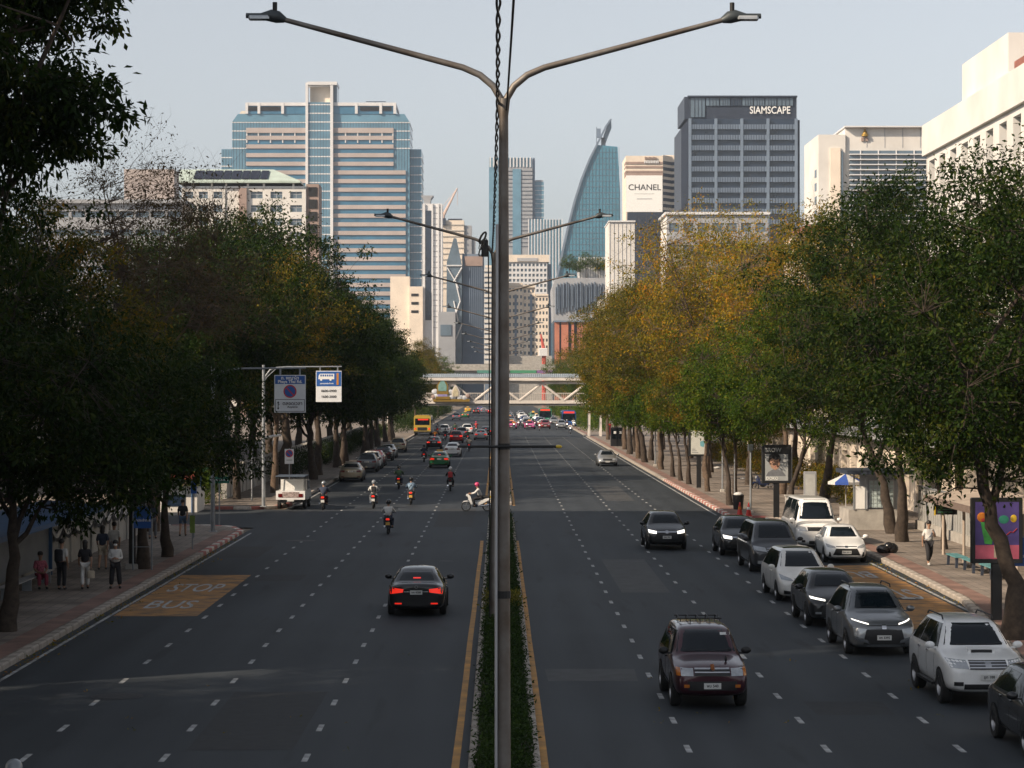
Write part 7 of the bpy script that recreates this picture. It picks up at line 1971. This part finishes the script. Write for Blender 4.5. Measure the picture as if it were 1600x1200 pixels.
for x in (-2.2, 1.6): part('post', MB().cyl(x, 2.8, .0, 2.0, .05, 8), M_blue, kq); part('post', MB().cyl(x, 6.8, 1.3, 2.36, .05, 8), M_blue, kq)
lp = thing('wall_lamp', 'small curved street lamp over the boundary wall past the side street', 'street lamp', (gx(365, 131) + .4, 147.5, .12))
s = 147 / F
part('post', MB().tube([(-1.1, 0, 0), (-1.1, 0, 2.6), (-1.05, 0, 3.2), (-.8, 0, 3.65), (-.3, 0, 3.9)], .05, 8), M_signp, lp, 60)
part('lamp_head', MB().tube([(-.35, 0, 3.88), (-.2, 0, 3.95), (.5, 0, 4.08), (.72, 0, 4.1)], [.05, .09, .09, .04], 8), M_whitepanel, lp, 60)
tb = thing('utility_pole', 'dark utility pole standing behind the arched bus stop sign', 'pole', (gx(204, 91.5), 92, .14))
part('shaft', MB().tube([(0, 0, 0), (0, 0, 5.2)], [.14, .11], 10), M_cable, tb); part('footing', MB().bbox(-.26, .26, -.26, .26, 0, .22, .04), M_conc, tb)

# ------------------------------------------------------------------ right pavement
M_bb = mat('billboard_frame', (.018, .019, .021), .45, .2, var=.2)
def billboard(x, y, zb, zt, w, lab, post=None):
    r = thing('billboard', lab, 'billboard', (x, y, .15))
    part('frame', MB().bbox(-w / 2 - .09, w / 2 + .09, -.1, .12, zb - .09, zt + .09, .03), M_bb, r)
    part('post', MB().bbox(-.16, .16, -.07, .09, 0, zb - .085, .02), M_bb, r)
    return r
bb = billboard(gx(1214, 128), 128.2, hz(757, 128), hz(702, 128), 1.42, 'black billboard with a dark-haired portrait behind a tree trunk')
z0, z1 = hz(757, 128), hz(702, 128)
M_ad1 = mat('poster_grey', (.36, .38, .39), .5, var=.1, scale=1)
part('poster', MB().box(-.62, .62, -.112, -.1, z0 + .05, z1 - .42), M_ad1, bb)
text('BROW', .30, M_ad1, bb, (-.2, -.112, z1 - .2), bold=.008)
text('DOKO', .22, M_letterW, bb, (-.24, -.125, z0 + .17), bold=.006)
pf = [(-.02, z0 + .62), (.16, z0 + .72), (.24, z0 + .95), (.22, z0 + 1.25), (-.02, z0 + 1.42), (-.28, z0 + 1.3), (-.33, z0 + 1.0), (-.22, z0 + .74)]
part('portrait_shoulders', MB().prism([(-.58, z0 + .30), (.5, z0 + .30), (.34, z0 + .55), (.1, z0 + .66), (-.2, z0 + .66), (-.46, z0 + .52)], 'y', -.118, -.112), C_grey, bb)
part('portrait_face', MB().prism([(x - .06, z) for x, z in pf], 'y', -.122, -.118), mat('print_skin', (.46, .27, .19), .6, var=.12, scale=5), bb)
part('portrait_hair', MB().prism([(-.42, z0 + 1.0), (-.36, z0 + 1.18), (-.22, z0 + 1.26), (-.05, z0 + 1.16), (.12, z0 + 1.22), (.16, z0 + 1.02), (.24, z0 + 1.2), (.14, z0 + 1.46), (-.12, z0 + 1.55), (-.38, z0 + 1.44), (-.46, z0 + 1.2)], 'y', -.126, -.122), C_black, bb)
for xx in (-.2, .03): part('portrait_eye', MB().ball((xx, -.124, z0 + 1.06), (.045, .004, .018), 8, 4), C_black, bb)
part('portrait_mouth', MB().ball((-.07, -.124, z0 + .80), (.06, .004, .018), 8, 4), C_red, bb)
bb = billboard(gx(1092, 166), 166, hz(714, 166), hz(675, 166), 1.25, 'dark framed billboard with a pale map poster in the tree row')
z0, z1 = hz(714, 166), hz(675, 166)
part('poster', MB().box(-.56, .56, -.112, -.1, z0 + .04, z1 - .04), mat('poster_pale', (.55, .56, .52), .5, var=.08), bb)
part('poster_blue_shape', MB().prism([(.1, z0 + .6), (.34, z0 + .55), (.4, z0 + .9), (.3, z0 + 1.0), (.08, z0 + .92)], 'y', -.118, -.112), mat('poster_teal', (.15, .36, .42), .5), bb)
for k in range(3): part('poster_text_bar', MB().box(-.48, -.05 - .1 * k, -.118, -.112, z0 + .14 + k * .12, z0 + .18 + k * .12), C_grey, bb)
part('poster_red_mark', MB().ball((.42, -.114, z0 + .17), (.05, .006, .05), 8, 4), C_red, bb)
bb = billboard(15.05, 71.6, 1.82, 3.62, 1.38, 'black billboard with a colourful fruit drink poster behind the forked tree')
part('poster', MB().box(-.66, .66, -.112, -.1, 1.86, 3.58), mat('poster_violet', (.07, .05, .20), .45, var=.15), bb)
part('poster_pink_band', MB().box(-.66, .66, -.117, -.1125, 1.86, 2.28), mat('poster_pink', (.46, .10, .16), .45, var=.15), bb)
part('fruit', MB().ball((-.46, -.112, 3.12), (.15, .02, .15), 14, 7), C_orange, bb)
part('fruit_slice', MB().ball((-.43, -.125, 3.04), (.06, .012, .06), 10, 5), C_red, bb)
part('glass_tumbler', MB().prism([(-.38, 2.32), (-.16, 2.30), (-.10, 2.95), (-.50, 2.97)], 'y', -.125, -.112), mat('poster_green', (.05, .30, .06), .4, var=.3, scale=5), bb)
part('leaf_shape', MB().ball((.20, -.112, 3.05), (.16, .012, .13), 10, 5), mat('poster_jade', (.03, .22, .15), .4), bb)
part('fruit', MB().ball((.50, -.112, 3.08), (.10, .02, .12), 12, 6), P_yellow, bb)
part('pack_shape', MB().prism([(-.1, 1.9), (.16, 1.9), (.16, 2.42), (-.1, 2.46)], 'y', -.13, -.117), C_beige, bb)
part('script_stroke', MB().tube([(.28, -.118, 2.58), (.40, -.118, 2.68), (.48, -.118, 2.66), (.60, -.118, 2.78)], .016, 5), C_red, bb)

# shelter and benches at the bay
M_beige = mat('shelter_beige', (.40, .33, .27), .6, var=.15, scale=.8)
sh = thing('bus_shelter', 'beige sloping roofed bus shelter with hanging dark route board on the right', 'bus shelter', (18.9, 92, .15))
part('roof', MB().prism([(-.9, 2.35), (1.5, 2.75), (1.5, 2.85), (-.9, 2.47)], 'y', -7, 8), M_beige, sh)
part('fascia', MB().box(-.98, -.9, -7, 8, 2.24, 2.5), mat('fascia_brown', (.16, .12, .10), .6, var=.2), sh)
for y in (-6.6, -1.5, 3.2, 7.6):
    part('post', MB().tube([(-.2, y, 0), (-.2, y, 2.0), (-.3, y, 2.3), (-.55, y, 2.42)], .06, 8), M_beige, sh, 60)
    part('rafter', MB().tube([(-.85, y, 2.40), (1.4, y, 2.76)], .04, 6), M_beige, sh)
rb = part('route_board', MB().bbox(-.75, .15, 6.4, 6.46, 1.75, 2.3, .01), C_black, sh)
part('board_edge', MB().box(-.80, -.755, 6.38, 6.48, 1.72, 2.33), P_yellow, sh)
for k in range(4): part('route_text_bar', MB().box(-.66, -.05, 6.385, 6.399, 1.84 + k * .11, 1.875 + k * .11), mat('route_green', (.06, .20, .12), .5), sh)
for k, y in enumerate((87.5, 90.2, 92.9)):
    be = thing('bench', 'teal slatted bench under the right bus shelter', 'bench', (18.2 - .12 * k, y, .15), group='benches in the right shelter')
    for j in range(4): part('slat', MB().box(-.24 + j * .125, -.14 + j * .125, -1.1, 1.1, .42, .46), mat('bench_teal', (.10, .26, .28), .5, var=.2), be)
    for yy in (-.85, .85): part('leg', MB().prism([(-.22, .02), (-.12, .02), (-.1, .42), (-.2, .42)], 'y', yy - .04, yy + .04).prism([(.22, .02), (.12, .02), (.1, .42), (.2, .42)], 'y', yy - .04, yy + .04), M_dgrey, be)
fw = thing('corrugated_fence', 'grey corrugated fence on a low plinth behind the right bus shelter', 'fence', (20.9, 76, .15))
part('plinth', MB().box(-.15, .15, 0, 42, 0, .45), M_conc, fw)
cp = MB().box(-.03, .0, .01, .30, .45, 2.1).box(.0, .03, .31, .59, .45, 2.1).mesh('fence_panel', mat('fence_grey', (.32, .32, .31), .6, var=.15))
for k in range(70): ob('fence_panel', cp, fw, (0, k * .6, 0))
part('top_rail', MB().box(-.06, .06, 0, 42, 2.1, 2.17), M_signp, fw)
ki = thing('glass_block_kiosk', 'grey kiosk with glass block panel and flat roof on the right pavement', 'kiosk', (gx(1366, 117), 117, .15))
s = 117 / F
part('lower_wall', MB().box(-1.25, 1.6, 0, 3.2, 0, 1.0), M_conc, ki)
part('upper_wall', MB().box(-.25, 1.55, .25, 3.1, 1.0, 2.75), M_greyw, ki)
gp = part('glass_block_panel', MB().box(-.22, 1.02, .16, .24, 1.08, 2.45), M_steel, ki)
gme = MB().bbox(-.085, .085, .11, .16, -.085, .085, .01).mesh('glass_block', mat('glass_block', (.42, .50, .50), .2, var=.2, scale=9))
for i in range(6):
    for j in range(7): ob('glass_block', gme, gp, (-.11 + i * .2, 0, 1.18 + j * .19))
part('flat_roof', MB().box(-1.4, 1.9, -.6, 3.4, 2.75, 2.95), M_dgrey, ki)
part('notice_board', MB().bbox(-.95, -.45, -.05, .05, 1.05, 2.15, .01), M_letterW, ki)
part('notice_frame', MB().box(-1.02, -.95, -.07, .07, 1.0, 2.75).box(-.45, -.38, -.07, .07, 1.0, 2.75), M_signp, ki)
pa = thing('parasol', 'blue and white market parasol beside the kiosk', 'parasol', (gx(1322, 125), 125, .15))
for k in range(8):
    a0, a1 = 2 * PI * k / 8, 2 * PI * (k + 1) / 8
    mb = MB()
    mb.poly([(0, 0, 2.5), (.95 * math.cos(a0), .95 * math.sin(a0), 2.06), (.95 * math.cos(a1), .95 * math.sin(a1), 2.06)]).poly([(.95 * math.cos(a0), .95 * math.sin(a0), 2.06), (.95 * math.cos(a0), .95 * math.sin(a0), 1.92), (.95 * math.cos(a1), .95 * math.sin(a1), 1.92), (.95 * math.cos(a1), .95 * math.sin(a1), 2.06)])
    mb.poly([(0, 0, 2.47), (.93 * math.cos(a1), .93 * math.sin(a1), 2.04), (.93 * math.cos(a0), .93 * math.sin(a0), 2.04)])
    part('canopy_panel', mb, mat('parasol_blue', (.03, .08, .34), .8) if k % 2 else C_white, pa)
part('pole', MB().cyl(0, 0, 0, 2.55, .025, 8), M_steel, pa); part('foot', MB().cyl(0, 0, 0, .12, .28, 14), M_conc, pa)
cb = thing('utility_cabinet', 'grey concrete utility cabinet behind the white minibus', 'cabinet', (gx(1240, 121), 121.5, .15))
part('box', MB().bbox(-.34, .34, -.2, .3, 0, 1.45, .03), M_conc, cb); part('door', MB().box(-.28, .28, -.215, -.2, .12, 1.3), M_greyw, cb); part('cap', MB().box(-.38, .38, -.25, .35, 1.45, 1.52), M_conc, cb)
mbd = thing('notice_stand', 'tall grey notice stand with pale poster behind the minibus', 'notice board', (gx(1270, 124), 125, .15))
part('frame', MB().bbox(-.34, .34, -.06, .06, .5, 2.6, .02), M_greyw, mbd); part('poster', MB().box(-.26, .26, -.072, -.06, .9, 2.45), mat('poster_pale2', (.45, .46, .45), .5, var=.15, scale=3), mbd); part('leg', MB().box(-.3, -.22, -.04, .04, 0, .5).box(.22, .3, -.04, .04, 0, .5), M_signp, mbd)
M_cone = mat('cone_red', (.55, .035, .025), .6, var=.12)
for i, (px, yy) in enumerate(((1156, 129.6), (1170, 129.2))):
    c = thing('traffic_cone', 'red traffic cone on the corner of the bus bay kerb', 'traffic cone', (gx(px, yy), yy, .16), 0, 'cones at the bay corner')
    part('base', MB().bbox(-.2, .2, -.2, .2, 0, .05, .02), M_cone, c); part('cone', MB().lathe([(.16, .05), (.03, .74), (.0, .75)], n=14), M_cone, c, 50); part('band', MB().lathe([(.105, .36), (.079, .50)], n=14), M_letterW if i else C_orange, c, 50)
lb = thing('litter_bin', 'black bin with white bag on top beside the right kerb', 'bin', (gx(1155, 136), 136.5, .15))
part('drum', MB().lathe([(.0, 0), (.27, 0), (.34, .8), (.36, .84), (.30, .84), (.0, .80)], n=16), M_trim, lb, 50); part('bag', MB().ball((0, 0, .86), (.28, .26, .14), 10, 6), C_white, lb, 60)
tbg = tag(ob('rubbish_bag', None) if False else part('rubbish_bag', MB().ball((-.18, 0, .17), (.30, .28, .20), 12, 7).ball((.2, .05, .2), (.28, .26, .24), 12, 7).ball((.05, -.05, .30), (.22, .2, .18), 10, 6), mat('bin_liner', (.012, .012, .013), .25, var=.3, scale=6, bump=.8), None, 60), 'shiny black rubbish bag on the kerb beside the white saloon', 'rubbish bag')
tbg.location = (gx(1387, 100.5), 100.5, .15)
def pole(px, py, h, lab, r=.06, light=False):
    Z = gz(py); o = thing('metal_pole', lab, 'pole', (gx(px, Z), Z, .15))
    part('shaft', MB().tube([(0, 0, 0), (0, 0, h)], [r, r * .8], 10), M_signp, o); part('collar', MB().bbox(-.16, .16, -.16, .16, 0, .18, .04), M_conc, o)
    if light: part('lamp_box', MB().bbox(-.16, .16, -.2, .2, h - .1, h + .25, .04), M_lampb, o)
pole(1173, 806, 3.6, 'grey pole with boxy lamp beside the red cones', light=True)
pole(1129, 772, 3.2, 'short grey pole on a concrete foot right of the map billboard')
pole(1237, 790, 3.4, 'thin grey pole behind the portrait billboard')
pole(1024, 731, 3.4, 'slim white pole in the tree row before the footbridge')
pole(1148, 792, 3.0, 'slim grey pole between the bin and the kerb tree', .04)
for i, px in enumerate((960, 969)):
    Z = 283; o = thing('phone_booth', 'dark phone booth beside the far right kerb', 'phone booth', (gx(px, Z), Z, .15), 0, 'phone booths')
    part('cabin', MB().bbox(-.45, .45, -.45, .45, 0, 2.25, .06), M_bb, o); part('glass', MB().box(-.36, .36, -.465, -.45, .9, 2.0), M_tint, o); part('notice', MB().box(-.1, .2, -.475, -.465, 1.5, 1.8), M_letterW, o)
o = thing('pillar_box', 'red pillar letter box on the far right pavement', 'letter box', (gx(952, 350), 350, .15))
part('body', MB().lathe([(.0, 0), (.34, 0), (.34, .12), (.28, .16), (.28, 1.35), (.36, 1.4), (.36, 1.5), (.2, 1.62), (0, 1.68)], n=18), M_cone, o, 40); part('slot', MB().box(-.14, .14, -.30, -.27, 1.18, 1.24), M_letterK, o)
for i, (px, py) in enumerate(((1118, 735), (1165, 752))):
    Z = gz(py); o = thing('paper_sheet', 'crumpled white plastic sheet lying on the right pavement', 'litter', (gx(px, Z), Z, .155), 0, 'litter on the right pavement')
    part('sheet', MB().ball((0, 0, .06), (.42, .5, .07), 12, 5).ball((.2, .2, .10), (.2, .25, .08), 10, 5), C_white, o, 60)
# median furniture at the opening
o = thing('barrier', 'white concrete block painted at the median opening', 'barrier', (-.35, 145.2, .1)); part('block', MB().bbox(-.28, .28, -.3, .3, 0, .75, .08), M_kwhite, o); part('stripe', MB().box(-.285, .285, -.305, .305, .3, .45), P_yellow, o)
o = thing('keep_left_sign', 'narrow blue keep left board on the median beyond the opening', 'sign', (-.28, 150, .12)); part('post', MB().cyl(0, 0, 0, 2.3, .03, 8), M_signp, o); part('board', MB().box(-.16, .16, -.04, -.02, .9, 2.1), M_signb, o)
# dry leaves gathered in the gutters
rng = np.random.default_rng(77)
cs = np.concatenate([rng.uniform((-12.55, 46, .012), (-12.3, 112, .02), (260, 3)), rng.uniform((-12.5, 60, .012), (-11.6, 100, .02), (60, 3)), rng.uniform((15.0, 66, .012), (15.5, 98, .02), (140, 3)), rng.uniform((3, 48, .012), (12, 64, .02), (14, 3)), rng.uniform((-10, 46, .012), (-2, 64, .02), (10, 3))])
lm2 = leaf_mesh('fallen_leaves', cs, np.full(len(cs), .12), 3, .085, L_gold, rng, flat=.02, droop=0)
o = ob('fallen_leaves', lm2); o['kind'] = 'stuff'; o['label'] = 'dry yellow leaves lying along the gutters'; o['category'] = 'leaves'

# ------------------------------------------------------------------ haze
hm = bpy.data.materials.new('haze'); hm.use_nodes = True
hn = hm.node_tree; hn.nodes.remove(hn.nodes['Principled BSDF'])
pv_ = hn.nodes.new('ShaderNodeVolumePrincipled')
pv_.inputs['Color'].default_value = (.80, .88, .97, 1); pv_.inputs['Density'].default_value = .00012; pv_.inputs['Anisotropy'].default_value = .65
hn.links.new(pv_.outputs[0], hn.nodes['Material Output'].inputs['Volume'])
hb = MB().box(-1600, 1600, -120, 3500, -2, 225)
ho = ob('haze', hb.mesh('haze', hm)); ho['kind'] = 'stuff'; ho['label'] = 'pale evening haze filling the street and city'; ho['category'] = 'haze'
bpy.data.scenes.remove(TMP)
